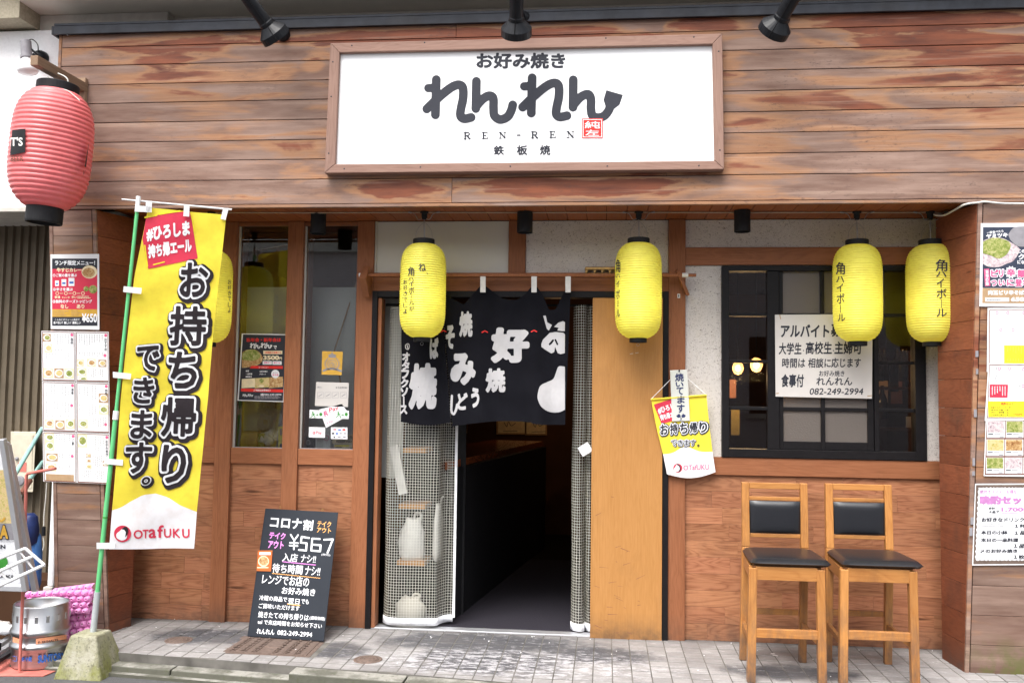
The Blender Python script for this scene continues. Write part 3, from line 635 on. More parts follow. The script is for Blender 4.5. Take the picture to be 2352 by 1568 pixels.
# door head, plaster panels
zbh0, zbh1 = Z0(zN, 700, 211), Z0(zN, 700, 86)
bx('beam', M['beam'], xC[1], xE[0], -.028, .04, zbh0, zbh1-.002); bx('beam_trim', M['beam'], xC[1], xE[0], -.034, .03, zbh1, zbh1+.028, bevel=.002)
xm2 = (X0(zN, 1185, 0), X0(zN, 1340, 0)); post(xm2[0], xm2[1], zbh1+.029, WT, -.02)
bx('cream_panel', M['panelwhite'], xC[1], xm2[0], -.001, .03, zbh1+.029, WT); bx('panel_trim', M['panelwhite'], xC[1]+.001, xC[1]+.012, -.012, -.002, zbh1+.03, WT, bevel=.001)
bx('plaster_panel', M['plaster'], xm2[1], xE[0], -.001, .03, zbh1+.029, WT)
# right: plaster, beam, window
zF1, zF0 = Z0(zO, 1800, 440), Z0(zO, 1800, 600)
bx('plaster_panel', M['plaster'], xE[1], XPR+.1, -.001, .03, zF1, WT)
bx('beam', M['beam'], xE[1], XPR+.1, -.02, .04, zF0, zF1)
wx0, wx1 = X0(D0, 1657, 830), X0(D0, 2123, 830); wz0, wz1 = Z0(D0, 1900, 1053), Z0(D0, 1760, 612)+.0
bx('plaster_panel', M['plaster'], xE[1], wx0, -.001, .03, ZR1, zF0); bx('plaster_panel', M['plaster'], wx1, XPR+.1, -.001, .03, ZR1, zF0)
if zF0-wz1 > .004: bx('plaster_panel', M['plaster'], wx0, wx1, -.001, .03, wz1, zF0, bevel=0)
win = MB(); fr = .042
for q in ((wx0, wx0+fr, wz0, wz1), (wx1-fr-.02, wx1, wz0, wz1), (wx0+fr, wx1-fr-.02, wz0, wz0+.05), (wx0+fr, wx1-fr-.02, wz1-.03, wz1)):
    win.box(q[0], q[1], -.03, .06, q[2], q[3])
win_o = win.build('window', M['blackframe'], bd, .002, label='black framed gridded window with paper notice')
def vx(z): return X0(zV, z, 850)
def vz(z): return Z0(zV, 700, z)
cols = [(165, 430), (545, 805), (835, 1130), (1210, 1455)]; rows = [(205, 507), (530, 838), (858, 1165), (1190, 1408)]
for (a, b) in ((430, 545-30), (515, 545), (805, 835), (1130, 1175), (1175, 1210)):
    MB().box(vx(a)+.001, vx(b)-.001, -.012 if a in (805,) else -.02+(.012 if a in (515, 1130) else 0), .03, wz0+.051, wz1-.031).build('muntin', M['blackframe'], win_o, .002)
for (a, b) in ((507, 530), (838, 858), (1165, 1190)):
    MB().box(wx0+fr+.001, wx1-fr-.021, -.006, .022, vz(b), vz(a)).build('glazing_bar', M['blackframe'], win_o, .002)
MB().box(vx(515), vx(1175), -.004, .026, wz0+.051, vz(1405)).build('bottom_rail', M['blackframe'], win_o, .002)
rows[3] = (1190, 1470)
for ci, (a, b) in enumerate(cols):
    for (c, d) in rows:
        if ci in (1, 2): d = min(d, 1406)
        zlo = max(vz(d)-.01, wz0+.048)
        MB().box(vx(a)-.008, vx(b)+.008, .007, .010, zlo, vz(c)+.008).build('pane', M['frost'] if ci in (1, 2) else M['darkglass'], win_o)
# door frame, sliding door
xd0, xd1 = X0(D0, 855, 1000), X0(D0, 1520.5, 1000); zdt = Z0(D0, 1200, 670.5); xdr = X0(zD, 1990, 200)
xC1 = xC[1]; xE0 = xE[0]
df = MB(); df.box(xC1, xC1+.034, -.045, .05, -.01, zbh0-.001); df.box(xE0-.034, xE0, -.045, .05, -.01, zbh0-.001); df.box(xC1+.034, xE0-.034, -.045, .05, zbh0-.04, zbh0-.001)
df.build('door_frame', M['blackframe'], bd, .002)
bx('door_jamb', M['post'], xC1+.035, xC1+.06, -.03, .06, .0, zbh0-.045)
bx('door_track', M['alu'], xC1+.035, xE0-.035, -.03, .05, -.004, .008)
dx0 = X0(zD, 1500, 300, -.02)+.0; dd = bx('sliding_door', M['door'], dx0, xE0-.036, -.052, -.012, -.002, zbh0-.043, bevel=.002)
MB().box(dx0-.001, dx0+.008, -.054, -.052, .0, zbh0-.05).build('edge_strip', M['door'], dd)
# pillars -------------------------------------------------------------------
def pillar(name, lab, xf0, xf1, yT, yB, yback, xin, zb, side, rows_, ZT=2.51):
    """xf0,xf1: (top,bottom) x of the two front corners; side +1 if its inner side faces right"""
    def yf(z): return yB+(yT-yB)*z/ZT
    def xa(z, c): return c[1]+(c[0]-c[1])*z/ZT
    core = MB(); ins = .014
    def corner(z):
        return [(xa(z, xf0)+ins, yf(z)+ins, z), (xa(z, xf1)-ins, yf(z)+ins, z), (xa(z, xf1)-ins, yback-.012, z), (xa(z, xf0)+ins, yback-.012, z)]
    core.hexa(corner(zb), corner(ZT)); po = core.build(name, M['dark'], bd, label=lab)
    zsx = [zb+(ZT-zb)*i/rows_ for i in range(rows_+1)]
    for i in range(rows_):
        a, b = zsx[i]+.001, zsx[i+1]-.001
        ex = .028
        L = lambda z: xa(z, xf0)+(ex if side < 0 else .022); Rr = lambda z: xa(z, xf1)-(ex if side > 0 else .022)
        MB().hexa([(L(a), yf(a), a), (Rr(a), yf(a), a), (Rr(a), yf(a)+.013, a), (L(a), yf(a)+.013, a)], [(L(b), yf(b), b), (Rr(b), yf(b), b), (Rr(b), yf(b)+.013, b), (L(b), yf(b)+.013, b)]).build('plank', M['pillar'], po, .002)
        xi = (lambda z: xa(z, xf1)-.0) if side > 0 else (lambda z: xa(z, xf0)); t = .013*side; xb = xin
        def xs(z, y): return xi(z)+(xb-xi(z))*((y-yf(z))/(yback-yf(z)))
        q = lambda z: [(xs(z, yf(z)+.012), yf(z)+.012, z), (xs(z, yback), yback, z), (xs(z, yback)-t, yback, z), (xs(z, yf(z)+.012)-t, yf(z)+.012, z)]
        MB().hexa(q(a), q(b)).build('side_plank', M['side'], po, .0015)
    # corner trims
    for c, sg in ((xf0, 1), (xf1, -1)):
        lo, hi = [], []
        for z, L_ in ((zb, lo), (ZT, hi)):
            x = xa(z, c); L_ += [(x, yf(z)-.004, z), (x+sg*.022, yf(z)-.004, z), (x+sg*.022, yf(z)+.012, z), (x, yf(z)+.012, z)]
        if sg < 0: lo = [lo[1], lo[0], lo[3], lo[2]]; hi = [hi[1], hi[0], hi[3], hi[2]]
        MB().hexa(lo, hi).build('corner_trim', M['pillar'], po, .002)
    return po
LPX0 = (X0(D0, 113, 490, -.565), X0(D0, 125, 1400, -.41)); LPX1 = (-3.02, -2.93)
pillar('left_pillar', 'plank clad pillar carrying menus beside the shutter', LPX0, LPX1, -.566, -.39, -.198, -2.893, -.10, 1, 17)
pillar('right_pillar', 'plank clad pillar carrying posters beside the stools', (1.992, 1.922), (3.2, 3.2), -.566, -.458, -.19, 1.90, -.01, -1, 16)
bx('side_return', M['side'], -3.12, -2.99, -.19, .0, -.05, 2.535); bx('side_return', M['side'], 2.0, 2.14, -.18, .0, -.01, 2.535)
SFL = Plane((-3.1, -.39-.006, 0), np.cross((1, 0, 0), (0, -.176, 2.51))); SFR = Plane((2.2, -.458-.006, 0), np.cross((1, 0, 0), (0, -.108, 2.51)))
# wall behind the posts so nothing leaks
bx('wall_backing', M['dark'], -3.2, xpA[1]-.005, .03, .12, 0, 2.56, bevel=0); bx('wall_backing', M['dark'], xpA[1]-.005, xC1, .031, .10, -.01, zsill-.03, bevel=0)
bx('wall_backing', M['dark'], xC1-.04, xE[1], .041, .12, zbh0+.01, 2.56, bevel=0); bx('wall_backing', M['dark'], xE[1]-.03, 3.0, .041, .12, -.01, ZR1-.01, bevel=0); bx('wall_backing', M['dark'], xE[1]-.03, wx0-.0, .041, .12, ZR1-.009, zF0, bevel=0)
bx('wall_backing', M['dark'], wx1, 3.0, .041, .12, ZR1-.009, zF0, bevel=0); bx('wall_backing', M['dark'], xE[1]-.03, 3.0, .041, .12, zF0+.001, 2.56, bevel=0)
# storey above
up = thing('upper_storey', 'beige underside and concrete beam of the storey above the plank fascia', 'building', (-1, -.4, 3.7))
zc = float(atY(97, 35, -.40)[2])
MB().box(-3.54, 4, -.80, -.05, zc, zc+.2).build('ceiling', M['ceil'], up); MB().box(-3.54, X0(D0, 385, 40, -.40), -.40, -.30, 3.55, zc-.001).build('beam', M['concrete'], up, .005)
MB().box(-3.0, 4, -.30, -.06, 3.5, zc-.001).build('wall', M['ceil'], up); MB().box(-6, -3.541, -.60, -.38, 3.68, zc+.5).build('stucco_wall', M['olive'], up)
MB().box(-6, 4, -.04, 3.0, 2.6, 6.5).build('wall', M['concrete'], up); MB().box(-6, 4, -.80, -.06, zc+.2, 6.5).build('upper_wall', M['concrete'], up) 
# neighbouring building on the left
nb = thing('neighbour_building', 'white stucco upper wall over a dark ribbed steel shutter, left of the pillar', 'building', (-4.5, 0, 0))
zn0 = float(atY(60, 487, -.45)[2]); zn1 = float(atY(0, 76, -.45)[2])+.012
MB().box(-7, FXL-.022, -.45, .3, zn0+.03, zn1).build('stucco_wall', M['white_stucco'], nb, .01); MB().box(-7, FXL-.022, -.46, .3, zn0, zn0+.029).build('lintel', M['concrete'], nb, .004)
b_ = MB(); x = -5.6; XS1 = FXL+.05
while x < XS1:
    b_.add([(x, -.02, -.1), (x+.006, -.02, -.1), (x+.012, .0, -.1), (x+.05, .0, -.1), (x+.056, -.02, -.1), (x, -.02, zn0), (x+.006, -.02, zn0), (x+.012, .0, zn0), (x+.05, .0, zn0), (x+.056, -.02, zn0)], [(i, i+1, i+6, i+5) for i in range(4)]); x += .056
b_.build('ribbed_shutter', M['oliveshutter'], nb)
MB().box(-7, XS1, .005, .2, -.1, zn0).build('wall', M['dark'], nb)
xs0, xs1 = X0(zK, 560, 300, -.3), X0(zK, 640, 300, -.3)
MB().box(xs0, xs1, -.3, -.1, .24, .9).build('rough_corner', M['white_stucco'], nb, .01); MB().box(xs0-.02, xs1, -.31, -.1, -.1, .24).build('plinth', M['concrete'], nb, .008)
MB().box(-3.9, -3.34, -.28, -.03, -.1, .27).build('dark_recess', M['gallery'], nb)
# building across the street (seen in the window reflections)
ob = thing('opposite_building', 'pale tiled building across the street, seen reflected in the glass', 'building', (0, -15, 0))
k = NB('lilac_tile_wall'); br = k.n('TexBrick'); k.set(br.inputs['Vector'], k.vm('MULTIPLY', k.pos(), (1, 0, 1))); sxx = k.n('CombineXYZ'); sp_ = k.n('SeparateXYZ'); k.set(sp_.inputs[0], k.pos()); k.set(sxx.inputs[0], sp_.outputs[0]); k.set(sxx.inputs[1], sp_.outputs[2]); k.set(br.inputs['Vector'], sxx.outputs[0])
br.inputs['Scale'].default_value = 4; br.inputs['Color1'].default_value = (.66, .60, .62, 1); br.inputs['Color2'].default_value = (.70, .64, .66, 1); br.inputs['Mortar'].default_value = (.42, .38, .38, 1); br.inputs['Mortar Size'].default_value = .012; M['lilac'] = k.fin(br.outputs[0], .6)
MB().box(-16, 14, -16, -14, -.1, 4.6).build('wall', M['lilac'], ob); 
for i in range(7): 
    MB().box(-13+i*4, -11.2+i*4, -14.02, -13.99, 1.2, 2.8).build('window', M['blackframe'], ob); MB().box(-13.1+i*4, -11.1+i*4, -13.98, -13.9, 1.1, 1.19).build('sill', M['concrete'], ob)
MB().box(-16.1, 14.1, -16.1, -13.8, 4.601, 4.85).build('parapet', M['concrete'], ob)
# ------------------------------------------------------------------ inside
bxs = lambda n, mt, *a, **t: MB().box(*a).build(n, mt, None, 0, **t)
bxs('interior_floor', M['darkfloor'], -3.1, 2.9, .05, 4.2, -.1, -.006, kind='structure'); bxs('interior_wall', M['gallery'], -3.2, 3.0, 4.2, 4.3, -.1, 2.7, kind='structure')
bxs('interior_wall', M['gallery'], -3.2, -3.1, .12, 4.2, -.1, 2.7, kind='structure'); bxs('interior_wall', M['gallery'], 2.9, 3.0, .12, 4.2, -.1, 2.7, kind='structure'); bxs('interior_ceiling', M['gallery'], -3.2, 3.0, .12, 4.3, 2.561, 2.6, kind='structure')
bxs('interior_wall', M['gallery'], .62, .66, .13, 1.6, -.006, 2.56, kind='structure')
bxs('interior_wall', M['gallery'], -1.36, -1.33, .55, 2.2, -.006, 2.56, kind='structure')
tag(bxs('door_mat', M['mat'], xC1+.3, dx0+.1, .06, 2.6, -.005, .004), 'ribbed grey purple mat inside the open doorway', 'mat')
class Print(MB):
    def __init__(s): super().__init__(); s.names = []
    def m(s, n):
        if n not in s.names: s.names.append(n)
        return s.names.index(n)
    def done(s, name, parent): return s.build(name, [M[n] for n in s.names], parent)
def sheet(mat, surf, fr, q, off=.002, th=.0015, name='sheet', parent=None, bevel=0):
    if not isinstance(q[0], tuple): q = [(q[0], q[1]), (q[2], q[1]), (q[2], q[3]), (q[0], q[3])]
    f = [surf.pt(*fr(*p), off) for p in q]; b = [surf.pt(*fr(*p), off-th) for p in q]
    return MB().hexa(b[::-1], f[::-1]).build(name, M[mat], parent, bevel)
def local_child(name, me, parent, bevel=0):
    o = bpy.data.objects.new(name, me); sc.collection.objects.link(o); o.parent = parent; return o
# ------------------------------------------------------------------ main sign
SY = FY-.062; PS = PY(SY); sg = thing('shop_sign', 'long white sign with black brush style kana lettering in a timber frame', 'sign', atY(1200, 240, SY))
oq = [zA(0, 0)]*4
oq = [(758.4, 99.2), (1659, 77.3), (1663.5, 389), (745, 397.7)]; iq = [zB(203, 360), zC(223, 302), zC(238, 1098), zB(173, 1122)]
FP = lambda p, Y: [float(c) for c in atY(*p, Y)]
iq3 = [atY(*p, SY) for p in iq]; oq3 = [atY(*p, SY) for p in oq]
for i, (mt, pl) in enumerate((('signframe', 0), ('signframev', 0), ('signframe', 0), ('signframev', 0))):
    a, b = i, (i+1) % 4; q = [oq3[a], oq3[b], iq3[b], iq3[a]]; bk = [np.array((p[0], FY-.001, p[2])) for p in q]
    MB().hexa(bk, q).build('frame', M[mt], sg, .004)
bw_ = [np.array((p[0], SY+.028, p[2])) for p in iq3]; bkw = [np.array((p[0], FY-.001, p[2])) for p in iq3]
MB().hexa(bkw[::-1], bw_[::-1]).build('panel', M['white'], sg)
SI = PY(SY+.0275); pr = Print(); kI = pr.m('ink')
r_ = 30
def logo(mb, surf, fr, mi, tf=lambda p: p, r=30, off=.001):
    T = lambda pts: [tf(p) for p in pts]; s_ = abs(tf((1, 0))[0]-tf((0, 0))[0])*r
    prim = []
    for dx, dy, k2 in ((0, 0, 0), (655, -12, 1)):
        prim.append(('s', T([(865+dx, 545+dy), (859+dx, 785+dy)]), s_)); prim.append(('s', T([(810+dx, 603+dy), (865+dx, 600+dy)]), s_*.93))
        prim.append(('s', T(smooth_pts([(800+dx, 745+dy), (880+dx, 668+dy), (960+dx, 603+dy), (1015+dx, 580+dy), (1046+dx, 600+dy), (1048+dx, 670+dy), (1033+dx, 745+dy), (1030+dx, 792+dy), (1055+dx, 812+dy), (1103+dx, 803+dy)])), s_))
    prim.append(('s', T([(1139, 557), (1135, 742)]), s_))
    prim.append(('s', T(smooth_pts([(1140, 725), (1180, 680), (1225, 655), (1254, 672), (1256, 740), (1262, 790), (1300, 817), (1350, 800), (1375, 760), (1387, 718)])), s_))
    prim.append(('s', T([(1801, 547), (1799, 733)]), s_))
    prim.append(('s', T(smooth_pts([(1805, 715), (1850, 665), (1900, 645), (1921, 675), (1922, 745), (1932, 790), (1970, 805), (2015, 790), (2045, 750), (2052, 715)])), s_))
    prim.append(('p', T([(2027, 617), (2140, 650), (2118, 715), (2080, 745), (2020, 722), (2008, 682)]), 0))
    shape(mb, surf, fr, prim, mi, off, cell=abs(tf((4.5, 0))[0]-tf((0, 0))[0]))
logo(pr, SI, zB, kI)
text(pr, SI, 'お好み焼き', zB, (1144, 366, 1742, 466), kI, .040, res=60)
# slab serif capitals drawn stroke by stroke
def serif(ch, x0, y0, x1, y1):
    W, H = x1-x0, y1-y0; P = lambda a, b: (x0+a*W, y0+b*H); t = .12*H; tt = .06*H; L = []
    def st(a, b, r): L.append(('s', [P(*a), P(*b)], r))
    if ch == 'E': st((.25, 0), (.25, 1), t); st((.05, .02), (.85, .02), tt); st((.05, .98), (.95, .98), tt); st((.25, .5), (.65, .5), tt); st((.85, 0), (.85, .2), tt); st((.95, .8), (.95, 1), tt); st((.65, .38), (.65, .62), tt)
    if ch == 'R':
        st((.22, 0), (.22, 1), t); st((.02, .02), (.55, .02), tt); st((.02, .98), (.42, .98), tt); L.append(('s', smooth_pts([P(.3, .03), P(.65, .04), P(.82, .22), P(.65, .46), P(.3, .5)]), tt*1.5)); st((.5, .5), (.85, .96), t); st((.75, .98), (1, .98), tt)
    if ch == 'N': st((.17, 0), (.17, 1), tt); st((.83, 0), (.83, 1), tt); st((.17, .05), (.83, .95), t); st((0, .02), (.3, .02), tt); st((0, .98), (.34, .98), tt); st((.66, .02), (1, .02), tt)
    if ch == '-': st((0, .5), (1, .5), H*.5)
    shape(pr, SI, zB, L, kI, .001, cell=1.6)
for ch, b in zip('REN-REN', [(1052, 906, 1100, 951), (1177, 906, 1219, 948), (1294, 904, 1342, 946), (1419, 920, 1437, 929), (1513, 901, 1561, 945), (1638, 899, 1681, 943), (1757, 899, 1808, 943)]): serif(ch, *b)
for ch, b in zip('鉄板焼', [(1260, 997, 1326, 1058), (1417, 995, 1486, 1058), (1575, 994, 1643, 1058)]): text(pr, SI, ch, zB, b, kI, .03, res=44)
rect(pr, SI, zB, (1861, 810, 2003, 945), pr.m('brightred'), .002)
kw = pr.m('white')
for b in ((1867, 816, 1997, 820), (1867, 935, 1997, 939), (1867, 820, 1871, 935), (1993, 820, 1997, 935)): rect(pr, SI, zB, b, kw, .003)
text(pr, SI, '純', zB, (1880, 830, 1984, 878), kw, .008, .003); text(pr, SI, '左', zB, (1884, 888, 1976, 928), kw, .012, .003)
pr.done('lettering', sg)
sc_ = MB()
for (a, b) in [zB(158, 424), zB(147, 660), zB(130, 1048), zB(288, 312), zB(785, 292), zB(236, 1153), zB(757, 1142), zB(1371, 1137), zB(2034, 1135), zB(2024, 262), zC(95, 254), zC(265, 352), zC(273, 1026), zC(130, 1132)]:
    p = atY(a, b, SY); sc_.lathe([(0, .0012), (.004, .001), (.0045, 0)], (p[0], SY-.0002, p[2]), (0, -1, 0), 8)
sc_.build('screw', M['ink'], sg)
# ------------------------------------------------------------------ lanterns
class LSurf:
    def __init__(s, top, bot, rf): s.a = np.array(top, float); s.b = np.array(bot, float); s.rf = rf; s.L = np.linalg.norm(s.a-s.b)
    def pt(s, x, y, off=0):
        Yc = s.a[1]; yc = Yc-.1
        for _ in range(4):
            p = atY(x, y, yc); t = (s.a[2]-p[2])/(s.a[2]-s.b[2]); cx = s.a[0]+(s.b[0]-s.a[0])*t
            R = s.rf(np.clip(t, 0, 1))+off; u = p[0]-cx; yc = Yc-math.sqrt(max(R*R-u*u, 1e-5))
        p = atY(x, y, yc); 
        if abs(u) > R: p[0] = cx+math.copysign(R, u)
        return p
def superprof(R, rt, rb, n):
    ut, ub = (1-(rt/R)**2)**(1/n), (1-(rb/R)**2)**(1/n)
    def f(t):
        u = -ut+(ut+ub)*t; return R*math.sqrt(max(1-abs(u)**n, .01))
    return f
def lantern_meshes(R, H, rt, rb, n, ribs, amp, seg, ht, hb):
    f = superprof(R, rt, rb, n); prof = []; rg = random.Random(5)
    for i in range(ribs):
        for q, am in ((0, 0), (.22, .75), (.5, 1), (.78, .75)):
            t = (i+q)/ribs; prof.append((f(t)-amp+amp*am*2, -H*t))
    prof.append((f(1)-amp, -H)); b = MB(); b.lathe(prof[::-1], (0, 0, 0), (0, 0, 1), seg)
    body = bpy.data.meshes.new('body'); body.from_pydata(b.v, [], b.f); body.polygons.foreach_set('use_smooth', b.sm)
    c1 = MB(); c1.lathe([(rt*.80, ht*.9), (rt*.83, ht), (rt*1.0, ht), (rt*1.03, ht*.9), (rt*1.03, -.004), (rt*.8, -.004)], n=40); c1.lathe([(0, 0), (rt*.8, 0)], n=40)
    c2 = MB(); c2.lathe([(0, -H-hb*.8), (rb*.9, -H-hb*.8), (rb*.92, -H-hb), (rb, -H-hb), (rb*1.02, -H-hb*.9), (rb*1.02, -H+.004)], n=40)
    out = [body]
    for nm, q in (('cap', c1), ('cap', c2)):
        me = bpy.data.meshes.new(nm); me.from_pydata(q.v, [], q.f); me.polygons.foreach_set('use_smooth', [False]*len(q.f)); out.append(me)
    return out, f
YR, YH = .136, .562
(yb, yc1, yc2), yf = lantern_meshes(YR, YH, .063, .050, 6, 40, .0025, 56, .030, .024)
yb.materials.append(M['lanternyellow']); yc1.materials.append(M['blackmat']); yc2.materials.append(M['blackmat'])
def vchars(p, ls, fr, items, mi, grow=.0):
    for it in items:
        if it[0] == '|': shape(p, ls, fr, [('s', [(it[1], it[2]), (it[3], it[4])], it[5])], mi, .0058)
        else: text(p, ls, it[0], fr, it[1:5], mi, grow, .0058, res=30)
L_items = [
 (D0, 483.5, 576, -.33, 'yellow ribbed lantern half hidden behind the tall flag', (z4, [(c, 2078, 790+i*52, 2108, 832+i*52) for i, c in enumerate('お好きでしょ')])),
 (zW, 1981, 470, -.296, 'yellow ribbed lantern hanging before the black curtain', (zW, [('ね', 1934, 640, 2000, 715), ('|', 2008, 728, 2018, 742, 2.5), ('角', 1836, 677, 1893, 757), ('ハ', 1840, 768, 1888, 797), ('イ', 1843, 803, 1888, 852), ('ボ', 1842, 858, 1893, 922), ('|', 1866, 928, 1866, 972, 2.2), ('ル', 1846, 980, 1893, 1022), ('が', 1848, 1032, 1893, 1075)]+[(c, 1794, 790+i*54, 1830, 832+i*54) for i, c in enumerate('お好きでしょ')])),
 (zO, 1116, 400, -.254, 'yellow ribbed lantern hanging over the orange sliding door', (zO, [('角', 908, 545, 948, 660), ('ハ', 910, 675, 946, 712), ('イ', 912, 735, 940, 800), ('ボ', 912, 820, 944, 905), ('|', 928, 920, 928, 975, 2.5), ('ル', 915, 1000, 946, 1070)])),
 (zV, 1063, 30, -.212, 'yellow ribbed lantern hanging over the handwritten window notice', (zV, [('角', 915, 150, 977, 235), ('ハ', 917, 248, 972, 290), ('イ', 921, 300, 965, 358), ('ボ', 921, 368, 975, 440), ('|', 947, 448, 947, 500, 2), ('ル', 928, 512, 980, 562)])),
 (zV, 1578, 30, -.198, 'yellow ribbed lantern nearest the poster pillar', (zV, [('角', 1614, 130, 1695, 213), ('ハ', 1618, 215, 1690, 252), ('イ', 1622, 265, 1672, 327), ('ボ', 1622, 335, 1690, 403), ('|', 1655, 413, 1655, 468, 2), ('ル', 1622, 475, 1692, 530)]))]
lroots = []
for (fr, x, y, Y, lab, (tfr, items)) in L_items:
    top = atY(*fr(x, y), Y); t_ = thing('paper_lantern', lab, 'lantern', top, 'yellow lanterns under the eaves')
    for nm, me in (('body', yb), ('cap', yc1), ('cap', yc2)): local_child(nm, me, t_)
    w_ = MB(); z0 = top[2]+.03; zt = 2.52; c = top
    w_.tube(smooth_pts([(c[0]-.05, c[1], z0-.01), (c[0]-.045, c[1], z0+.05), (c[0]-.012, c[1], z0+.095), (c[0]+.012, c[1], z0+.095), (c[0]+.045, c[1], z0+.05), (c[0]+.05, c[1], z0-.01)]), .0013, 6)
    w_.tube([(c[0], c[1], z0-.02), (c[0]+.003, c[1], z0+.06), (c[0]-.002, c[1], zt)], .0022, 6); w_.tube([(c[0]+.008, c[1], z0-.02), (c[0]-.004, c[1], z0+.09), (c[0]+.004, c[1], zt)], .0012, 6)
    w_.build('hanging_wire', M['wire'], t_)
    s_ = MB(); s_.lathe([(0, -.03), (.013, -.03), (.018, -.01), (.018, .008), (.026, .01), (.026, .018), (0, .018)], (c[0], c[1], 2.522), n=14); s_.build('socket', M['blackmat'], t_)
    ls = LSurf(top, top-np.array([0, 0, YH]), lambda t: yf(t)); pr = Print(); vchars(pr, ls, tfr, items, pr.m('ink'), .012); 
    if pr.v: pr.done('lettering', t_)
    pl = bpy.data.lights.new('lantern_light', 'POINT'); pl.energy = 0.22; pl.color = (1, .93, .75); pl.shadow_soft_size = .04; lo_ = bpy.data.objects.new('lantern_light', pl); sc.collection.objects.link(lo_); lo_.parent = t_; lo_.location = (0, 0, -.34)
    # ring under the lantern
    q = MB(); bz = top[2]-YH-.024; q.tube([(c[0]+.009*math.cos(a), c[1], bz-.012+.009*math.sin(a)) for a in np.linspace(0, 6.28, 13)], .0012, 5); q.build('ring', M['wire'], t_)
# red lantern, leaning a little
RY = -.90; ta = atY(*zR(437, 492), RY); tb = atY(*zR(343, 1372), RY); ax = (ta-tb)/np.linalg.norm(ta-tb); RH = float(np.linalg.norm(ta-tb))
(rb_, rc1, rc2), rf = lantern_meshes(.209, RH, .108, .094, 3.6, 25, .0045, 72, .045, .085)
rb_.materials.append(M['lanternred']); rc1.materials.append(M['blackmat']); rc2.materials.append(M['blackmat'])
rl = thing('red_lantern', 'big red ribbed lantern with black caps hanging from a timber arm', 'lantern', ta)
rl.rotation_euler = Vector(ax).to_track_quat('Z', 'Y').to_euler()
for nm, me in (('body', rb_), ('cap', rc1), ('cap', rc2)): local_child(nm, me, rl)
ls = LSurf(ta, tb, rf); pr = Print(); kb = pr.m('blackmat'); kw = pr.m('norentab')
rect(pr, ls, zR, [(92, 778), (193, 768), (190, 948), (76, 972)], kb, .0105, 14, 30)
text(pr, ls, "T'S", zR, (82, 836, 170, 898), kw, .03, .012); text(pr, ls, "MALT", zR, (76, 850, 84, 905), kw, .0, .012); text(pr, ls, 'BEER', zR, (82, 978, 176, 1016), pr.m('brown'), .01, .0105)
rect(pr, ls, zR, [(672, 886), (703, 905), (690, 1065), (642, 1060)], kb, .0105, 6, 30); text(pr, ls, 'M', zR, (668, 962, 690, 1010), kw, .02, .012); text(pr, ls, '100', zR, (632, 1086, 668, 1118), kb, .0, .0105)
lo = pr.done('lettering', None); mw = lo.matrix_world.copy(); lo.parent = rl; bpy.context.view_layer.update(); lo.matrix_parent_inverse = rl.matrix_world.inverted()
# timber arm with cord
ar = thing('timber_arm', 'grey timber arm projecting from the fascia over the red lantern', 'bracket', (-3.13, -.6, 3.2))
p0 = atX(*zR(600, 450), -3.135); tip = atX(*zR(245, 250), -3.135)
MB().bar((-3.12, FY-.001, p0[2]+.0), (-3.125, tip[1], tip[2]-.0), .045, .055).build('arm', M['bracket'], ar, .003)
bq = atY(*zR(618, 492), FY-.02); MB().box(bq[0]-.028, bq[0]+.028, FY-.03, FY-.001, bq[2]-.085, bq[2]+.085).build('plate', M['bracket'], ar, .003)
q = MB(); a1 = ta+np.array([.02, -.1, .01])
pts = [atY(*zR(*p), -.98) for p in ((362, 372), (445, 455), (520, 485), (606, 556))]; q.tube(smooth_pts(pts), .003, 6); q.tube(smooth_pts([atY(*zR(*p), -.94) for p in ((440, 350), (490, 372), (515, 400), (512, 435))]), .004, 6)
q.build('cord', M['whitecable'], ar)
# ------------------------------------------------------------------ spotlights
def bell(name, lab, top, bot, base, rs=.037, rb=.083, grp='spotlights aimed at the sign'):
    top, bot, base = map(lambda p: np.array(p, float), (top, bot, base)); L = np.linalg.norm(top-bot); ax = (bot-top)/L
    t_ = thing(name, lab, 'spotlight', base, grp)
    b = MB(); b.lathe([(0, 0), (rs*.8, 0), (rs*.95, .01), (rs, .04), (rs*1.02, L-.105), (rs*1.12, L-.10), (rs*1.14, L-.085), (rs*1.05, L-.083), (rs*1.4, L-.07), (rb, L-.04), (rb*1.01, L), (rb*.93, L), (rb*.9, L-.03), (rs, L-.07), (0, L-.075)], top, ax, 28, smooth=False)
    b.build('housing', M['black'], t_)
    s_ = MB(); u = np.cross(ax, (0, 1, 0)); u /= np.linalg.norm(u); fr_ = -np.cross(ax, u); fr_ = fr_ if fr_[1] < 0 else -fr_
    s_.tube([top+ax*.0+fr_*(rs+.001), top+ax*(L-.105)+fr_*(rs+.003), top+ax*(L-.04)+fr_*(rb+.001), top+ax*L+fr_*(rb+.001)], .0022, 5); s_.build('seam', M['blackframe'], t_)
    r2 = MB(); r2.lathe([(0, .0), (rb*.85, 0)], bot-ax*.02, ax, 24); r2.build('lens', M['grey'], t_)
    a = MB(); mid = (top+bot)/2; a.tube(smooth_pts([mid, (mid+base)/2+np.array([0, 0, .03]), base]), .010, 8); a.build('arm', M['black'], t_)
    m_ = MB(); m_.lathe([(0, .05), (.020, .047), (.034, .03), (.040, .012), (.042, 0), (0, 0)], base, (0, -1, 0), 20); m_.build('mount', M['black'], t_); return t_
SLY = -.84; SLT = -1.02
bell('spotlight', 'black bell shaped spotlight at the fascia left of the sign, tilted right', atY(*zA(1665, -50), SLT), atY(*zA(1892, 262), SLY), atY(*zA(1937, 240), FY-.001))
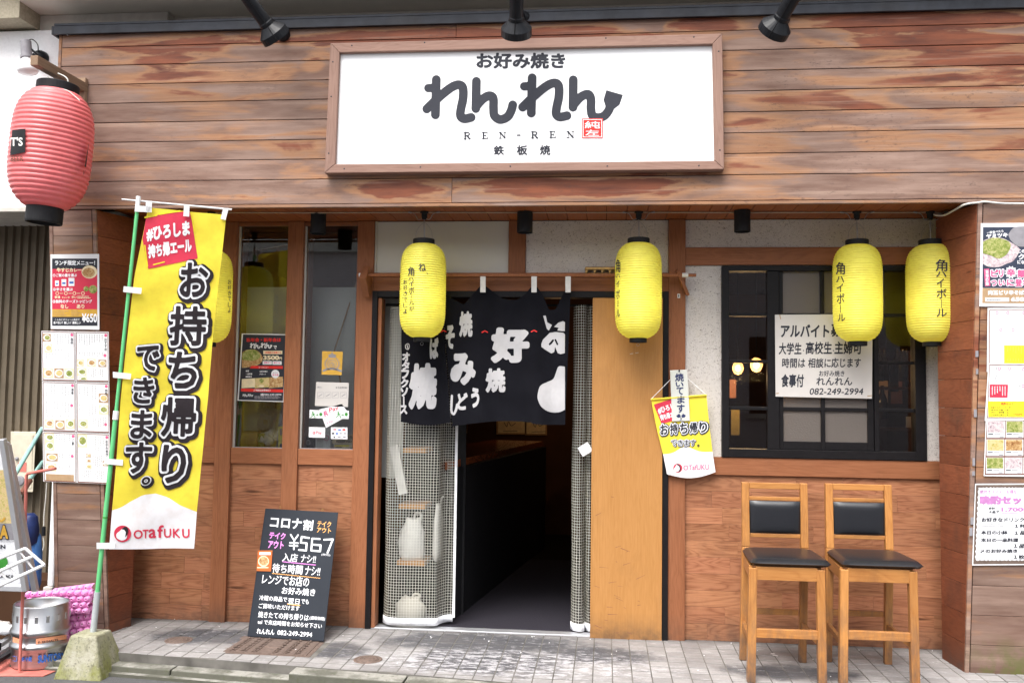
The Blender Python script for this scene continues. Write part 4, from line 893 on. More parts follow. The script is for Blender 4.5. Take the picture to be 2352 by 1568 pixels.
bell('spotlight', 'black bell shaped spotlight pointing straight down over the white sign', atY(*zB(1413, -70), SLT), atY(*zB(1413, 240), SLY), atY(*zB(1470, 130), FY-.001))
bell('spotlight', 'black bell shaped spotlight right of the sign, tilted left', atY(*zC(800, -60), SLT), atY(*zC(633, 225), SLY), atY(*zC(700, 130), FY-.001))
# small lamp with a bare reflector bulb on the white wall
t_ = thing('reflector_lamp', 'small grey lamp with bare reflector bulb on the white wall', 'lamp', atY(*zR(325, 235), -.45))
a = atY(*zR(195, 100), -.62); b = atY(*zR(203, 215), -.62); ax = (b-a)/np.linalg.norm(b-a); L = float(np.linalg.norm(b-a)); q = MB(); q.lathe([(0, 0), (.026, 0), (.031, .006), (.031, L), (.036, L+.003), (.036, L+.015), (0, L+.016)], a, ax, 24, smooth=False); q.build('holder', M['navyplastic'] if 0 else M['grey'], t_)
q = MB(); q.lathe([(.028, 0), (.034, .02), (.054, .055), (.060, .075), (.052, .09), (0, .098)], b+ax*.016, ax, 28); q.build('bulb', M['white'], t_)
q = MB(); q.lathe([(0, .06), (.03, .055), (.045, .03), (.048, 0)], atY(*zR(318, 240), -.451), (0, -1, 0), 24); q.build('mount', M['black'], t_)
q = MB(); q.tube([atY(*zR(235, 165), -.62), atY(*zR(300, 225), -.50)], .007, 8); q.tube(smooth_pts([atY(*zR(205, 102), -.62), atY(*zR(245, 92), -.6), atY(*zR(285, 130), -.55), atY(*zR(290, 190), -.5)]), .003, 6); q.build('arm', M['black'], t_)
# ------------------------------------------------------------------ wiring and downlights under the eaves
cb = thing('eaves_cable', 'thin brown cable strung along the soffit between lanterns', 'cable', (-.5, -.27, 2.53))
q = MB(); xs_ = [L[0] for L in [atY(*fr(x, y), Y) for (fr, x, y, Y, *_r) in L_items]]; ys_ = [L[3] for L in L_items]
pts = [(-2.75, -.33, 2.536)]+[(x, y, 2.536) for x, y in zip(xs_, ys_)]+[(1.93, -.2, 2.53)]
for a, b in zip(pts[:-1], pts[1:]): q.tube([a, ((a[0]+b[0])/2, (a[1]+b[1])/2, 2.534), b], .004, 6)
q.build('cable', M['cable'], cb)
q = MB()
for x, y in list(zip(xs_, ys_))[1:]:
    for s_ in (-1, 1): q.tube(smooth_pts([(x+s_*.085, y-.01, 2.536), (x+s_*.055, y-.015, 2.522), (x+s_*.035, y-.015, 2.49), (x+s_*.014, y-.01, 2.495)]), .0022, 6); q.tube([(x+s_*.075, y-.01, 2.532), (x+s_*.095, y-.01, 2.536)], .006, 6)
q.build('connector', M['wire'], cb)
q = MB(); q.tube(smooth_pts([(1.93, -.2, 2.525), atY(*zX(130, 145), -.30), atY(*zX(230, 150), -.38), atY(*zX(420, 52), FY-.012), atY(*zX(560, 30), FY-.012), atY(*zX(625, 22), FY-.012), atY(*zX(800, 38), FY-.01), atY(*zX(1100, 40), FY-.01), atY(*zX(1500, 44), FY-.01)]), .0055, 8); q.build('supply_cable', M['whitecable'], cb, label='pale supply cable round the pillar corner')
for (a, b, lb) in ((zW(1010, 185)[0], 489, 'black tube downlight under the eaves above the right glass strip'), (zO(83, 95)[0], 483, 'black tube downlight under the eaves above the door'), (zO(2047, 95)[0], 483, 'black tube downlight under the eaves left of the window notice')):
    Yd = -.27; c = atZ(a, 488, 2.54); q = MB(); q.lathe([(0, 0), (.047, 0), (.047, -.125), (.041, -.125), (.041, -.09), (0, -.085)], (c[0], Yd, 2.5385), (0, 0, 1), 28, smooth=False); t_ = thing('downlight', lb, 'downlight', (c[0], Yd, 2.5), 'black downlights under the eaves'); q.build('housing', M['blackmat'], t_)
    q = MB(); q.lathe([(0, 0), (.03, .004), (.04, 0)], (c[0], Yd, 2.455), (0, 0, 1), 20); q.build('lens', M['grey'], t_)
# ------------------------------------------------------------------ door curtain (noren)
NY = -.115
nr = thing('door_curtain', 'black split door curtain with white brush characters on a bar', 'curtain', atY(1110, 640, NY))
bz = float(atY(1200, 632, NY)[2]); xb0 = float(atY(*zW(1370, 757), NY)[0]); xb1 = float(atY(*zO(1640, 690), NY)[0])
MB().tube([(xb0, NY, bz), (xb1, NY, bz)], .010, 10).build('bar', M['post'], nr)
for x in (atY(*zW(1418, 757), NY)[0], atY(*zO(1540, 690), NY)[0]): MB().tube([(x-.018, NY, bz), (x+.018, NY, bz)], .014, 10).build('bar_clip', M['norentab'], nr)
q = zW(1445, 800); br1 = atY(*q, NY)
MB().bar((br1[0], -.03, bz-.09), (br1[0], NY-.02, bz+.02), .045, .13, (0, 0, 1)).build('bracket', M['post'], nr, .004)
x2 = float(atY(*zO(1480, 690), NY)[0]); MB().bar((x2-.01, NY, bz+.03), (x2+.06, -.045, bz-.11), .02, .045, (0, 1, 0)).build('bracket', M['post'], nr, .004)
def nwave(q): 
    x, z = q[0], q[2]; a = min(1, max(0, (bz-z)/.9))
    return .017*a*math.sin(x*15+1.2*z)+.009*math.sin(x*37+z*3)*(.3+.7*a)+.004*math.sin(z*21+x*9)
NS = Plane((0, NY, 0), (0, 1, 0), nwave)
tabs = [952, 1418, 1728]
def topz(x):           # scalloped upper edge in zN coordinates
    pts = [(205, 150), (420, 95), (640, 260), (770, 330), (860, 235), (925, 160), (975, 158), (1060, 225), (1130, 275), (1250, 290), (1330, 245), (1395, 165), (1440, 160), (1490, 230), (1560, 380), (1620, 375), (1680, 240), (1705, 178), (1752, 178)]
    return float(np.interp(x, [p[0] for p in pts], [p[1] for p in pts]))
def noren_panel(xt0, xt1, xb0_, xb1_, zbot, nx, name='panel', ny=26):
    mb = MB(); V = []
    for j in range(ny+1):
        t = j/ny
        for i in range(nx+1):
            a = i/nx; xt = xt0+(xt1-xt0)*a; xb = xb0_+(xb1_-xb0_)*a; y = topz(xt)+(zbot(a)-topz(xt))*t; x = xt+(xb-xt)*min(1, max(0, (y-200)/1200)); V.append(NS.pt(*zN(x, y), 0))
    mb.add(V, [(j*(nx+1)+i, (j+1)*(nx+1)+i, (j+1)*(nx+1)+i+1, j*(nx+1)+i+1) for j in range(ny) for i in range(nx)], 0, True); return mb.build(name, M['noren'], nr)
noren_panel(212, 572, 210, 660, lambda a: 1395+32*math.sin(a*3.0), 22)
noren_panel(574, 1752, 672, 1700, lambda a: 1438-48*math.sin(min(1, a*1.25)*2.6)+ (10 if a > .7 else 0), 60)
for tx in tabs: sheet('norentab', PY(NY-.013), zN, (tx-25, 72, tx+24, 218), 0, .003, 'tab', nr); sheet('norentab', PY(NY+.011), zN, (tx-24, 72, tx+23, 180), 0, .002, 'tab', nr)
pr = Print(); kW = pr.m('norenwhite'); kR = pr.m('brightred'); O_ = .0035
text(pr, NS, '焼', zN, (300, 885, 520, 1258), kW, .062, O_, res=46, sk=.03); text(pr, NS, 'み', zN, (672, 792, 872, 1040), kW, .072, O_, res=46)
text(pr, NS, '好', zN, (1045, 558, 1355, 838), kW, .070, O_, res=46); text(pr, NS, '焼', zN, (742, 402, 852, 612), kW, .05, O_, res=40); text(pr, NS, '焼', zN, (985, 918, 1148, 1118), kW, .05, O_, res=40)
text(pr, NS, 'そ', zN, (618, 528, 690, 720), kW, .055, O_); text(pr, NS, 'ば', zN, (470, 640, 540, 812), kW, .06, O_); text(pr, NS, 'う', zN, (850, 1096, 915, 1258), kW, .055, O_); text(pr, NS, 'ど', zN, (728, 1140, 808, 1280), kW, .055, O_)
shape(pr, NS, zN, [('s', smooth_pts([(672, 1160), (668, 1240), (668, 1300), (690, 1325), (712, 1285), (722, 1240)]), 11)], kW, O_)
shape(pr, NS, zN, [('p', [(1503, 432), (1522, 430), (1535, 490), (1578, 515), (1550, 562), (1535, 548)], 2), ('p', [(1604, 530), (1640, 495), (1680, 482), (1697, 490), (1695, 568), (1672, 568), (1632, 562), (1645, 540)], 2)], kW, O_)
shape(pr, NS, zN, [('p', [(1560, 588), (1610, 580), (1680, 586), (1697, 600), (1695, 770), (1660, 778), (1635, 770), (1608, 705), (1600, 760), (1575, 772), (1520, 738), (1488, 715), (1486, 690), (1500, 650)], 2), ('m', [(1572, 680), (1590, 655), (1560, 690)], 9), ('m', [(1612, 650), (1630, 690)], 8)], kW, O_)
shape(pr, NS, zN, [('p', smooth_pts([(1697, 896), (1645, 893), (1625, 930), (1595, 1005), (1540, 1035), (1480, 1068), (1458, 1130), (1456, 1190), (1490, 1260), (1560, 1305), (1640, 1308), (1697, 1285)], 4), 2)], kW, O_)
vtext(pr, NS, 'オタフクソース', zN, 222, 280, 768, 1330, kW, .055, O_, gap=.1, lean=.04)
shape(pr, NS, zN, [('s', smooth_pts([(264, 685), (247, 700), (250, 728), (268, 738), (280, 715), (276, 690), (264, 685)]), 3), ('s', [(262, 700), (268, 732)], 4)], kW, O_)
for x, y in ((590, 570), (968, 574), (1418, 570)): shape(pr, NS, zN, [('s', [(x-24, y+8), (x, y-6), (x+24, y+6)], 5)], kR, O_)
pr.done('lettering', nr)
# ------------------------------------------------------------------ vinyl draught curtains
def vinyl(name, lab, xs, z0, z1, yb, hem=True, hang=None):
    t_ = thing(name, lab, 'curtain', (xs[0][0], yb, z0)); P = smooth_pts(xs, 5); mb = MB(); ny = 40; V = []; UV = []; s_ = 0; ss = [0]
    for a, b in zip(P[:-1], P[1:]): s_ += math.hypot(a[0]-b[0], a[1]-b[1]); ss.append(s_)
    for j in range(ny+1):
        z = z0+(z1-z0)*j/ny; t = j/ny
        for i, p in enumerate(P): V.append((p[0]+.006*math.sin(z*5+i*.6)*t*(1-t)*2, p[1]+.008*math.sin(z*3.1+i*.35), z)); UV.append((ss[i], z))
    n = len(P); mb.uv = UV; mb.add(V, [(j*n+i, j*n+i+1, (j+1)*n+i+1, (j+1)*n+i) for j in range(ny) for i in range(n-1)], 0, True); mb.build('vinyl', M['vinyl'], t_)
    h = MB(); V = []; n = len(P)
    for z in (z0-.005, z0+.04): V += [(p[0], p[1]-.0025+.008*math.sin(z*3.1+i*.35), z) for i, p in enumerate(P)]
    h.add(V, [(i, i+1, n+i+1, n+i) for i in range(n-1)], 0, True); h.build('hem', M['bluewhite'], t_, 0, .004)
    return t_
vz1 = float(atY(1000, 706, .04)[2])
va = lambda zx, Y: float(atY(*zD(zx, 1000), Y)[0])
t_ = vinyl('vinyl_curtain', 'clear gridded vinyl curtain bunched at the left door jamb', [(va(150, .05), .05), (va(165, .00), .0), (va(200, -.015), -.015), (va(300, -.018), -.018), (va(420, -.015), -.015), (va(490, .0), .0), (va(515, .06), .06), (va(548, .10), .10), (va(575, .11), .11), (va(600, .115), .115)], .028, vz1, 0)
MB().box(va(597, .115), va(614, .115), .112, .118, .05, vz1).build('edge_tape', M['bluewhite'], t_)
t2 = vinyl('vinyl_curtain', 'clear gridded vinyl curtain gathered beside the orange sliding door', [(va(1366, .10), .10), (va(1380, .05), .05), (va(1420, .03), .03), (va(1452, .06), .06), (va(1455, .10), .10), (va(1466, .07), .07), (va(1490, .05), .05), (va(1502, .08), .08)], .02, vz1+.02, 0)
MB().bar(atY(*zD(1425, 255), -.0), atY(*zD(1490, 215), -.0), .10*.62, .006, (0, 1, 0)).build('label_pouch', M['bluewhite'], t2)
MB().tube([(xC1+.06, .08, vz1+.02), (dx0+.02, .08, vz1+.02)], .008, 8).build('rail', M['blackframe'], t_)
# ------------------------------------------------------------------ window notice and things stuck on the glass
def poly(mb, surf, fr, pts, mi, off=.001): 
    P = [surf.pt(*fr(*p), off) for p in pts]; mb.add(P, [tuple(range(len(P)))[::-1]], mi)
def disc(mb, surf, fr, cx, cy, rx, ry, mi, off=.001, n=20): poly(mb, surf, fr, [(cx+rx*math.cos(2*math.pi*i/n), cy+ry*math.sin(2*math.pi*i/n)) for i in range(n)], mi, off)
WN = PY(-.030); nt = thing('paper_notice', 'white handwritten job notice fixed across the gridded window', 'notice', atY(*zV(830, 800), -.03))
nq = [(487, 517), (1172, 512), (1168, 1105), (492, 1090)]; sheet('agedpaper', WN, zV, nq, .0, .0012, 'sheet', nt)
pr = Print(); b = pr.m('brown'); b = pr.m('ink')
for s_, bx_, g in (('アルバイト', (532, 588, 868, 672), .035), ('募', (884, 580, 950, 668), .03), ('大学生', (518, 714, 675, 794), .025), ('高校生', (706, 708, 888, 792), .025), ('主婦可', (908, 706, 1098, 792), .025),
                   ('時間は', (540, 822, 700, 888), .02), ('相談に', (722, 822, 880, 888), .02), ('応じます', (885, 820, 1090, 886), .02), ('食事付', (535, 935, 690, 1022), .03), ('お好み焼き', (798, 908, 975, 948), .015), ('れんれん', (780, 955, 1030, 1010), .02), ('082-249-2994', (735, 1032, 1110, 1076), .015)):
    text(pr, WN, s_, zV, bx_, b, g, .0008, res=36, sk=.04 if s_[0] != '0' else .15)
for x in (688, 898): disc(pr, WN, zV, x, 768, 4, 4, b, .0008)
pr.done('lettering', nt)
q = MB(); 
for (a, c) in (((520, 515), (528, 548)), ((495, 1068), (515, 1066)), ((1135, 1086), (1168, 1084)), ((1125, 520), (1150, 516))): q.bar(WN.pt(*zV(*a), .001), WN.pt(*zV(*c), .001), .005, .0006, (0, 1, 0))
q.build('tape', M['tan'], nt)
WL = PY(.016)
po = thing('party_poster', 'black party menu poster with pancake photo taped inside the left glass', 'poster', atY(*zQ(550, 760), .016))
sheet('paper', WL, zQ, [(148, 122), (1012, 138), (948, 1422), (65, 1395)], .001, .001, 'sheet', po)
pr = Print(); K = pr.m('ink'); R = pr.m('brightred'); Wt = pr.m('paper'); Yl = pr.m('yellow'); Cr = pr.m('cream'); FG = pr.m('food_green'); FB = pr.m('food_brown'); FM = pr.m('food_mixed'); Pk = pr.m('pinkprint')
poly(pr, WL, zQ, [(172, 140), (992, 155), (928, 1405), (90, 1380)], K, .0016)
text(pr, WL, '忘年会・新年会は', zQ, (235, 208, 890, 280), R, .03, .0022, sl=0.0); logo(pr, WL, zQ, Wt, lambda p: (300+(p[0]-768)*.312, 295+(p[1]-500)*.34), off=.0022); text(pr, WL, 'で', zQ, (752, 355, 810, 415), Wt, .04, .0022)
shape(pr, WL, zQ, [('p', smooth_pts([(155, 480), (250, 435), (390, 430), (470, 470), (530, 545), (545, 600), (500, 690), (400, 735), (250, 765), (150, 770)], 3), 2)], FB, .0022); shape(pr, WL, zQ, [('p', smooth_pts([(160, 500), (250, 440), (390, 435), (465, 480), (500, 560), (430, 620), (300, 640), (160, 620)], 3), 2)], FG, .0028)
rect(pr, WL, zQ, (556, 450, 918, 516), Cr, .0022); text(pr, WL, '2時間飲み放題付き', zQ, (585, 466, 890, 502), R, .02, .0028); text(pr, WL, '3500', zQ, (562, 545, 850, 620), Cr, .05, .0022); text(pr, WL, '円', zQ, (862, 572, 908, 620), Cr, .04, .0022)
for b_, t_ in (((545, 645, 718, 712), '座敷あり'), ((730, 648, 905, 715), '貸切 OK')): rect(pr, WL, zQ, b_, Wt, .0022); text(pr, WL, t_, zQ, (b_[0]+22, b_[1]+14, b_[2]-22, b_[3]-22), Pk, .02, .0028)
rect(pr, WL, zQ, [(330, 735), (930, 740), (928, 792), (300, 786)], R, .0030); text(pr, WL, 'コースメニュー', zQ, (468, 750, 655, 778), Wt, .02, .0036)
for t_, b_ in (('前菜', (225, 818, 285, 850)), ('一品料理', (225, 875, 345, 905)), ('鉄板焼き', (222, 928, 340, 958)), ('お好み焼き', (488, 828, 635, 858)), ('デザート', (485, 880, 605, 910))): text(pr, WL, t_, zQ, b_, Wt, .03, .0022)
disc(pr, WL, zQ, 785, 890, 78, 80, Wt, .0034); text(pr, WL, 'などなど', zQ, (735, 852, 835, 880), K, 0, .004); text(pr, WL, '全８品', zQ, (728, 888, 842, 925), Pk, .03, .004)
for a, c, mt in ((150, 400, Cr), (402, 668, FM), (670, 930, FB)): rect(pr, WL, zQ, [(a, 985-(a-150)*.055), (c, 985-(c-150)*.055), (c, 1150-(c-150)*.02), (a-8, 1160)], mt, .0022)
disc(pr, WL, zQ, 522, 1018, 40, 38, FG, .0028); disc(pr, WL, zQ, 520, 1120, 55, 22, Cr, .0028)
rect(pr, WL, zQ, [(135, 1165), (935, 1185), (930, 1240), (130, 1222)], R, .0022); text(pr, WL, 'ご予約はお早めに！', zQ, (372, 1180, 690, 1218), Wt, .03, .0028)
logo(pr, WL, zQ, Wt, lambda p: (162+(p[0]-768)*.148, 1265+(p[1]-500)*.165), off=.0022); text(pr, WL, '☎082-249-2994', zQ, (505, 1260, 898, 1302), Wt, .02, .0022)
for i in range(3):
    x = 388
    while x < 830: wd = random.uniform(18, 60); rect(pr, WL, zQ, (x, 1308+i*20, x+wd, 1320+i*20), pr.m('grey'), .0022); x += wd+9
pr.done('print', po)
# yellow crest sticker, order card, payment stickers on the second glass
def sticker(lab, fr, q, mat, draw, name='sticker', surf=WL, off=.001):
    t_ = thing(name, lab, name.replace('_', ' ').split()[-1], surf.pt(*fr(*q[0]), 0)); sheet(mat, surf, fr, q, off, .0006, 'sheet', t_); pr = Print(); draw(pr, off+.0006)
    if pr.v: pr.done('print', t_)
    return t_
def d_crest(pr, o):
    n = pr.m('grey'); c = (1145, 335)
    shape(pr, WL, zP, [('s', [(c[0]+40*math.cos(a), c[1]+38*math.sin(a)) for a in np.linspace(0, 6.283, 20)], 3), ('s', [(c[0]+26*math.cos(a), c[1]+25*math.sin(a)) for a in np.linspace(0, 6.283, 16)], 2), ('s', [(1130, 340), (1145, 322), (1160, 340), (1148, 350)], 4)], n, o, cell=2)
    for sg_ in (-1, 1):
        L = [('s', [(c[0]+sg_*58*math.cos(a), c[1]+55*math.sin(a)) for a in np.linspace(-.9, 1.2, 8)], 2)]
        for a in np.linspace(-.85, 1.1, 8): L.append(('s', [(c[0]+sg_*58*math.cos(a), c[1]+55*math.sin(a)), (c[0]+sg_*72*math.cos(a-.15), c[1]+66*math.sin(a-.15))], 3.5))
        shape(pr, WL, zP, L, n, o, cell=2)
    shape(pr, WL, zP, [('s', smooth_pts([(1065, 398), (1100, 385), (1145, 380), (1190, 388), (1228, 402)]), 9)], n, o); shape(pr, WL, zP, [('p', [(1118, 278), (1112, 255), (1130, 250), (1145, 238), (1160, 250), (1180, 256), (1172, 280)], 2), ('s', [(1145, 238), (1145, 228)], 4)], n, o)
sticker('yellow square crest sticker on the right glass strip', zP, [(1055, 220), (1243, 225), (1232, 438), (1048, 433)], 'ochre', d_crest)
M['crestyellow'] = plain('pale_yellow_sticker', (.62, .47, .14), .5); bpy.data.objects[-1] if 0 else None
def d_card(pr, o):
    K = pr.m('ink'); g = pr.m('grey'); text(pr, WL, '席に', zP, (1010, 540, 1055, 556), g, .02, o); text(pr, WL, 'から注文OK!', zP, (1178, 543, 1283, 560), K, .02, o)
    for i, x in enumerate((1012, 1080, 1148, 1222)): shape(pr, WL, zP, [('s', [(x, 595), (x+55, 595), (x+55, 645), (x, 645), (x, 595)], 1), ('s', [(x+12, 630), (x+42, 612)], 3)], g, o)
sticker('white rounded order card on the right glass strip', zP, [(1000, 500), (1298, 508), (1290, 728), (988, 718)], 'agedpaper', d_card, 'card')
def d_exit(dx):
    def f(pr, o):
        g = pr.m('green'); shape(pr, WL, zP, [('s', [(968+dx, 776), (970+dx, 778)], 6), ('s', [(970+dx, 785), (975+dx, 800)], 5), ('s', [(975+dx, 800), (990+dx, 815), (988+dx, 828)], 3), ('s', [(972+dx, 802), (960+dx, 815), (950+dx, 822)], 3), ('s', [(972+dx, 788), (990+dx, 796)], 2.5), ('s', [(968+dx, 790), (955+dx, 800)], 2.5)], g, o)
        disc(pr, WL, zP, 1042+dx, 795, 14, 16, g, o); shape(pr, WL, zP, [('s', [(1000+dx, 800), (1015+dx, 800)], 3), ('s', [(1010+dx, 792), (1018+dx, 800), (1010+dx, 808)], 2)], g, o)
    return f
def d_rp(pr, o):
    r = pr.m('pinkprint'); text(pr, WL, 'R', zP, [(1068, 775), (1098, 755), (1110, 800), (1080, 815)], r, .03, o); text(pr, WL, 'Pay', zP, [(1115, 740), (1200, 712), (1205, 760), (1125, 790)], pr.m('red'), .01, o); text(pr, WL, 'R Pay', zP, [(1095, 870), (1150, 843), (1155, 868), (1100, 890)], r, 0, o)
sticker('white diamond payment sticker half under the two green runner stickers', zP, [(1028, 750), (1235, 700), (1305, 800), (1090, 918)], 'paper', d_rp)
sticker('small white sticker with green running figure, left one of two', zP, [(940, 752), (1068, 760), (1066, 832), (938, 828)], 'paper', d_exit(0), off=.003); sticker('small white sticker with green running figure, right one of two', zP, [(1172, 758), (1300, 762), (1296, 838), (1170, 834)], 'paper', d_exit(232), off=.003)
def d_pay(pr, o): r = pr.m('red'); disc(pr, WL, zP, 980, 964, 12, 13, r, o); text(pr, WL, 'R', zP, (975, 957, 986, 971), pr.m('paper'), .03, o+.0005); text(pr, WL, 'Pay', zP, (1000, 948, 1050, 982), r, .01, o)
sticker('white payment sticker with red round mark above the black tape roll', zP, [(934, 910), (1082, 914), (1080, 1008), (932, 1004)], 'paper', d_pay, off=.004)
def d_cards(pr, o):
    for i, (x, y, m_, w_, h_) in enumerate(((1155, 928, 'red', 28, 10), (1200, 930, 'blueprint', 26, 12), (1240, 928, 'brightred', 26, 14), (1143, 962, 'ink', 22, 14), (1180, 962, 'blueprint', 18, 16), (1212, 964, 'grey', 22, 10), (1250, 964, 'grey', 22, 10), (1158, 996, 'ink', 14, 14), (1195, 998, 'grey', 28, 9), (1245, 996, 'grey', 24, 12))): rect(pr, WL, zP, (x, y, x+w_, y+h_), pr.m(m_), o)
sticker('white card brands sticker beside the payment mark', zP, [(1134, 912), (1285, 914), (1285, 1022), (1134, 1018)], 'paper', d_cards, off=.004)
# things standing on the sills inside
def inside(name, lab, cat, loc): return thing(name, lab, cat, loc)
zt = zsill-.004
for (x, y_, lb, mt, R1, wd) in ((395, .14, 'roll of brown packing tape lying on the left inner sill', 'tan', .052, .13),):
    c = atY(*zP(x, 1025), y_); t_ = inside('tape_roll', lb, 'tape', c); q = MB(); q.lathe([(R1*.55, -wd/2), (R1, -wd/2), (R1, -.003), (R1*.97, 0), (R1, .003), (R1, wd/2), (R1*.55, wd/2), (R1*.55, -wd/2)], (c[0], y_, zt+R1), (1, 0, .0), 30, smooth=False); q.build('tape', M['tan'], t_)
    q = MB(); q.lathe([(R1*.42, -wd/2-.001), (R1*.55, -wd/2-.001), (R1*.55, wd/2+.001), (R1*.42, wd/2+.001), (R1*.42, -wd/2-.001)], (c[0], y_, zt+R1), (1, 0, 0), 30); q.build('core', M['paper'], t_)
c = atY(*zP(940, 1065), .10); t_ = inside('tape_roll', 'roll of black tape standing at the corner of the right inner sill', 'tape', c); q = MB(); q.lathe([(.018, -.022), (.040, -.022), (.040, .022), (.018, .022), (.018, -.022)], (c[0], .10, zt+.040), (.15, 1, 0), 28, smooth=False); q.build('tape', M['black'], t_); q = MB(); q.lathe([(.012, -.024), (.018, -.024), (.018, .024), (.012, .024), (.012, -.024)], (c[0], .10, zt+.040), (.15, 1, 0), 24); q.build('core', M['grey'], t_)
SB = PY(.09)
t_ = inside('reserved_sign', 'cream reserved seat plate leaning on the right inner sill', 'sign', atY(*zP(1245, 1030), .09)); sheet('cream', SB, zP, (1146, 978, 1352, 1062), 0, .01, 'plate', t_); pr = Print(); text(pr, SB, 'RESERVED', zP, (1185, 1032, 1323, 1050), pr.m('ink'), .03, .001); text(pr, SB, '予約席', zP, (1230, 990, 1335, 1022), pr.m('ink'), .01, .001); pr.done('lettering', t_)
t_ = inside('small_carton', 'flat cream and yellow carton under the reserved plate', 'carton', atY(*zP(1255, 1095), .075)); S2 = PY(.075); sheet('cream', S2, zP, (1163, 1068, 1352, 1122), 0, .04, 'carton', t_); pr = Print(); rect(pr, S2, zP, (1170, 1074, 1300, 1088), pr.m('yellow'), .001); rect(pr, S2, zP, (1312, 1098, 1345, 1114), pr.m('ink'), .001); rect(pr, S2, zP, (1175, 1092, 1235, 1098), pr.m('ink'), .001); pr.done('print', t_)
t_ = inside('sauce_label', 'upright white printed card with pink stamp on the right inner sill', 'card', atY(*zP(1060, 1060), .085)); S3 = PY(.085); sheet('bluewhite', S3, zP, (994, 915, 1130, 1115), 0, .01, 'card', t_); pr = Print()
for i in range(9): rect(pr, S3, zP, (1004, 1020+i*10, 1065, 1023+i*10), pr.m('grey'), .001)
shape(pr, S3, zP, [('s', [(1093+22*math.cos(a), 1010+24*math.sin(a)) for a in np.linspace(0, 6.283, 18)], 2.5)], pr.m('pinkprint'), .001); pr.done('print', t_)
t_ = inside('yellow_booklet', 'yellow booklet standing at the corner of the left inner sill', 'booklet', atY(*zP(680, 1000), .10)); S4 = PY(.10); sheet('yellow', S4, zP, (655, 905, 706, 1108), 0, .03, 'cover', t_); pr = Print(); rect(pr, S4, zP, (668, 925, 690, 985), pr.m('tan'), .001); rect(pr, S4, zP, (668, 1060, 690, 1095), pr.m('ink'), .001); pr.done('print', t_)
c = atY(*zP(570, 1050), .16); t_ = inside('plastic_bag', 'crumpled clear bag with green packet on the left inner sill', 'bag', c); q = MB(); rg = random.Random(4)
for i in range(5):
    o_ = (c[0]+rg.uniform(-.06, .06), .16+rg.uniform(-.02, .04), zt+.03+rg.uniform(0, .05)); q.lathe([(0, -.035), (.03, -.02), (.036, .0), (.02, .03), (0, .05)], o_, (rg.uniform(-.4, .4), rg.uniform(-.4, .4), 1), 7, smooth=False)
q.build('bag', M['clear_white'], t_); MB().box(c[0]-.07, c[0]-.02, .12, .14, zt, zt+.09).build('packet', M['food_green'], t_)
# neon kana of the shop hanging behind the left glass, unlit
t_ = inside('kana_wall_sign', 'grey outline kana sign hanging behind the lower left glass', 'sign', atY(*zP(560, 800), .20)); pr = Print(); text(pr, PY(.20), 'お', zP, (465, 700, 590, 930), pr.m('grey'), .05, .0); text(pr, PY(.21), 'わ', zP, (600, 700, 700, 930), pr.m('grey'), .03, .0); pr.done('lettering', t_)
t_ = inside('yellow_curtain_board', 'ochre board behind the upper left glass', 'board', atY(*zW(600, 1180), .45)); MB().box(atY(*zW(415, 1180), .45)[0], atY(*zW(760, 1180), .45)[0], .45, .47, zsill+.1, atY(*zW(415, 1095), .45)[2]).build('board', M['dullochre'], t_)
q = MB(); q.tube([atY(*zW(1390, 750), .30), atY(*zW(1165, 1440), .2), atY(*zP(1225, 520), .2)], .005, 6); tag(q.build('pull_cord', M['tan']), 'slanting tan cord behind the right glass strip', 'cord')
M['reflect_grey'] = plain('pale_reflection_grey', (.62, .63, .62), .7, 0, .05, 3); t_ = inside('grey_reflection_panel', 'pale grey panel toned to carry the street reflection in the right glass strip', 'panel', (xm[1]+.3, .5, 1.4)); MB().box(xm[1]-.6, xC[0]+.25, .26, .27, .9, 2.15).build('panel', M['reflect_grey'], t_)  # pale panel colour stands in for the street reflection on the glass
# little things on the front wall
t_ = thing('number_plate', 'tiny white number plate under the left curtain bracket', 'plate', atY(*zW(1461, 925), -.031)); sheet('paper', PY(-.031), zW, (1450, 907, 1472, 943), .002, .003, 'plate', t_); pr = Print(); rect(pr, PY(-.031), zW, (1456, 914, 1466, 936), pr.m('ink'), .003); pr.done('print', t_)
t_ = thing('number_plate', 'tiny white number plate under the right curtain bracket', 'plate', atY(*zO(1482, 876), -.031)); sheet('paper', PY(-.031), zO, (1470, 858, 1494, 896), .002, .003, 'plate', t_); pr = Print(); rect(pr, PY(-.031), zO, (1477, 865, 1487, 889), pr.m('ink'), .003); pr.done('print', t_)
VB = PY(-.045); t_ = thing('brass_vent', 'worn brass bracket with four holes resting on the door beam', 'bracket', atY(*zO(760, 645), -.045)); q = MB()
def bz_(a, b): return VB.pt(*zO(a, b), 0)
sheet('brass', VB, zO, [(632, 612), (900, 612), (905, 640), (622, 640)], 0, .05, 'bar', t_, .003); sheet('brass', VB, zO, [(618, 668), (906, 668), (906, 682), (606, 682)], 0, .05, 'bar', t_, .003)
for x in (636, 712, 782, 850): sheet('brass', VB, zO, [(x-10, 640), (x+22, 640), (x+8, 668), (x-4, 668)], -.002, .045, 'web', t_, .002)
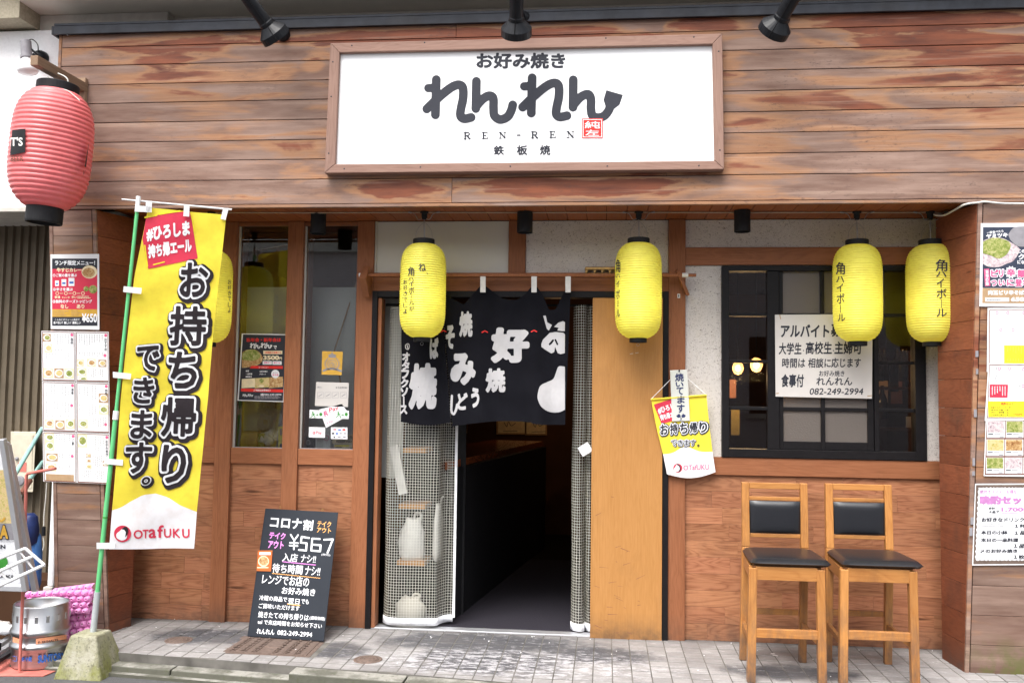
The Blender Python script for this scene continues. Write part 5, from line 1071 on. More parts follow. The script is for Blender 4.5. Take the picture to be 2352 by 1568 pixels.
# wooden plaque and small yellow hanging flag
HP = Plane(atY(*zT(550, 900), -.07), (-.02, 1, .03)); hf = thing('small_hanging_flag', 'small yellow and white shop flag on a string, hung askew on the post', 'flag', atY(*zT(550, 500), -.07))
def hrow(a, t):        # a across, t down: flag outline
    L = [(185, 478), (205, 600), (255, 850), (340, 1195), (385, 1425)]; Rr = [(885, 425), (905, 640), (930, 880), (965, 1170), (1000, 1400)]
    yl = 478+(1425-478)*t; yr = 425+(1400-425)*t; xl = np.interp(yl, [p[1] for p in L], [p[0] for p in L]); xr = np.interp(yr, [p[1] for p in Rr], [p[0] for p in Rr])
    bow = 62*math.sin(math.pi*a)*max(0, (t-.8)/.2); return (xl+(xr-xl)*a, yl+(yr-yl)*a+bow)
def wv(a): return .735-.085*math.exp(-((a-.47)/.2)**2)+.0*a
for mt, t0, t1, nm in (('bannery', lambda a: 0, wv, 'yellow_field'), ('bannerw', wv, lambda a: 1, 'white_field')):
    mb = MB(); n, m_ = 18, 8; V = [HP.pt(*zT(*hrow(i/n, t0(i/n)+(t1(i/n)-t0(i/n))*j/m_)), 0) for j in range(m_+1) for i in range(n+1)]; mb.add(V, [(j*(n+1)+i, (j+1)*(n+1)+i, (j+1)*(n+1)+i+1, j*(n+1)+i+1) for j in range(m_) for i in range(n)], 0, True); mb.build(nm, M[mt], hf)
MB().tube([HP.pt(*zT(182, 482), .004), HP.pt(*zT(888, 428), .004)], .006, 8).build('hem_rod', M['bannery'], hf); nail = atY(*zT(540, 118), -.07); MB().tube([HP.pt(*zT(180, 480), .004), nail, HP.pt(*zT(888, 428), .004)], .0022, 6).build('string', M['white'], hf)
pr = Print(); Rd = pr.m('red'); Wt = pr.m('bluewhite'); K = pr.m('ink')
shape(pr, HP, zT, [('p', [(235, 555), (470, 478), (520, 720), (325, 775)], 14)], Rd, .001); text(pr, HP, '#ひろしま', zT, [(262, 590), (520, 510), (535, 570), (285, 665)], Wt, .05, .002); text(pr, HP, '持ち帰エール', zT, [(290, 680), (540, 615), (550, 680), (312, 745)], Wt, .05, .002)
for g, mt, o in ((.19, K, .002), (.11, Wt, .003), (.035, K, .004)):
    dx = 5 if g > .15 else 0; sfx = (lambda q: [(x+dx, y+dx) for x, y in q])
    for i, c_ in enumerate('お持ち帰り'): x = 300+i*124; y = 800-i*7; text(pr, HP, c_, zT, sfx([(x, y), (x+92, y-6), (x+96, y+118), (x+6, y+126)]), mt, g, o, res=30)
    for i, c_ in enumerate('できます'): x = 440+i*80; y = 995-i*1; text(pr, HP, c_, zT, sfx([(x, y), (x+62, y-3), (x+62, y+72), (x+4, y+74)]), mt, g*.85 if g > .05 else .015, o, res=30)
text(pr, HP, '。', zT, [(770, 1050), (795, 1050), (795, 1078), (770, 1078)], K, .03, .003)
Pk = pr.m('pinkprint'); Rd2 = pr.m('red'); shape(pr, HP, zT, [('s', [(522, 1348), (523, 1349)], 56)], Rd2, .001, cell=3); shape(pr, HP, zT, [('p', smooth_pts([(508, 1308), (535, 1330), (548, 1365), (520, 1392), (488, 1388), (475, 1362), (492, 1335)], 3), 2)], Wt, .002, cell=3); shape(pr, HP, zT, [('s', smooth_pts([(515, 1300), (545, 1325), (552, 1365), (538, 1388)], 4), 7)], K, .003, cell=3); text(pr, HP, 'OTafUKU', zT, [(595, 1315), (918, 1300), (918, 1368), (595, 1375)], Pk, .012, .001)
pr.done('print', hf)
WP = Plane(atY(*zT(550, 430), -.085), (.0, 1, .02)); wp = thing('wooden_plaque', 'narrow pale wooden plaque with dark brush characters over the small flag', 'sign', atY(*zT(540, 120), -.085)); sheet('agedpaper', WP, zT, [(424, 112), (643, 102), (676, 752), (450, 758)], 0, .008, 'board', wp, .002)
M['palewood'] = plain('bleached_wood', (.62, .63, .58), .7, 0, .06, 5)
wp.children[0].data.materials[0] = M['palewood']
pr = Print(); N = pr.m('navy')
for c_, b_ in (('焼', (490, 152, 596, 250)), ('い', (498, 262, 592, 322)), ('て', (508, 330, 590, 418)), ('ま', (518, 438, 606, 528)), ('す', (515, 545, 606, 645))): text(pr, WP, c_, zT, b_, N, .03, .001, res=36)
shape(pr, WP, zT, [('p', [(505, 690), (540, 662), (558, 690), (552, 705), (525, 710)], 2), ('s', [(550, 700), (575, 745)], 3)], N, .001, cell=2); shape(pr, WP, zT, [('p', [(622, 685), (590, 662), (568, 690), (580, 708), (605, 708)], 2), ('s', [(578, 703), (552, 745)], 3)], N, .001, cell=2)
pr.done('lettering', wp); q = MB(); p_ = WP.pt(*zT(540, 118), .0); q.tube([p_+np.array([0, -.006, 0]), p_+np.array([0, .08, 0])], .0035, 8); q.tube([WP.pt(*zT(540, 106), .001), WP.pt(*zT(540, 132), .001)], .005, 6); q.build('nail', M['ink'], wp)
# ------------------------------------------------------------------ chalkboard
cbl = zH(372, 1248); cbr = zH(1070, 1295); ctl = zH(537, 83); ctr = zH(1202, 120)
A_ = atZ(*cbl, .006); B_ = atZ(*cbr, .006); T_ = atY(*ctl, -.075); n_ = np.cross(B_-A_, T_-A_); CB = Plane(A_, n_); ck = thing('chalkboard', 'tall dark chalkboard menu with chalk kana, leaning on the timber wall', 'chalkboard', A_)
cq = [(537, 83), (1202, 120), (1070, 1295), (372, 1248)]; sheet('ink', CB, zH, cq, 0, .014, 'board', ck, .003)
k = NB('slate_board'); f_ = k.noise(k.pos(), 5, 5, .6); M['slate'] = k.fin(k.mix(f_, (.010, .013, .020), (.022, .027, .037)), .5); ck.children[0].data.materials[0] = M['slate']
for x in (672, 1057): MB().tube([CB.pt(*zH(x+8*math.cos(a), (72 if x < 900 else 97)+9*math.sin(a)), -.005) for a in np.linspace(0, 6.28, 11)], .0014, 5).build('hook', M['brass'], ck)
pr = Print(); Wt = pr.m('bluewhite'); Pk = pr.m('mauve'); M['chalkpink'] = plain('chalk_pink', (.80, .28, .74), .8); M['chalkorange'] = plain('chalk_orange', (.82, .42, .14), .8); Pk = pr.m('chalkpink'); Or = pr.m('chalkorange'); O_ = .0007
def ct(s_, x0, y0, x1, y1, mi=None, g=.014, sl=.07): text(pr, CB, s_, zH, (x0, y0, x1, y1), Wt if mi is None else mi, g, O_, res=32, sl=sl, sk=.12)
ct('コロナ', 590, 160, 872, 250, None, .028); ct('割', 890, 185, 975, 278, None, .022); ct('テイク', 1015, 196, 1138, 246, Or, .02); ct('アウト', 1010, 254, 1138, 300, Or, .02); ct('テイク', 578, 298, 722, 355, Pk, .035); ct('アウト', 568, 374, 706, 440, Pk, .035)

for L_ in ([(768, 322), (800, 375)], [(835, 325), (800, 375), (796, 455)], [(762, 395), (835, 399)], [(758, 420), (830, 425)]): shape(pr, CB, zH, [('s', L_, 7)], Wt, O_, cell=2.5)
shape(pr, CB, zH, [('s', [(935, 352), (868, 341), (860, 394), (914, 400), (908, 466), (843, 460)], 8)], Wt, O_, cell=2.5); shape(pr, CB, zH, [('s', [(1032, 361), (964, 357), (955, 466), (1036, 473), (1041, 418), (960, 411)], 8)], Wt, O_, cell=2.5); shape(pr, CB, zH, [('s', [(1073, 368), (1152, 364), (1104, 486)], 8)], Wt, O_, cell=2.5)
ct('(税別)', 1048, 492, 1130, 514, None, 0); ct('入店', 698, 488, 835, 562); ct('ナシ!!', 865, 503, 1000, 570); ct('待ち時間', 606, 583, 880, 665); ct('ナシ!!', 905, 608, 1040, 686)
ct('レンジでお店の', 515, 680, 940, 768); ct('お好み焼き', 692, 795, 995, 860); ct('冷蔵の商品で', 485, 872, 738, 918); ct('翌日', 748, 900, 850, 950, None, .015); ct('でも', 868, 906, 935, 950); ct('ご賞味いただけます', 480, 945, 850, 990); ct('焼きたての持ち帰りは', 476, 1018, 935, 1074); ct('(通常価格)', 942, 1062, 1082, 1098, None, .015)
ct('tel で来店時間をお知らせ下さい', 470, 1092, 1055, 1135, None, .012); ct('れんれん', 462, 1175, 622, 1222, None, .02); ct('082-249-2994', 650, 1190, 965, 1232, None, .012)
for (x0, y0, x1, y1, mi) in ((692, 567, 995, 598, Pk), (597, 673, 1037, 718, Or), (738, 952, 852, 966, Or)): shape(pr, CB, zH, [('s', [(x0+(x1-x0)*i/40, y0+(y1-y0)*i/40+(3 if i % 2 else -3)) for i in range(41)], 2.6)], mi, O_)
pr.done('lettering', ck)
nc = thing('noodle_card', 'orange packet card with a bowl picture stuck on the chalkboard edge', 'card', CB.pt(*zH(530, 560), .01)); sheet('redsteel', CB, zH, [(468, 465), (602, 465), (588, 656), (456, 652)], .006, .002, 'card', nc); M['orangecard'] = plain('orange_card', (.50, .13, .03), .4); nc.children[0].data.materials[0] = M['orangecard']
pr = Print(); rect(pr, CB, zH, (482, 482, 585, 506), pr.m('bluewhite'), .007); disc(pr, CB, zH, 520, 564, 50, 50, pr.m('cream'), .007); disc(pr, CB, zH, 521, 562, 42, 40, pr.m('food_brown'), .0078); rect(pr, CB, zH, (462, 616, 565, 626), pr.m('cream'), .007); pr.done('print', nc)
# ------------------------------------------------------------------ tall flag on a pole
FB_ = atY(214, 1452, -.845); FT_ = atY(318, 456, -.845); dirp = (FT_-FB_)/np.linalg.norm(FT_-FB_); ang = R_(33); dh = np.array([math.cos(ang), math.sin(ang), -.05]); nB = np.cross(dh, dirp)
def bdisp(q):
    u = (q-FB_) @ dh; h = q[2]; return .015*math.sin(u*9+h*1.6)*min(1, max(0, (2.45-h)*.8))+.006*math.sin(h*7+u*20)*min(1, u*4 if u > 0 else 0)+.0025*math.sin(h*23-u*11)
BP = Plane(FB_+(-nB/np.linalg.norm(nB))*0, nB, bdisp); BPf = Plane(FB_, nB)
fl = thing('tall_flag', 'tall yellow and white takeaway flag on a green pole in a concrete foot', 'flag', FB_)
MB().tube([FB_+dirp*.0, FB_+dirp*.22], .0165, 16).build('socket', M['greypipe'], fl)
j = FB_+dirp*1.18; MB().tube([FB_+dirp*.05, j], .0125, 12).build('pole', M['greenpole'], fl); MB().tube([j, FT_], .0098, 12).build('pole', M['greenpole'], fl)
MB().tube([j-dirp*.02, j+dirp*.028], .0155, 14).build('collar', M['white'], fl); MB().tube([FT_-dirp*.045, FT_+dirp*.012], .013, 12).build('cap', M['white'], fl); MB().tube([FB_+dirp*.62, FB_+dirp*.628], .0135, 12).build('pole_ring', M['green'], fl)
MB().tube([BPf.pt(*z4(1108, 60), .0), BPf.pt(*z4(2110, 155), .0)], [.004, .006], 10).build('crossbar', M['white'], fl)
BL = [(1352, 135, z4), (1225, 760, z4), (1150, 1400, z4), (1100, 485, z5), (1060, 1040, z5), (1020, 1500, z5), (992, 345, z6)]; BR_ = [(2062, 205, z4), (2000, 760, z4), (1930, 1400, z4), (1895, 470, z5), (1845, 1030, z5), (1800, 1480, z5), (1770, 345, z6)]
Lp = [f(x, y) for x, y, f in BL]; Rp = [f(x, y) for x, y, f in BR_]
def bxy(a, t):
    yl = Lp[0][1]+(Lp[-1][1]-Lp[0][1])*t; yr = Rp[0][1]+(Rp[-1][1]-Rp[0][1])*t
    xl = np.interp(yl, [p[1] for p in Lp], [p[0] for p in Lp]); xr = np.interp(yr, [p[1] for p in Rp], [p[0] for p in Rp]); return (xl+(xr-xl)*a, yl+(yr-yl)*a)
def wv2(a): return float(np.interp(a, [0, .1, .2, .35, .5, .65, .8, 1], [.889, .881, .864, .844, .840, .851, .874, .893]))-.003
for mt, t0, t1, nm, m_ in (('bannery', lambda a: 0, wv2, 'yellow_field', 60), ('bannerw', wv2, lambda a: 1, 'white_field', 12)):
    mb = MB(); n = 24; V = [BP.pt(*bxy(i/n, t0(i/n)+(t1(i/n)-t0(i/n))*j/m_), 0) for j in range(m_+1) for i in range(n+1)]; mb.add(V, [(j*(n+1)+i, (j+1)*(n+1)+i, (j+1)*(n+1)+i+1, j*(n+1)+i+1) for j in range(m_) for i in range(n)], 0, True); mb.build(nm, M[mt], fl)
for (f, b_) in ((z4, [(1232, 118), (1380, 124), (1380, 178), (1226, 172)]), (z4, [(1330, 72), (1385, 76), (1382, 180), (1325, 178)]), (z4, [(1678, 105), (1728, 110), (1724, 218), (1670, 214)]), (z4, [(2035, 138), (2085, 142), (2055, 250), (2010, 238)]), (z4, [(1128, 852), (1292, 868), (1286, 922), (1122, 904)]),
                (z5, [(1028, 250), (1196, 268), (1190, 320), (1030, 304)]), (z5, [(955, 1040), (1122, 1052), (1118, 1105), (950, 1090)]), (z6, [(880, 288), (1050, 290), (1050, 346), (880, 346)])): sheet('white', BPf, f, b_, .018, .003, 'tab', fl)
pr = Print(); Rd = pr.m('red'); Wt = pr.m('bluewhite'); K = pr.m('ink'); Yl = pr.m('yellow'); M['bannerink'] = plain('brown_black_print', (.028, .022, .026), .8); K = pr.m('bannerink')
shape(pr, BP, z4, [('p', [(1345, 225), (1720, 178), (1735, 240), (1790, 590), (1360, 680), (1310, 420)], 12)], Rd, .002)
shape(pr, BP, z4, [('s', [(1322, 225), (1430, 205)], 7), ('s', [(1450, 196), (1560, 178), (1640, 166)], 7), ('s', [(1745, 190), (1775, 350)], 6), ('s', [(1320, 480), (1345, 670)], 6), ('s', [(1400, 655), (1500, 630)], 5)], Yl, .0035)
text(pr, BP, '#ひろしま', z4, [(1338, 320), (1722, 262), (1728, 385), (1342, 438)], Wt, .055, .004); text(pr, BP, '持ち帰エール', z4, [(1350, 480), (1738, 418), (1748, 535), (1358, 592)], Wt, .055, .004)
big = [('お', z4, (1650, 645, 1890, 945)), ('持', z4, (1560, 1040, 1872, 1385)), ('ち', z5, (1545, 75, 1790, 395)), ('帰', z5, (1478, 490, 1782, 835)), ('り', z5, (1485, 925, 1690, 1260)), ('で', z5, (1252, 15, 1450, 235)), ('き', z5, (1222, 305, 1402, 535)), ('ま', z5, (1200, 605, 1385, 855)), ('す', z5, (1150, 900, 1380, 1170)), ('。', z5, (1298, 1210, 1368, 1278))]
for g, mt, o in ((.150, K, .004), (.082, Wt, .006), (.028, K, .008)):
    dx = 14 if g > .14 else 0
    for c_, f, (x0, y0, x1, y1) in big:
        gg = g*(1.0 if c_ != '。' else .8); sk = 22
        text(pr, BP, c_, f, [(x0+6+dx, y0+dx), (x1+6+dx, y0+dx+4), (x1-10+dx, y1+dx), (x0-10+dx, y1+dx-4)], mt, gg, o, res=44)
disc(pr, BP, z6, 1115, 203, 78, 76, Rd, .003, 28); shape(pr, BP, z6, [('p', smooth_pts([(1120, 150), (1150, 190), (1150, 240), (1110, 262), (1065, 240), (1062, 205), (1090, 180)], 4), 2)], Wt, .0042); shape(pr, BP, z6, [('p', smooth_pts([(1108, 160), (1135, 140), (1160, 150), (1164, 190), (1140, 232), (1145, 190), (1130, 165)], 4), 1)], K, .0052)
text(pr, BP, 'O', z6, (1218, 170, 1298, 248), Rd, .02, .003); text(pr, BP, 'T', z6, (1300, 170, 1352, 245), Rd, .02, .003); text(pr, BP, 'a', z6, (1358, 168, 1422, 246), Rd, .02, .003); text(pr, BP, 'f', z6, (1440, 136, 1492, 245), Rd, .02, .003); text(pr, BP, 'U', z6, (1500, 168, 1562, 246), Rd, .02, .003); text(pr, BP, 'K', z6, (1582, 168, 1645, 246), Rd, .02, .003); text(pr, BP, 'U', z6, (1665, 168, 1728, 246), Rd, .02, .003)
pr.done('print', fl)
# concrete foot
ft = MB(); zb = -.1; b4 = [(-2.905, -.985), (-2.635, -.985), (-2.640, -.705), (-2.905, -.705)]; zt_ = float(atY(200, 1460, -.94)[2])
t4 = [(-2.845, -.935), (-2.70, -.935), (-2.70, -.78), (-2.845, -.78)]
ft.hexa([(x, y, zb) for x, y in b4], [(x, y, zt_) for x, y in t4]); tag(ft.build('flag_foot', M['moss'], None, .010), 'mossy tapered concrete block holding the flag pole', 'concrete block')
# ------------------------------------------------------------------ stools
def stool(lab):
    t_ = thing('bar_stool', lab, 'stool', (.94, -.6, 0), 'wooden bar stools below the window')
    ZS = .575
    for x in (.750, 1.104): MB().bar((x, -.800, 0), (x+(.012 if x < .9 else -.004), -.790, ZS), .042, .042, (0, 1, 0)).build('leg', M['stool'], t_, .004)
    for x, xt in ((.770, .787), (1.090, 1.106)):
        q = MB(); q.hexa([(x-.020, -.41, 0), (x+.020, -.41, 0), (x+.020, -.372, 0), (x-.020, -.372, 0)], [(xt-.021, -.405, .62), (xt+.021, -.405, .62), (xt+.021, -.362, .62), (xt-.021, -.362, .62)]); q.build('leg', M['stool'], t_, .004)
        q = MB(); q.hexa([(xt-.021, -.405, .6205), (xt+.021, -.405, .6205), (xt+.021, -.362, .6205), (xt-.021, -.362, .6205)], [(xt-.020, -.385, .975), (xt+.020, -.385, .975), (xt+.020, -.350, .975), (xt-.020, -.350, .975)]); q.build('back_post', M['stool'], t_, .004)
    for (z0, z1, nm, a) in ((.940, .974, 'top_rail', .0), (.876, .897, 'back_rail', 0), (.672, .694, 'back_rail', 0)): MB().box(.808, 1.086, -.388 if z0 < .7 else -.380, -.355, z0, z1).build(nm, M['stoolx'], t_, .003)
    # padded back
    def pad(x0, x1, y0, y1, z0, z1, name, bulge, axis):
        n = 14; V = []; Fc = []
        for j in range(n+1):
            for i in range(n+1):
                u, v = i/n, j/n; e = (1-abs(2*u-1)**5)*(1-abs(2*v-1)**5)
                if axis == 'y': V.append((x0+(x1-x0)*u, y1-(y1-y0)*(.35+.65*e**.6) if 1 else 0, z0+(z1-z0)*v))
                else: V.append((x0+(x1-x0)*u, y0+(y1-y0)*v, z0+(z1-z0)*e**.5))
        for j in range(n):
            for i in range(n): a = j*(n+1)+i; Fc.append((a, a+1, a+n+2, a+n+1) if axis != 'y' else (a, a+1, a+n+2, a+n+1))
        return V, Fc
    V, Fc = pad(.809, 1.085, -.402, -.375, .696, .874, 'b', 1, 'y'); q = MB(); q.add(V, Fc, 0, True); q.build('back_pad', M['vinylblack'], t_); MB().box(.810, 1.084, -.376, -.366, .697, .873).build('pad_backing', M['blackmat'], t_)
    # seat: trapezoid cushion
    n = 20; V = []; Fc = []
    for side in (0, 1):
        for j in range(n+1):
            for i in range(n+1):
                u, v = i/n, j/n; c = .952; hw = .206-.016*v; r_c = 1-.03*(abs(2*u-1)**8)*(abs(2*v-1)**8); e = max(0, (1-abs(2*u-1)**7)*(1-abs(2*v-1)**7))
                x = c+(2*u-1)*hw*r_c+.0*v; y = -.825+.43*v; V.append((x, y+(.5-v)*.02*(abs(2*u-1)**8), (.602+.026*e**.42 if side == 0 else .602-.018*e**.25)))
    m_ = (n+1)*(n+1)
    for j in range(n):
        for i in range(n): a = j*(n+1)+i; Fc += [(a, a+1, a+n+2, a+n+1), (m_+a, m_+a+n+1, m_+a+n+2, m_+a+1)]
    q = MB(); q.add(V, Fc, 0, True); q.build('seat', M['vinylblack'], t_)
    for a, b, w_ in (((.775, -.797), (1.083, -.797), 0), ((.795, -.388), (1.08, -.388), 1)): MB().box(a[0], b[0], a[1]-.011, a[1]+.011, .515, .583).build('apron', M['stoolx'], t_, .002)
    for x0, x1 in ((.757, .782), (1.098, 1.100)): MB().bar((x0, -.778, .549), (x1, -.404, .549), .022, .066, (0, 0, 1)).build('apron', M['stoolx'], t_, .002)
    MB().box(.772, 1.083, -.812, -.785, .225, .270).build('footrest', M['stoolx'], t_, .003); MB().box(.792, 1.070, -.398, -.378, .252, .284).build('stretcher', M['stoolx'], t_, .003)
    for x0, x1 in ((.752, .772), (1.102, 1.092)): MB().bar((x0, -.778, .200), (x1, -.410, .200), .020, .034, (0, 0, 1)).build('stretcher', M['stoolx'], t_, .003)
    return t_
st1 = stool('honey wood bar stool with black pads, on the side nearer the door'); st2 = copy_thing(st1, (.464, .035, 0), 'honey wood bar stool with black pads, on the side nearer the poster pillar')
# ------------------------------------------------------------------ posters on the pillars
def vlines(pr, surf, fr, x0, x1, y0, y1, n, mi, off, seed=0, w_=1.6, fill=.8):
    rg = random.Random(seed)
    for i in range(n):
        x = x0+(x1-x0)*(i+.5)/n; y = y0; ye = y0+(y1-y0)*rg.uniform(fill-.3, 1)
        while y < ye:
            h = rg.uniform(2.5, 6); rect(pr, surf, fr, (x-w_, y, x+w_, min(y+h, ye)), mi, off); y += h+rg.uniform(1.2, 2.2)
def hlines(pr, surf, fr, x0, x1, y0, y1, n, mi, off, seed=0, w_=3):
    rg = random.Random(seed)
    for i in range(n):
        y = y0+(y1-y0)*(i+.5)/n; x = x0
        while x < x0+(x1-x0)*rg.uniform(.6, 1): h = rg.uniform(6, 16); rect(pr, surf, fr, (x, y-w_, min(x+h, x1), y+w_), mi, off); x += h+3
lp = thing('lunch_poster', 'red and black laminated lunch curry poster above the menu pages', 'poster', SFL.pt(*z4(680, 900))); sheet('paper', SFL, z4, [(460, 562), (903, 558), (906, 1248), (462, 1240)], .005, .002, 'sheet', lp)
pr = Print(); K = pr.m('ink'); R = pr.m('red'); W_ = pr.m('bluewhite'); C_ = pr.m('cream'); o1, o2 = .0056, .0064
rect(pr, SFL, z4, (475, 600, 886, 695), K, o1); rect(pr, SFL, z4, (475, 695, 886, 1062), R, o1); rect(pr, SFL, z4, (475, 1062, 886, 1130), pr.m('ochre'), o1); rect(pr, SFL, z4, (475, 1130, 888, 1212), K, o1)
text(pr, SFL, 'ランチ限定メニュー！', z4, (502, 618, 865, 660), W_, .04, o2); text(pr, SFL, '牛すじカレー', z4, (518, 686, 742, 722), C_, .05, o2); text(pr, SFL, '①ご飯の量を選ぶ', z4, (482, 738, 700, 766), W_, .03, o2); text(pr, SFL, '②辛さを選ぶ', z4, (484, 866, 662, 894), W_, .03, o2); text(pr, SFL, '③無料のチーズトッピング', z4, (480, 975, 838, 1005), W_, .03, o2)
text(pr, SFL, 'なし', z4, (553, 1018, 622, 1052), C_, .04, o2); text(pr, SFL, 'あり', z4, (700, 1018, 768, 1052), C_, .04, o2); text(pr, SFL, '¥650', z4, (748, 1102, 882, 1178), W_, .03, o2); text(pr, SFL, '食べない？楽しい？美味しい', z4, (488, 1172, 735, 1196), W_, .03, o2); text(pr, SFL, 'こんなにボリューム満点で', z4, (500, 1146, 725, 1166), W_, .01, o2)
disc(pr, SFL, z4, 815, 722, 72, 60, C_, o2); disc(pr, SFL, z4, 808, 728, 58, 44, pr.m('food_brown'), .0072); disc(pr, SFL, z4, 848, 880, 38, 38, pr.m('food_green'), o2); disc(pr, SFL, z4, 785, 876, 24, 24, pr.m('food_green'), o2)
for x, w_, h_ in ((502, 34, 50), (560, 44, 62), (624, 54, 74)): rect(pr, SFL, z4, (x, 850-h_, x+w_, 850), W_, o2); rect(pr, SFL, z4, (x+8, 850-h_*.55, x+w_-8, 850-h_*.3), pr.m('blueprint'), .0072)
for i in range(4): shape(pr, SFL, z4, [('s', [(522+78*i+14*math.cos(a), 916+14*math.sin(a)) for a in np.linspace(0, 6.283, 12)], 2.5)], C_, o2, cell=2); 
for i in range(3): rect(pr, SFL, z4, (545+78*i, 914, 575+78*i, 919), C_, o2)
for i in range(3): hlines(pr, SFL, z4, 480, 630, 1070+i*18, 1086+i*18, 1, pr.m('tan'), o2, i, 3); hlines(pr, SFL, z4, 650, 745, 1070+i*18, 1086+i*18, 1, pr.m('tan'), o2, i+7, 3)
text(pr, SFL, '普通', z4, (498, 940, 548, 962), C_, .03, o2); text(pr, SFL, 'ちょい辛', z4, (565, 945, 635, 962), C_, .03, o2); text(pr, SFL, '辛い', z4, (652, 940, 698, 962), C_, .03, o2); hlines(pr, SFL, z4, 706, 826, 938, 966, 2, C_, o2, 3, 4)
pr.done('print', lp)
# six laminated menu pages in two columns, each its own sheet
def mg(a, b):           # menu board position: a across 0..1, b down 0..1, in picture coordinates
    TLx, TLy = z4(375, 1255); TRx, TRy = z4(993, 1264); BRx, BRy = z5(1007, 1277); BLx, BLy = z5(393, 1252)
    return (TLx*(1-a)*(1-b)+TRx*a*(1-b)+BRx*a*b+BLx*(1-a)*b, TLy*(1-a)*(1-b)+TRy*a*(1-b)+BRy*a*b+BLy*(1-a)*b)
class MG:
    def __init__(s, a0, a1, b0, b1): s.q = (a0, a1, b0, b1)
    def __call__(s, x, y): a0, a1, b0, b1 = s.q; return mg(a0+(a1-a0)*x/100, b0+(b1-b0)*y/140)
heads = [('逸品', '一品', 0), ('おすすめ', 'サラダ', 1), ('酒肴', 'チーズ', 2), ('肉類', '牛・鶏', 3), ('ご飯', 'デザート', 4), ('お好み焼き', 'トッピング', 5)]
labs = ['laminated menu page, upper left of six, with a column of dish photos', 'laminated menu page, upper right of six, three dish photos in a row', 'laminated menu page, middle left of six, three noodle photos at its foot', 'laminated menu page, middle right of six, two plate photos at its edge', 'laminated menu page, lower left of six, four photos down its left side', 'laminated menu page, lower right of six, green pancake photo in its corner']
phot = [[(4, 8, 28, 30), (8, 36, 32, 60), (4, 104, 34, 132), (37, 104, 65, 132), (67, 104, 95, 132)], [(4, 78, 24, 98), (34, 76, 60, 98), (68, 78, 92, 98), (4, 102, 32, 124), (10, 126, 34, 138)], [(6, 106, 33, 130), (38, 108, 66, 134), (70, 104, 96, 130)], [(68, 30, 96, 56), (68, 62, 96, 88), (6, 104, 34, 128)], [(6, 4, 34, 26), (6, 26, 34, 52), (10, 60, 44, 82), (8, 88, 40, 110), (8, 118, 92, 136)], [(2, 3, 32, 40), (28, 58, 42, 68), (28, 72, 42, 82), (26, 86, 44, 100), (78, 76, 96, 90)]]
fm = ['food_green', 'food_mixed', 'food_brown', 'food_mixed', 'food_green']
mp = thing('menu_pages', 'two columns of three laminated menu pages taped on the left pillar', 'menu', SFL.pt(*mg(.5, .5)))
for i in range(6):
    a, b = i % 2, i//2; F6 = MG(a*.5+.004, a*.5+.496, b/3+.002, (b+1)/3-.002); pg = sheet('paper', SFL, F6, (0, 0, 100, 140), .006+.001*(i % 3), .0015, 'page', mp); pg['label'] = labs[i]
    pr = Print(); o = .0068+.001*(i % 3); Br = pr.m('brown'); G = pr.m('grey'); P_k = pr.m('pinkprint'); KK = pr.m('ink')
    for b_ in ((2, 2, 98, 4), (2, 136, 98, 139), (2, 4, 4, 136), (96.5, 4, 98, 136)): rect(pr, SFL, F6, b_, Br, o)
    for n_, b_ in enumerate(phot[i]):
        rect(pr, SFL, F6, b_, pr.m('tan' if (i == 4 and n_ == 4) or (n_+i) % 3 == 0 else 'cream'), o)
        if not (i == 4 and n_ == 4): disc(pr, SFL, F6, (b_[0]+b_[2])/2, (b_[1]+b_[3])/2, (b_[2]-b_[0])*.44, (b_[3]-b_[1])*.40, pr.m('bluewhite'), o+.0004, 12); disc(pr, SFL, F6, (b_[0]+b_[2])/2+1, (b_[1]+b_[3])/2, (b_[2]-b_[0])*.35, (b_[3]-b_[1])*.30, pr.m(fm[(n_+i) % 5]), o+.0008, 11)
    disc(pr, SFL, F6, 91, 10, 4.5, 4.5, P_k, o, 12); vtext(pr, SFL, heads[i][0], F6, 87, 94, 18, 18+9*len(heads[i][0]), KK, .02, o)
    if i in (2, 3, 4, 1): disc(pr, SFL, F6, 88, 66 if i != 3 else 116, 4.5, 4.5, P_k, o, 12)
    for (x0, x1, y0, y1, n_) in [[(36, 84, 8, 40, 6), (36, 84, 50, 58, 5), (10, 84, 62, 98, 8)], [(8, 84, 8, 40, 10), (8, 84, 58, 70, 10), (36, 84, 104, 134, 7)], [(8, 82, 8, 46, 9), (8, 82, 56, 92, 9), (10, 82, 94, 103, 9)], [(6, 62, 8, 56, 7), (6, 62, 62, 98, 6), (40, 92, 96, 134, 7)], [(38, 84, 6, 36, 6), (44, 84, 60, 84, 4), (44, 84, 92, 108, 4)], [(46, 84, 8, 54, 5), (46, 78, 60, 96, 5), (6, 84, 104, 132, 12)]][i]: vlines(pr, SFL, F6, x0, x1, y0, y1, n_, G, o, i*7+n_, .75)
    pr.done('print', pg)
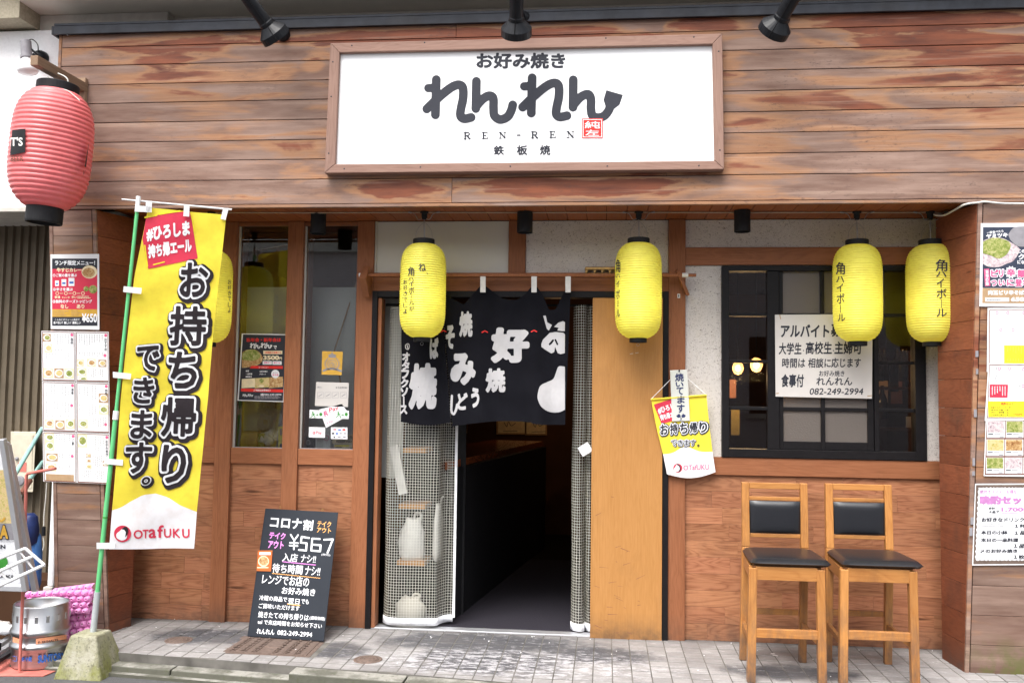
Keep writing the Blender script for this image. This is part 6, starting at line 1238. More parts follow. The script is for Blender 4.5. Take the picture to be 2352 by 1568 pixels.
# right pillar
rp = thing('pancake_poster', 'dark poster of a green topped pancake at the top of the right pillar', 'poster', SFR.pt(*zX(800, 600))); sheet('paper', SFR, zX, [(582, 230), (1500, 222), (1500, 1045), (568, 1035)], .004, .002, 'sheet', rp)
pr = Print(); K = pr.m('ink'); W_ = pr.m('bluewhite'); Pk = pr.m('pinkprint'); o1, o2, o3 = .0046, .0054, .0062; M['slateblue'] = plain('slate_blue_print', (.045, .055, .085), .5); SBl = pr.m('slateblue')
rect(pr, SFR, zX, [(604, 268), (1480, 262), (1480, 858), (598, 856)], SBl, o1, 4, 2); rect(pr, SFR, zX, [(598, 858), (1480, 860), (1480, 1008), (596, 1003)], pr.m('tan'), o1)
shape(pr, SFR, zX, [('p', smooth_pts([(605, 400), (700, 368), (800, 380), (880, 420), (950, 470), (955, 500), (900, 590), (830, 620), (760, 650), (660, 650), (605, 620)], 3), 2)], pr.m('food_meat'), o2); shape(pr, SFR, zX, [('p', smooth_pts([(606, 410), (700, 372), (800, 385), (870, 430), (840, 520), (760, 570), (680, 540), (606, 520)], 3), 2)], pr.m('food_green'), o3)
shape(pr, SFR, zX, [('p', smooth_pts([(850, 340), (900, 275), (1000, 262), (1200, 262), (1200, 440), (1000, 455), (930, 445), (870, 390)], 3), 2)], pr.m('grey'), o2)
text(pr, SFR, '一度食べたら', zX, [(640, 310), (800, 292), (803, 316), (642, 334)], W_, .03, o2); text(pr, SFR, 'ヤミツキ', zX, [(636, 338), (840, 322), (842, 362), (638, 376)], W_, .05, o3); text(pr, SFR, 'この', zX, (945, 486, 1010, 515), W_, .04, o2); text(pr, SFR, 'ク', zX, (950, 528, 1005, 580), W_, .04, o2); text(pr, SFR, 'になる', zX, (938, 590, 1040, 622), W_, .04, o2)
rect(pr, SFR, zX, [(612, 674), (662, 670), (674, 835), (624, 840)], Pk, o2); vtext(pr, SFR, '驚愕の麺', zX, 630, 656, 685, 835, W_, .03, o3)
shape(pr, SFR, zX, [('p', [(875+(62 if i % 2 else 46)*math.cos(i*math.pi/12), 705+(62 if i % 2 else 46)*math.sin(i*math.pi/12)) for i in range(24)], 1)], W_, o2)
for g, mt, o in ((.14, W_, o2), (.05, Pk, o3)):
    for c_, b_ in (('ピ', (685, 682, 748, 745)), ('リ', (760, 682, 800, 748)), ('麺', (940, 682, 1010, 750)), ('つ', (684, 785, 735, 832)), ('い', (758, 780, 812, 832)), ('に', (838, 775, 900, 832)), ('登', (918, 772, 980, 836)), ('場', (992, 772, 1055, 836))): text(pr, SFR, c_, zX, b_, mt, g, o, res=26)
text(pr, SFR, '辛', zX, (838, 672, 912, 742), Pk, .05, o3); text(pr, SFR, '肉玉ピリ辛そば', zX, (655, 880, 1000, 922), W_, .05, o2); rect(pr, SFR, zX, (626, 950, 857, 988), W_, o2); hlines(pr, SFR, zX, 640, 845, 958, 980, 1, pr.m('grey'), o3, 2, 6); text(pr, SFR, '650', zX, (878, 948, 1000, 985), W_, .05, o2); text(pr, SFR, '円', zX, (1010, 950, 1050, 985), W_, .05, o2)
pr.done('print', rp)
dm = thing('drink_menu', 'white drink list with yellow panel, upper sheet on the right pillar', 'menu', SFR.pt(*zY(900, 100))); sheet('paper', SFR, zX, [(648, 1050), (1250, 1050), (1240, 1680), (640, 1668)], .003, .0015, 'page', dm)
pr = Print(); Br = pr.m('brown'); o = .0036; G = pr.m('grey'); Pk = pr.m('pinkprint')
for b_ in ((664, 1068, 1240, 1075), (664, 1075, 671, 1650), (664, 1650, 1240, 1657)): rect(pr, SFR, zX, b_, Br, o)
for x, y in ((740, 1098), (843, 1098), (775, 1262), (895, 1262), (1000, 1098)): shape(pr, SFR, zX, [('s', [(x+12*math.cos(a), y+13*math.sin(a)) for a in np.linspace(0, 6.283, 12)], 2.5)], Pk, o, cell=2)
vlines(pr, SFR, zX, 690, 720, 1100, 1215, 2, G, o, 1); vlines(pr, SFR, zX, 775, 825, 1105, 1215, 3, G, o, 2); vlines(pr, SFR, zX, 865, 1000, 1100, 1220, 6, G, o, 3); vlines(pr, SFR, zX, 690, 730, 1265, 1540, 3, G, o, 4); vlines(pr, SFR, zX, 815, 860, 1260, 1380, 3, G, o, 5); vlines(pr, SFR, zX, 935, 1000, 1260, 1400, 3, G, o, 6)
rect(pr, SFR, zX, (808, 1412, 1230, 1600), pr.m('yellow'), o); vlines(pr, SFR, zX, 830, 1200, 1425, 1500, 14, pr.m('tan'), .0042, 7); vlines(pr, SFR, zX, 830, 1200, 1540, 1575, 14, pr.m('tan'), .0042, 8)
pr.done('print', dm)
d2 = thing('drink_menu', 'white drink list with red box and yellow set panel, lower sheet on the right pillar', 'menu', SFR.pt(*zY(900, 500))); sheet('paper', SFR, zY, [(770, 218), (1400, 222), (1400, 858), (728, 872)], .0045, .0015, 'page', d2)
pr = Print(); Br = pr.m('brown'); o = .0051; G = pr.m('grey'); Pk = pr.m('pinkprint'); W_ = pr.m('bluewhite')
rect(pr, SFR, zY, (780, 232, 1400, 240), Br, o); rect(pr, SFR, zY, [(780, 240), (787, 240), (765, 830), (757, 830)], Br, o); rect(pr, SFR, zY, (750, 832, 1400, 840), Br, o)
for x, y in ((895, 278), (1010, 278), (1168, 285), (1168, 475)): shape(pr, SFR, zY, [('s', [(x+15*math.cos(a), y+15*math.sin(a)) for a in np.linspace(0, 6.283, 12)], 3)], Pk, o, cell=2)
vtext(pr, SFR, 'キープボトル', zY, 850, 872, 265, 435, pr.m('ink'), 0, o); vtext(pr, SFR, 'ドリンク', zY, 1122, 1144, 465, 595, pr.m('ink'), 0, o)
vlines(pr, SFR, zY, 800, 835, 390, 420, 2, G, o, 1); vlines(pr, SFR, zY, 935, 990, 280, 425, 2, G, o, 2); vlines(pr, SFR, zY, 1040, 1150, 285, 420, 5, G, o, 3); vlines(pr, SFR, zY, 1020, 1100, 470, 600, 4, G, o, 4)
shape(pr, SFR, zY, [('p', [(795, 465), (985, 468), (980, 600), (793, 597)], 9)], pr.m('red'), o); vlines(pr, SFR, zY, 800, 975, 478, 590, 6, W_, .0058, 6, 5)
rect(pr, SFR, zY, (770, 648, 1400, 828), pr.m('yellow'), o); text(pr, SFR, '晩酌セット', zY, (915, 662, 1058, 692), pr.m('brightred'), .02, .0058); 
for i, s_ in enumerate(('お好きなドリンク １杯', '本日の小鉢 １品', '本日の一品料理 １品', '〆のお好み焼き １枚')): text(pr, SFR, s_, zY, (802, 710+i*28, 1000 if i else 1025, 730+i*28), pr.m('ink'), .01, .0058)
text(pr, SFR, '1700円', zY, (1052, 788, 1155, 810), pr.m('brightred'), .01, .0058); pr.done('print', d2)
ph = thing('dish_photo_menu', 'white menu sheet with a grid of noodle dish photos on the right pillar', 'menu', SFR.pt(*zY(900, 1150))); sheet('paper', SFR, zY, [(740, 862), (1400, 862), (1400, 1510), (716, 1500)], .003, .0015, 'page', ph)
pr = Print(); Br = pr.m('brown'); o = .0036
rect(pr, SFR, zY, [(752, 866), (1400, 868), (1400, 1486), (730, 1486)], Br, o)
for j, (y0, y1) in enumerate(((874, 1064), (1082, 1270), (1288, 1472))):
    for i in range(3):
        x0 = 756-j*6+i*212; rect(pr, SFR, zY, (x0, y0, x0+202, y1), pr.m('paper'), .0042); rect(pr, SFR, zY, (x0+8, y0+4, x0+194, y0+(y1-y0)*.68), pr.m(('food_meat', 'food_mixed', 'food_green', 'food_brown')[(i*2+j) % 4]), .0048)
        rect(pr, SFR, zY, (x0+12, y0+(y1-y0)*.76, x0+70, y0+(y1-y0)*.82), pr.m('ink'), .0048); rect(pr, SFR, zY, (x0+80, y0+(y1-y0)*.77, x0+150, y0+(y1-y0)*.81), pr.m('grey'), .0048); rect(pr, SFR, zY, (x0+140, y0+(y1-y0)*.92, x0+190, y0+(y1-y0)*.96), pr.m('ink'), .0048)
pr.done('print', ph)
es = thing('evening_set_poster', 'laminated evening set notice with mauve heading, lowest on the right pillar', 'poster', SFR.pt(*zZ(1000, 700))); M['laminate'] = plain('laminated_mount', (.16, .12, .10), .3, 0, .1); sheet('paper', SFR, zZ, [(708, 245), (1800, 240), (1790, 1300), (668, 1308)], .004, .002, 'sheet', es)
pr = Print(); K = pr.m('ink'); Mv = pr.m('mauve'); o1, o2, o3 = .0046, .0052, .0058; rect(pr, SFR, zZ, [(720, 262), (1790, 256), (1780, 1286), (684, 1292)], pr.m('laminate'), o1)
edge = [(752+8*math.sin(i*2.1)-(i*1.0), 300+i*23.5) for i in range(41)]; shape(pr, SFR, zZ, [('p', [(x+12*math.sin(x*.05)*.4, 298+7*math.sin(x*.13)) for x in range(752, 1700, 22)]+[(1700, 1240)]+[(x, 1242+7*math.sin(x*.12)) for x in range(1690, 730, -22)]+edge[::-1], 1)], pr.m('bluewhite'), o2, cell=9)
text(pr, SFR, '絶対オススメ！お得な', zZ, (772, 325, 1252, 375), Mv, .02, o3); text(pr, SFR, '晩酌セット', zZ, (778, 410, 1440, 508), Mv, .075, o3); text(pr, SFR, '合計', zZ, (882, 548, 968, 582), K, .04, o3); text(pr, SFR, '４品で', zZ, (892, 596, 1020, 630), K, .04, o3); text(pr, SFR, '1,700円', zZ, (1055, 552, 1460, 612), Mv, .045, o3); shape(pr, SFR, zZ, [('s', [(1050, 630), (1450, 636)], 4)], Mv, o3)
for s_, b_ in (('お好きなドリンク', (795, 688, 1345, 740)), ('１杯', (1225, 772, 1365, 818)), ('本日の小鉢', (788, 856, 1128, 905)), ('１品', (1222, 862, 1365, 910)), ('本日の一品料理', (785, 955, 1268, 1003)), ('１品', (1212, 1030, 1355, 1078)), ('〆のお好み焼き', (780, 1098, 1255, 1145)), ('１枚', (1212, 1172, 1350, 1222))): text(pr, SFR, s_, zZ, b_, K, .045, o3)
for i in range(2): hlines(pr, SFR, zZ, 800, 1180, 768+i*22, 784+i*22, 1, pr.m('grey'), o3, i, 5)
for y in (828, 930, 1084, 1226): rect(pr, SFR, zZ, (760, y, 1500, y+3), K, o3)
pr.done('print', es)
for (fr, x, y, w_, h_, lb) in ((zY, 640, 110, 34, 70, 0), (zY, 642, 310, 26, 60, 0), (zY, 622, 785, 34, 90, 0), (zY, 604, 1340, 30, 90, 0), (zY, 602, 1470, 32, 50, 0), (zZ, 668, 730, 40, 95, 0), (zZ, 655, 870, 42, 110, 0)):
    o_ = sheet('grey', SFR, fr, (x-w_/2, y-h_/2, x+w_/2, y+h_/2), .006, .001, 'tape_scrap', None); tag(o_, 'grey scrap of old tape on the corner trim of the poster pillar', 'tape', 'old tape scraps on the right pillar')
# ------------------------------------------------------------------ inside the shop
for (fr, x, y, Y, r, lb) in ((zV, 228, 893, 1.1, .040, 'round glass pendant lamp glowing low behind the window, left of two'), (zV, 357, 870, 1.0, .044, 'round glass pendant lamp glowing behind the window, right of two')):
    c = atY(*fr(x, y), Y); t_ = thing('pendant_lamp', lb, 'lamp', c, 'glowing pendant lamps behind the window'); q = MB(); q.lathe([(0, -r*1.15), (r*.6, -r*.95), (r*.95, -r*.3), (r, .1*r), (r*.8, .8*r), (r*.35, 1.2*r), (0, 1.2*r)], c, n=24); q.build('glass_globe', M['globe'] if 'globe' in M else M['glass'], t_); q = MB(); q.lathe([(0, -.6*r), (.45*r, -.3*r), (.5*r, .1*r), (.25*r, .6*r), (0, .6*r)], c, n=16); q.build('filament_bulb', M['bulb'], t_)
    MB().tube([(c[0], c[1], c[2]+r*1.15), (c[0], c[1], 2.56)], .003, 6).build('flex', M['black'], t_)
    pl = bpy.data.lights.new('lamp_light', 'POINT'); pl.energy = 3.5; pl.color = (1, .62, .3); pl.shadow_soft_size = .05; lo = bpy.data.objects.new('lamp_light', pl); sc.collection.objects.link(lo); lo.parent = t_; lo.location = (0, 0, -.07)
pl = bpy.data.lights.new('counter_lamp_light', 'POINT'); pl.energy = 2.0; pl.color = (1, .55, .25); pl.shadow_soft_size = .1
cl = thing('counter_lamp', 'dim counter lamp above the bar inside', 'lamp', (-.45, 3.2, 1.95)); q = MB(); q.lathe([(0, .1), (.04, .1), (.10, 0), (.095, 0), (0, .06)], (-.45, 3.2, 1.97), n=20); q.build('shade', M['black'], cl); MB().tube([(-.45, 3.2, 2.06), (-.45, 3.2, 2.56)], .004, 6).build('flex', M['black'], cl); lo = bpy.data.objects.new('counter_lamp_light', pl); sc.collection.objects.link(lo); lo.parent = cl; lo.location = (0, 0, -.05)
ct_ = thing('bar_counter', 'lacquered red brown bar counter running back inside the doorway', 'counter', (-.6, 1.5, 0)); zc_ = 1.02
cpt = [atZ(*zI(*p), zc_) for p in ((560, 640), (1680, 398), (1100, 382), (560, 470))]
q = MB(); q.hexa([(p[0], p[1], zc_-.05) for p in cpt], [tuple(p) for p in cpt]); q.build('top', M['counter'], ct_, .004)
q = MB(); i0, i1 = np.array(cpt[0]), np.array(cpt[1]); q.slab([(i0[0]-.02, i0[1]+.1, 0), (i1[0]-.02, i1[1], 0), (i1[0]-.02, i1[1], zc_-.052), (i0[0]-.02, i0[1]+.1, zc_-.052)], (-1, 0, 0), .05); q.build('front', M['blackmat'], ct_)
for (a, b, c_, d, lb) in ((1165, 172, 1472, 305, 'framed autograph board on the back wall, left of two'), (1490, 176, 1705, 312, 'framed autograph board on the back wall, right of two')):
    t_ = thing('framed_board', lb, 'picture', atY(*zI(a, b), 4.19), 'autograph boards on the back wall'); S5 = PY(4.19); sheet('tan', S5, zI, (a-18, b-60, c_+18, d+16), .012, .02, 'frame', t_); sheet('cream', S5, zI, (a, b-50, c_, d), .016, .004, 'board', t_); pr = Print(); shape(pr, S5, zI, [('s', smooth_pts([(a+70, b+10), (a+100, b+60), (a+120, b+5), (a+150, b+50), (a+200, b+20)]), 3), ('s', [(a+60, d-20), (a+220, d-24)], 2.5)], pr.m('ink'), .018); pr.done('print', t_)
sh = thing('inner_shelf', 'wooden shelf rack just inside the door behind the clear curtain', 'shelf', (-1.15, .4, 0)); Ys = .15
for (fr, x0, x1, y) in ((zI, 85, 345, 500), (zI, 35, 330, 1137), (zH, 1735, 1985, 580)): 
    a = atY(*fr(x0, y), Ys); b = atY(*fr(x1, y), Ys); MB().box(a[0], b[0], Ys, .38, a[2]-.015, a[2]+.014).build('shelf_board', M['door'], sh)
MB().box(-1.33, -.92, .40, .42, 0, 2.0).build('back_board', M['blackmat'], sh)
def bag(lab, c, s, mt='clear_white', seed=1):
    t_ = thing('carrier_bag', lab, 'bag', c); q = MB(); rg = random.Random(seed); n = 18; prof = [(0, 0), (.75, .02), (.95, .15), (1, .45), (.9, .7), (.62, .88), (.5, 1.0), (.0, .97)]; V = []
    for r, h in prof:
        for j in range(n): a = 2*math.pi*j/n; k_ = 1+.10*math.sin(3*a+h*7+seed)+rg.uniform(-.06, .06); V.append((c[0]+r*s[0]*k_*math.cos(a), c[1]+r*s[1]*k_*math.sin(a), c[2]+h*s[2]+rg.uniform(-.01, .01)))
    q.add(V, [(i*n+j, i*n+(j+1) % n, (i+1)*n+(j+1) % n, (i+1)*n+j) for i in range(len(prof)-1) for j in range(n)], 0, True); q.build('bag', M[mt], t_); MB().tube(smooth_pts([(c[0]+.01, c[1], c[2]+s[2]*.93), (c[0]+.02, c[1], c[2]+s[2]*1.12), (c[0]+.055, c[1], c[2]+s[2]*1.1), (c[0]+.05, c[1], c[2]+s[2]*.9)]), .008, 6).build('handle', M[mt], t_); return t_
a = atY(*zH(1870, 560), .21); bag('full white carrier bag with tied handles on the inner shelf', a, (.085, .06, .27)); a = atY(*zH(2110, 560), .21); bag('tall narrow white carrier bag behind the curtain fold', a, (.035, .05, .36), seed=3)
a = atY(*zH(1860, 1062), .20); bag('squat beige carrier bag on the floor inside the curtain', (a[0], a[1], 0), (.10, .06, .15), 'agedpaper', 5)
t_ = thing('white_roll', 'long white rolled sheet standing slanted behind the clear curtain', 'roll', atY(*zP(1740, 1200), .3)); MB().bar(atY(*zP(1712, 1080), .13), atY(*zP(1795, 1520), .13), .055, .03, (0, 1, 0)).build('roll', M['clear_white'], t_)
a = atY(*zI(720, 575), 1.2); t_ = thing('small_dish', 'small pale dish on the counter end', 'dish', (a[0], a[1], zc_)); q = MB(); q.lathe([(0, .004), (.03, .004), (.05, .02), (.052, .02), (.03, 0)], (a[0], a[1], zc_), n=20); q.build('dish', M['paper'], t_)
a = atY(*zI(738, 380), 1.6); t_ = thing('beer_tap', 'brass and steel beer tap on the counter', 'tap', a); MB().tube([a-np.array([0, 0, .07]), a+np.array([0, 0, .05])], .010, 10).build('stem', M['steel'], t_); MB().box(a[0]-.05, a[0]+.05, a[1]-.02, a[1]+.02, a[2]+.051, a[2]+.12).build('head', M['brass'], t_)
for i, (x, y, lb) in enumerate(((1200, 1.9, 'dark counter chair inside, nearer the door'), (1230, 2.7, 'dark counter chair inside, farther from the door'))):
    a = atZ(*zI(1500 if i == 0 else 1560, 900), .55); X_ = .0+.0*i; t_ = thing('counter_chair', lb, 'chair', (-.02, y, 0), 'chairs along the inner bar'); X_ = .02; MB().box(X_-.19, X_+.19, y-.19, y+.19, .60, .65).build('seat', M['vinylblack'], t_, .01); MB().box(X_+.16, X_+.19, y-.18, y+.18, .66, .98).build('backrest', M['vinylblack'], t_, .01)
    for dx in (-.16, .16):
        for dy in (-.16, .16): MB().box(X_+dx-.018, X_+dx+.018, y+dy-.018, y+dy+.018, 0, .60).build('leg', M['gallery'], t_)
# things behind the window: dark posters, curtain strip, bottles catching the light
for (x0, x1, y0, y1, Y, mt, lb) in ((170, 215, 970, 1100, .9, 'brown', 'dark red drink poster on the inner wall at the left pane'), (180, 240, 1180, 1360, .9, 'dullochre', 'food poster low on the inner wall at the left pane'), (1215, 1280, 960, 1130, 1.2, 'tan', 'dim poster behind the right panes, left of the brown one'), (1300, 1380, 900, 1140, 1.2, 'brown', 'tall brown poster behind the right panes'), (1405, 1455, 1230, 1330, 1.2, 'agedpaper', 'pale sheet low behind the right panes')):
    S6 = PY(Y+.5); t_ = thing('inner_poster', lb, 'poster', atY(*zV(x0, y0), Y+.5)); sheet(mt, S6, zV, (x0, y0, x1, y1), 0, .004, 'sheet', t_)
MB_ = MB(); c0 = atY(*zV(455, 540), .10); c1 = atY(*zV(480, 1400), .10)
t_ = thing('beaded_strip', 'glinting beaded strip hanging behind the sash gap', 'curtain', c0); q = MB()
for i in range(70): z = c0[2]+(c1[2]-c0[2])*i/70; q.lathe([(0, -.006), (.008, -.003), (.008, .003), (0, .006)], (c0[0]+.004*math.sin(i*2.3), .10, z), n=6, smooth=False)
q.build('beads', M['brass'], t_)
for i, (x, y) in enumerate(((1215, 830), (1250, 828), (1345, 832), (1380, 826), (1405, 830), (1430, 900), (1240, 1090), (1320, 905))):
    c = atY(*zV(x, y), 1.3+.05*(i % 3)); t_ = thing('sake_bottle', 'dark glass bottle glinting behind the right panes', 'bottle', c, 'bottles behind the right panes'); q = MB(); q.lathe([(0, -.16), (.032, -.16), (.034, -.02), (.014, .03), (.012, .08), (0, .08)], c, n=14); q.build('bottle', M['bottle'] if 'bottle' in M else M['brass'], t_)
for z in (1.42, 1.72): tag(MB().box(1.35, 2.4, 1.25, 1.55, z-.19, z-.17).build('bottle_shelf', M['gallery']), 'dark bottle shelf behind the right panes, %s one' % ('lower' if z < 1.5 else 'upper'), 'shelf')
pl = bpy.data.lights.new('back_bar_light', 'POINT'); pl.energy = 2.5; pl.color = (1, .6, .28); pl.shadow_soft_size = .03
bl = thing('back_bar_lamp', 'small bare lamp over the bottles behind the window', 'lamp', (2.32, 1.1, 2.30)); q = MB(); q.lathe([(0, -.03), (.025, -.01), (.025, .01), (0, .04)], (2.32, 1.1, 2.36), n=12); q.build('bulb', M['bulb'], bl); lo = bpy.data.objects.new('back_bar_light', pl); sc.collection.objects.link(lo); lo.parent = bl; lo.location = (0, 0, -.03)
# ------------------------------------------------------------------ left of the pillar: keg, crates, A-board, pipes
kg = thing('beer_keg', 'steel beer keg with orange band and blue lettering on a red plate', 'keg', (-3.085, -.75, -.085)); kc = (-3.128, -.752, -.084)
prof = [(r_k*1.04, h_k) for r_k, h_k in [(0, .0), (.128, .0), (.136, .006), (.138, .02), (.138, .10), (.148, .108), (.150, .120), (.146, .130), (.139, .136), (.139, .176), (.148, .184), (.150, .196), (.146, .206), (.139, .212), (.139, .330), (.136, .338), (.130, .338), (.127, .330), (.127, .26), (.05, .268), (.0, .268)]]
q = MB(); q.lathe(prof, kc, n=56); q.build('shell', M['steel'], kg)
for i in range(16):
    a = 2*math.pi*i/16; d_ = np.array([math.cos(a), math.sin(a), 0]); s_ = np.array([-math.sin(a), math.cos(a), 0]); c = np.array(kc)+d_*.145+np.array([0, 0, .27]); h_ = np.array([0, 0, .019])
    MB().hexa([c-s_*.009-h_-d_*.002, c+s_*.009-h_-d_*.002, c+s_*.006-h_*.8+d_*.003, c-s_*.006-h_*.8+d_*.003], [c-s_*.009+h_-d_*.002, c+s_*.009+h_-d_*.002, c+s_*.006+h_*.8+d_*.003, c-s_*.006+h_*.8+d_*.003]).build('chime_rib', M['steel'], kg)
q = MB(); q.lathe([(0, .29), (.02, .29), (.024, .285), (.024, .268)], kc, n=20); q.lathe([(.028, .275), (.031, .28), (.034, .275)], kc, n=20); q.build('valve', M['steel'], kg)
class Cyl:
    def __init__(s, c, r): s.c, s.r = c, r
    def pt(s, x, y, off=0):
        d = ray(x, y); o = CAM-np.array(s.c); r = s.r+off; a = d[0]**2+d[1]**2; b = 2*(o[0]*d[0]+o[1]*d[1]); c = o[0]**2+o[1]**2-r*r; D = b*b-4*a*c
        t = (-b-math.sqrt(max(D, 0)))/(2*a); return CAM+d*t
KC = Cyl(kc, .1447); pr = Print(); M['kegorange'] = plain('orange_label', (.80, .35, .20), .5); Og = pr.m('kegorange'); Bl = pr.m('blueprint')
rect(pr, KC, zK, [(425, 1040), (790, 990), (790, 1042), (425, 1108)], Og, .0035, 12, 1); rect(pr, KC, zK, [(150, 1018), (235, 1042), (235, 1100), (150, 1080)], Og, .0035, 4, 1); text(pr, KC, 'ザ・モルツ', zK, [(450, 1072), (560, 1058), (560, 1084), (450, 1098)], pr.m('ink'), .05, .0045); text(pr, KC, 'MALTS', zK, [(565, 1060), (690, 1038), (690, 1062), (565, 1088)], pr.m('ink'), .02, .0045)
text(pr, KC, 'SUNTORY', zK, [(452, 1242), (772, 1205), (772, 1280), (452, 1328)], Bl, .05, .003, res=30); text(pr, KC, '要冷蔵', zK, [(248, 1262), (378, 1256), (376, 1310), (246, 1308)], Bl, .03, .003); shape(pr, KC, zK, [('s', [(150, 1245), (195, 1252), (195, 1308), (150, 1300)], 3)], Bl, .003, cell=4)
pr.done('lettering', kg)
ps = thing('red_post', 'thin bent red steel post welded to a square plate by the keg', 'post', (-3.1, -.93, -.09)); PPp = [atZ(*zK(*p), -.088) for p in ((-60, 1340), (-10, 1478), (520, 1486), (700, 1380))]
fp = [(-3.42, -.70), (-3.24, -.985), (-2.975, -.955), (-2.93, -.60)]; MB().hexa([(x, y, -.0915) for x, y in fp], [(x, y, -.0855) for x, y in fp]).build('plate', M['redsteel'], ps, .002)
PY1 = -.925; q = MB(); q.tube([atY(*zK(232, 1425), PY1), atY(*zK(262, 700), PY1), atY(*zK(290, 0), PY1), atY(*zL(315, 1000), PY1), atY(*zL(325, 640), PY1), atY(*zL(345, 615), PY1), atY(*zL(685, 553), PY1-.05)], .0085, 10); q.build('post', M['redsteel'], ps)
# pink egg-crate style plastic mats
def pinkcrate(name, lab, c0, ux, uz, nx, nz, dep, cellr=.02):
    t_ = thing(name, lab, 'plastic mat', c0, 'pink moulded plastic mats by the keg'); c0 = np.array(c0); ux, uz = np.array(ux), np.array(uz); n_ = np.cross(ux, uz); n_ /= np.linalg.norm(n_); n_ = n_ if n_[1] < 0 else -n_
    q = MB(); res = 8; NX, NZ = nx*res, nz*res; V = []; keep = {}
    for j in range(NZ+1):
        for i in range(NX+1):
            u, v = i/res, j/res; h = abs(math.sin(math.pi*(u+.5*(int(v) % 2))))*abs(math.sin(math.pi*v)); V.append(c0+ux*(i/NX)+uz*(j/NZ)+n_*dep*(h**.7)); keep[(i, j)] = h
    Fc = [(j*(NX+1)+i, j*(NX+1)+i+1, (j+1)*(NX+1)+i+1, (j+1)*(NX+1)+i) for j in range(NZ) for i in range(NX) if keep[(i, j)] < .80 or keep[(i+1, j+1)] < .80]
    q.add(V, Fc, 0, False); q.build('mat', M['pinkplastic'], t_, 0, .004); return t_
A1 = atY(*zK(795, 1050), -.60); 
m0 = atY(*zK(640, 1120), -.545); m1 = atY(*zK(1120, 1060), -.545); mt_ = atY(*zK(650, 445), -.51)
pinkcrate('pink_mat', 'upright pink moulded plastic mat leaning on the pillar behind the keg', m0, m1-m0, mt_-m0, 6, 8, .028)
m0 = atY(*zK(285, 760), -.565); m1 = atY(*zK(1060, 740), -.565); mt_ = atY(*zK(335, 480), -.555)
pinkcrate('pink_mat', 'second pink moulded plastic mat set lower and to the left behind the keg', m0, m1-m0, mt_-m0, 9, 4, .028)
# electric box, pipes, cable on the neighbour's shutter
eb = thing('meter_box', 'dirty cream steel box with round dial on the shutter', 'box', atY(*zL(300, 500), -.06)); EB = PY(-.10); sheet('beigebox', EB, zL, [(132, 98), (445, 100), (405, 845), (130, 838)], 0, .09, 'case', eb, .004); sheet('beigebox', EB, zL, [(172, 132), (405, 138), (385, 800), (170, 795)], .004, .003, 'door', eb, .002)
q = MB(); c = EB.pt(*zL(212, 432), .004); q.lathe([(0, .012), (.010, .012), (.012, 0)], c, (0, -1, 0), 16); q.build('lock', M['grey'], eb); q = MB(); c = EB.pt(*zL(245, 705), .004); q.lathe([(0, .012), (.008, .014), (.018, .006), (.030, .012), (.034, .0)], c, (0, -1, 0), 24); q.build('dial', M['grey'], eb); sheet('redsteel', EB, zL, [(222, 478), (328, 480), (322, 595), (222, 592)], .006, .001, 'warning_sticker', eb)
tp = thing('teal_scaffold_tube', 'upper pale teal tube leaning across the meter box', 'tube', atY(*zL(350, 350), -.2)); MB().tube([atY(*zL(180, 640), -.55), atY(*zL(225, 560), -.52), atY(*zL(520, 60), -.2)], .013, 12).build('tube', M['teal'], tp)
tp = thing('teal_scaffold_tube', 'lower pale teal tube with a dark brown joint', 'tube', atY(*zL(450, 600), -.2)); MB().tube([atY(*zL(235, 905), -.52), atY(*zL(360, 700), -.40), atY(*zL(530, 470), -.2)], .012, 12).build('tube', M['teal'], tp); MB().tube([atY(*zL(262, 862), -.515), atY(*zL(372, 700), -.415)], .016, 12).build('joint', M['brown'], tp)
ex = thing('hanging_plug', 'white cord with black plug hanging on the shutter', 'cable', atY(*zL(560, 900), -.05)); MB().tube(smooth_pts([atY(*zL(575, 730), -.06), atY(*zL(565, 900), -.06), atY(*zL(545, 1100), -.06), atY(*zL(540, 1260), -.06)]), .0035, 6).build('cord', M['whitecable'], ex); MB().tube([atY(*zL(538, 1270), -.06), atY(*zL(536, 1380), -.06)], .0125, 10).build('plug', M['black'], ex); MB().tube(smooth_pts([atY(*z7(250, 715), -.06), atY(*z7(255, 770), -.06), atY(*z7(235, 830), -.06)]), .003, 6).build('cord', M['whitecable'], ex)
# A-board with aluminium frame
AP = Plane((-3.35, -1.08, .6), (-.10, 1, .25)); ab = thing('a_board', 'aluminium framed standing sign with food photo and orange lettering', 'sign', AP.pt(*zL(100, 1000))); 
sheet('bluewhite', AP, z7, [(-160, 150), (15, 150), (132, 1015), (-160, 1010)], 0, .012, 'panel', ab)
for (a, b, w_) in (((16, 150), (150, 1030), .028), ((42, 182), (206, 1030), .030)):
    off = 0 if w_ < .029 else -.10; p, r2 = AP.pt(*z7(*a), off+.01), AP.pt(*z7(*b), off+.01); MB().bar(p, r2, w_, .03, (0, 1, 0)).build('frame_rail', M['alu'], ab, .003)
MB().tube([AP.pt(*z7(-20, 165), .0), AP.pt(*z7(45, 178), -.08)], .012, 10).build('hinge', M['alu'], ab)
MB().bar(AP.pt(*z7(-160, 1008), .008), AP.pt(*z7(150, 1020), .008), .03, .02, (0, 1, 0)).build('frame_rail', M['alu'], ab, .003)
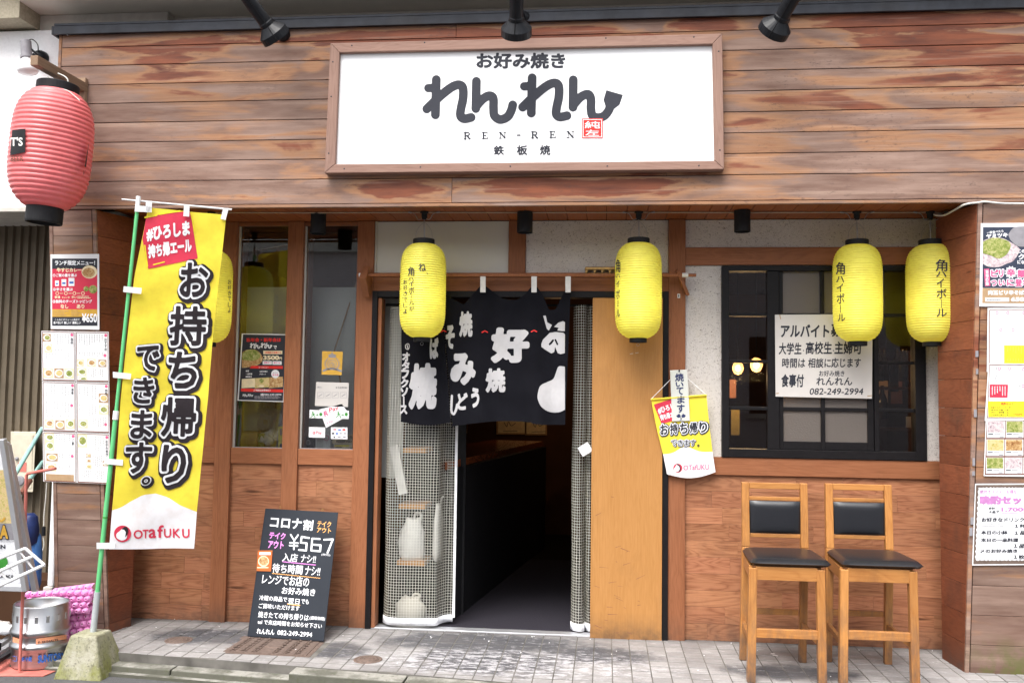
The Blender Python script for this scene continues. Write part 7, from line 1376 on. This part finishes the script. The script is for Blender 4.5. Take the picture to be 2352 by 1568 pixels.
pr = Print(); o = .002; rect(pr, AP, z7, [(-100, 330), (35, 330), (75, 640), (-100, 640)], pr.m('food_mixed'), o); rect(pr, AP, z7, [(-100, 640), (72, 640), (90, 735), (-100, 735)], pr.m('grey'), o); text(pr, AP, 'A', zL, (0, 1262, 98, 1412), K if 0 else pr.m('ink'), .10, .003); text(pr, AP, 'A', zL, (2, 1262, 92, 1408), pr.m('ochre'), .05, .004); shape(pr, AP, zL, [('s', smooth_pts([(-10, 1190), (20, 1200), (45, 1180), (55, 1165)]), 12)], pr.m('ochre'), .004)
text(pr, AP, 'EN', zL, (-28, 1492, 62, 1538), pr.m('ink'), .03, .003); shape(pr, AP, z7, [('s', [(-60, 745), (95, 745), (125, 985), (-60, 985)], 1.2)], pr.m('grey'), .003, cell=1.5); disc(pr, AP, z7, 15, 868, 30, 40, pr.m('green'), .003); text(pr, AP, 'YAKI', z7, (-30, 940, 72, 958), pr.m('ink'), .03, .003)
pr.done('print', ab)
wr = thing('wire_rack', 'white tubular rack propped slanting in front of the a-board', 'rack', AP.pt(*zK(200, 200), .1)); RP = Plane((-3.3, -1.20, .3), (0, 1, .3))
for a, b, r in (((-60, 110), (300, -30), .008), ((-60, 265), (392, 62), .009), ((-60, 440), (525, 165), .009), ((300, -30), (525, 165), .008), ((-20, 228), (90, 345), .005), ((80, 165), (190, 300), .005), ((230, 0), (400, 220), .005)): MB().tube([RP.pt(*zK(*a), 0), RP.pt(*zK(*b), 0)], r, 8).build('rod', M['white'], wr)
bb = thing('blue_barrel', 'blue plastic barrel with navy cover behind the a-board', 'barrel', (-3.44, -.55, -.09)); c = (float(atY(77, 1300, -.5)[0]), -.5, float(atY(77, 1350, -.5)[2])); q = MB(); q.lathe([(0, 0), (.038, 0), (.045, .03), (.045, .20), (.035, .30), (.02, .33), (0, .335)], c, n=28); q.build('barrel', M['blue'], bb); q = MB(); q.lathe([(.03, .25), (.05, .27), (.052, .34), (.04, .42), (.02, .44), (0, .44)], (c[0]-.02, c[1]-.02, c[2]), n=24); q.build('cover', M['navyplastic'], bb)
wp_ = thing('white_panel_frame', 'white steel leg standing in front of the blue barrel', 'frame', atY(*zK(390, 300), -.75)); MB().bar(atY(*zK(350, 120), -.75), atY(*zK(420, 490), -.75), .025, .02, (0, 1, 0)).build('leg', M['bluewhite'], wp_)
gp = thing('ground_frame', 'aluminium tray frame lying on the asphalt at the left edge', 'frame', (-3.5, -.9, -.09)); 
for a, b in (((-80, 1160), (150, 1000)), ((-80, 1250), (130, 1110)), ((-80, 1330), (150, 1190))): MB().bar(atZ(*zK(*a), -.03), atZ(*zK(*b), -.03), .03, .02).build('bar', M['alu'] if a[1] < 1300 else M['black'], gp)
for i, (x, y, s_, lb) in enumerate(((10, 900, .05, 'grey crumpled cloth bundle on the ground by the a-board'), (70, 930, .045, 'pale glove bundle on the ground beside the keg'))):
    a = atZ(*zK(x, y), .03); t_ = thing('cloth_bundle', lb, 'cloth', a); rg = random.Random(i); q = MB(); n = 14; prof = [(0, -.6), (.9, -.5), (1.2, 0), (.8, .5), (0, .6)]; V = [(a[0]+r*s_*(1+rg.uniform(-.25, .25))*math.cos(j*2*math.pi/n), a[1]+r*s_*.8*math.sin(j*2*math.pi/n), a[2]+h*s_+rg.uniform(-.008, .008)) for r, h in prof for j in range(n)]; q.add(V, [(ii*n+j, ii*n+(j+1) % n, (ii+1)*n+(j+1) % n, (ii+1)*n+j) for ii in range(4) for j in range(n)], 0, True); q.build('bundle', M['clear_white'] if i else M['agedpaper'], t_)
tag(MB().box(-4.2, -3.36, -.95, -.75, -.06, .02).build('dark_tray', M['black']), 'low black tray on the ground at the left edge', 'tray')
# small litter on the paving
lt = MB(); rg = random.Random(8)
for i in range(38):
    x, y = rg.uniform(-2.8, 1.9), -abs(rg.gauss(0, .35)); s_ = rg.uniform(.002, .006); 
    if y < -.95: continue
    lt.lathe([(0, .003), (s_, .001), (s_*.8, -.001)], (x, y, .002), (rg.uniform(-.3, .3), rg.uniform(-.3, .3), 1), 5, smooth=False)
tag(lt.build('litter', M['paper']), 'tiny pale crumbs scattered on the paving', 'litter', kind='stuff')
for i, (x, y) in enumerate(((485, 1358), (500, 1370))):
    a = atZ(*zS(x, y), .004); q = MB(); n = 9; V = [(a[0]+.014*rg.uniform(.6, 1.4)*math.cos(j*.7), a[1]+.009*math.sin(j*.7), .003+rg.uniform(0, .004)) for j in range(n)]; q.add(V, [tuple(range(n))]); tag(q.build('paper_scrap', M['paper']), 'tiny white paper scrap on the paving, %s one' % ('nearer' if i else 'farther'), 'scrap')
# scuffs and small marks on the sliding door, old staples on the fascia
sm = MB(); rg = random.Random(12)
for (x, y, L, a) in ((1060, 1300, 14, .2), (1430, 1310, 0, 0), (700, 850, 10, 1.2)): pass
for i in range(26):
    x = rg.uniform(dx0+.03, xE0-.06); z = abs(rg.gauss(.12, .35))+.02; L = rg.uniform(.004, .03); a = rg.uniform(-.5, .5)
    if z > 1.9: continue
    c = np.array([x, -.0523, z]); d_ = np.array([math.cos(a), 0, math.sin(a)])*L; n_ = np.array([0, 0, rg.uniform(.0008, .002)]); sm.add([c-d_-n_, c+d_-n_*.4, c+d_+n_*.4, c-d_+n_], [(0, 1, 2, 3)])
sm.build('scuff_marks', M['brown'], dd)
for (x, y) in ((1052, 1405), (1100, 1397)): p = atY(*zO(x, y), -.053); q = MB(); q.add([p+np.array([-.010, 0, -.002]), p+np.array([.010, 0, .001]), p+np.array([.011, 0, .004]), p+np.array([-.009, 0, .001])], [(0, 1, 2, 3)]); q.build('chip', M['panelwhite'], dd)
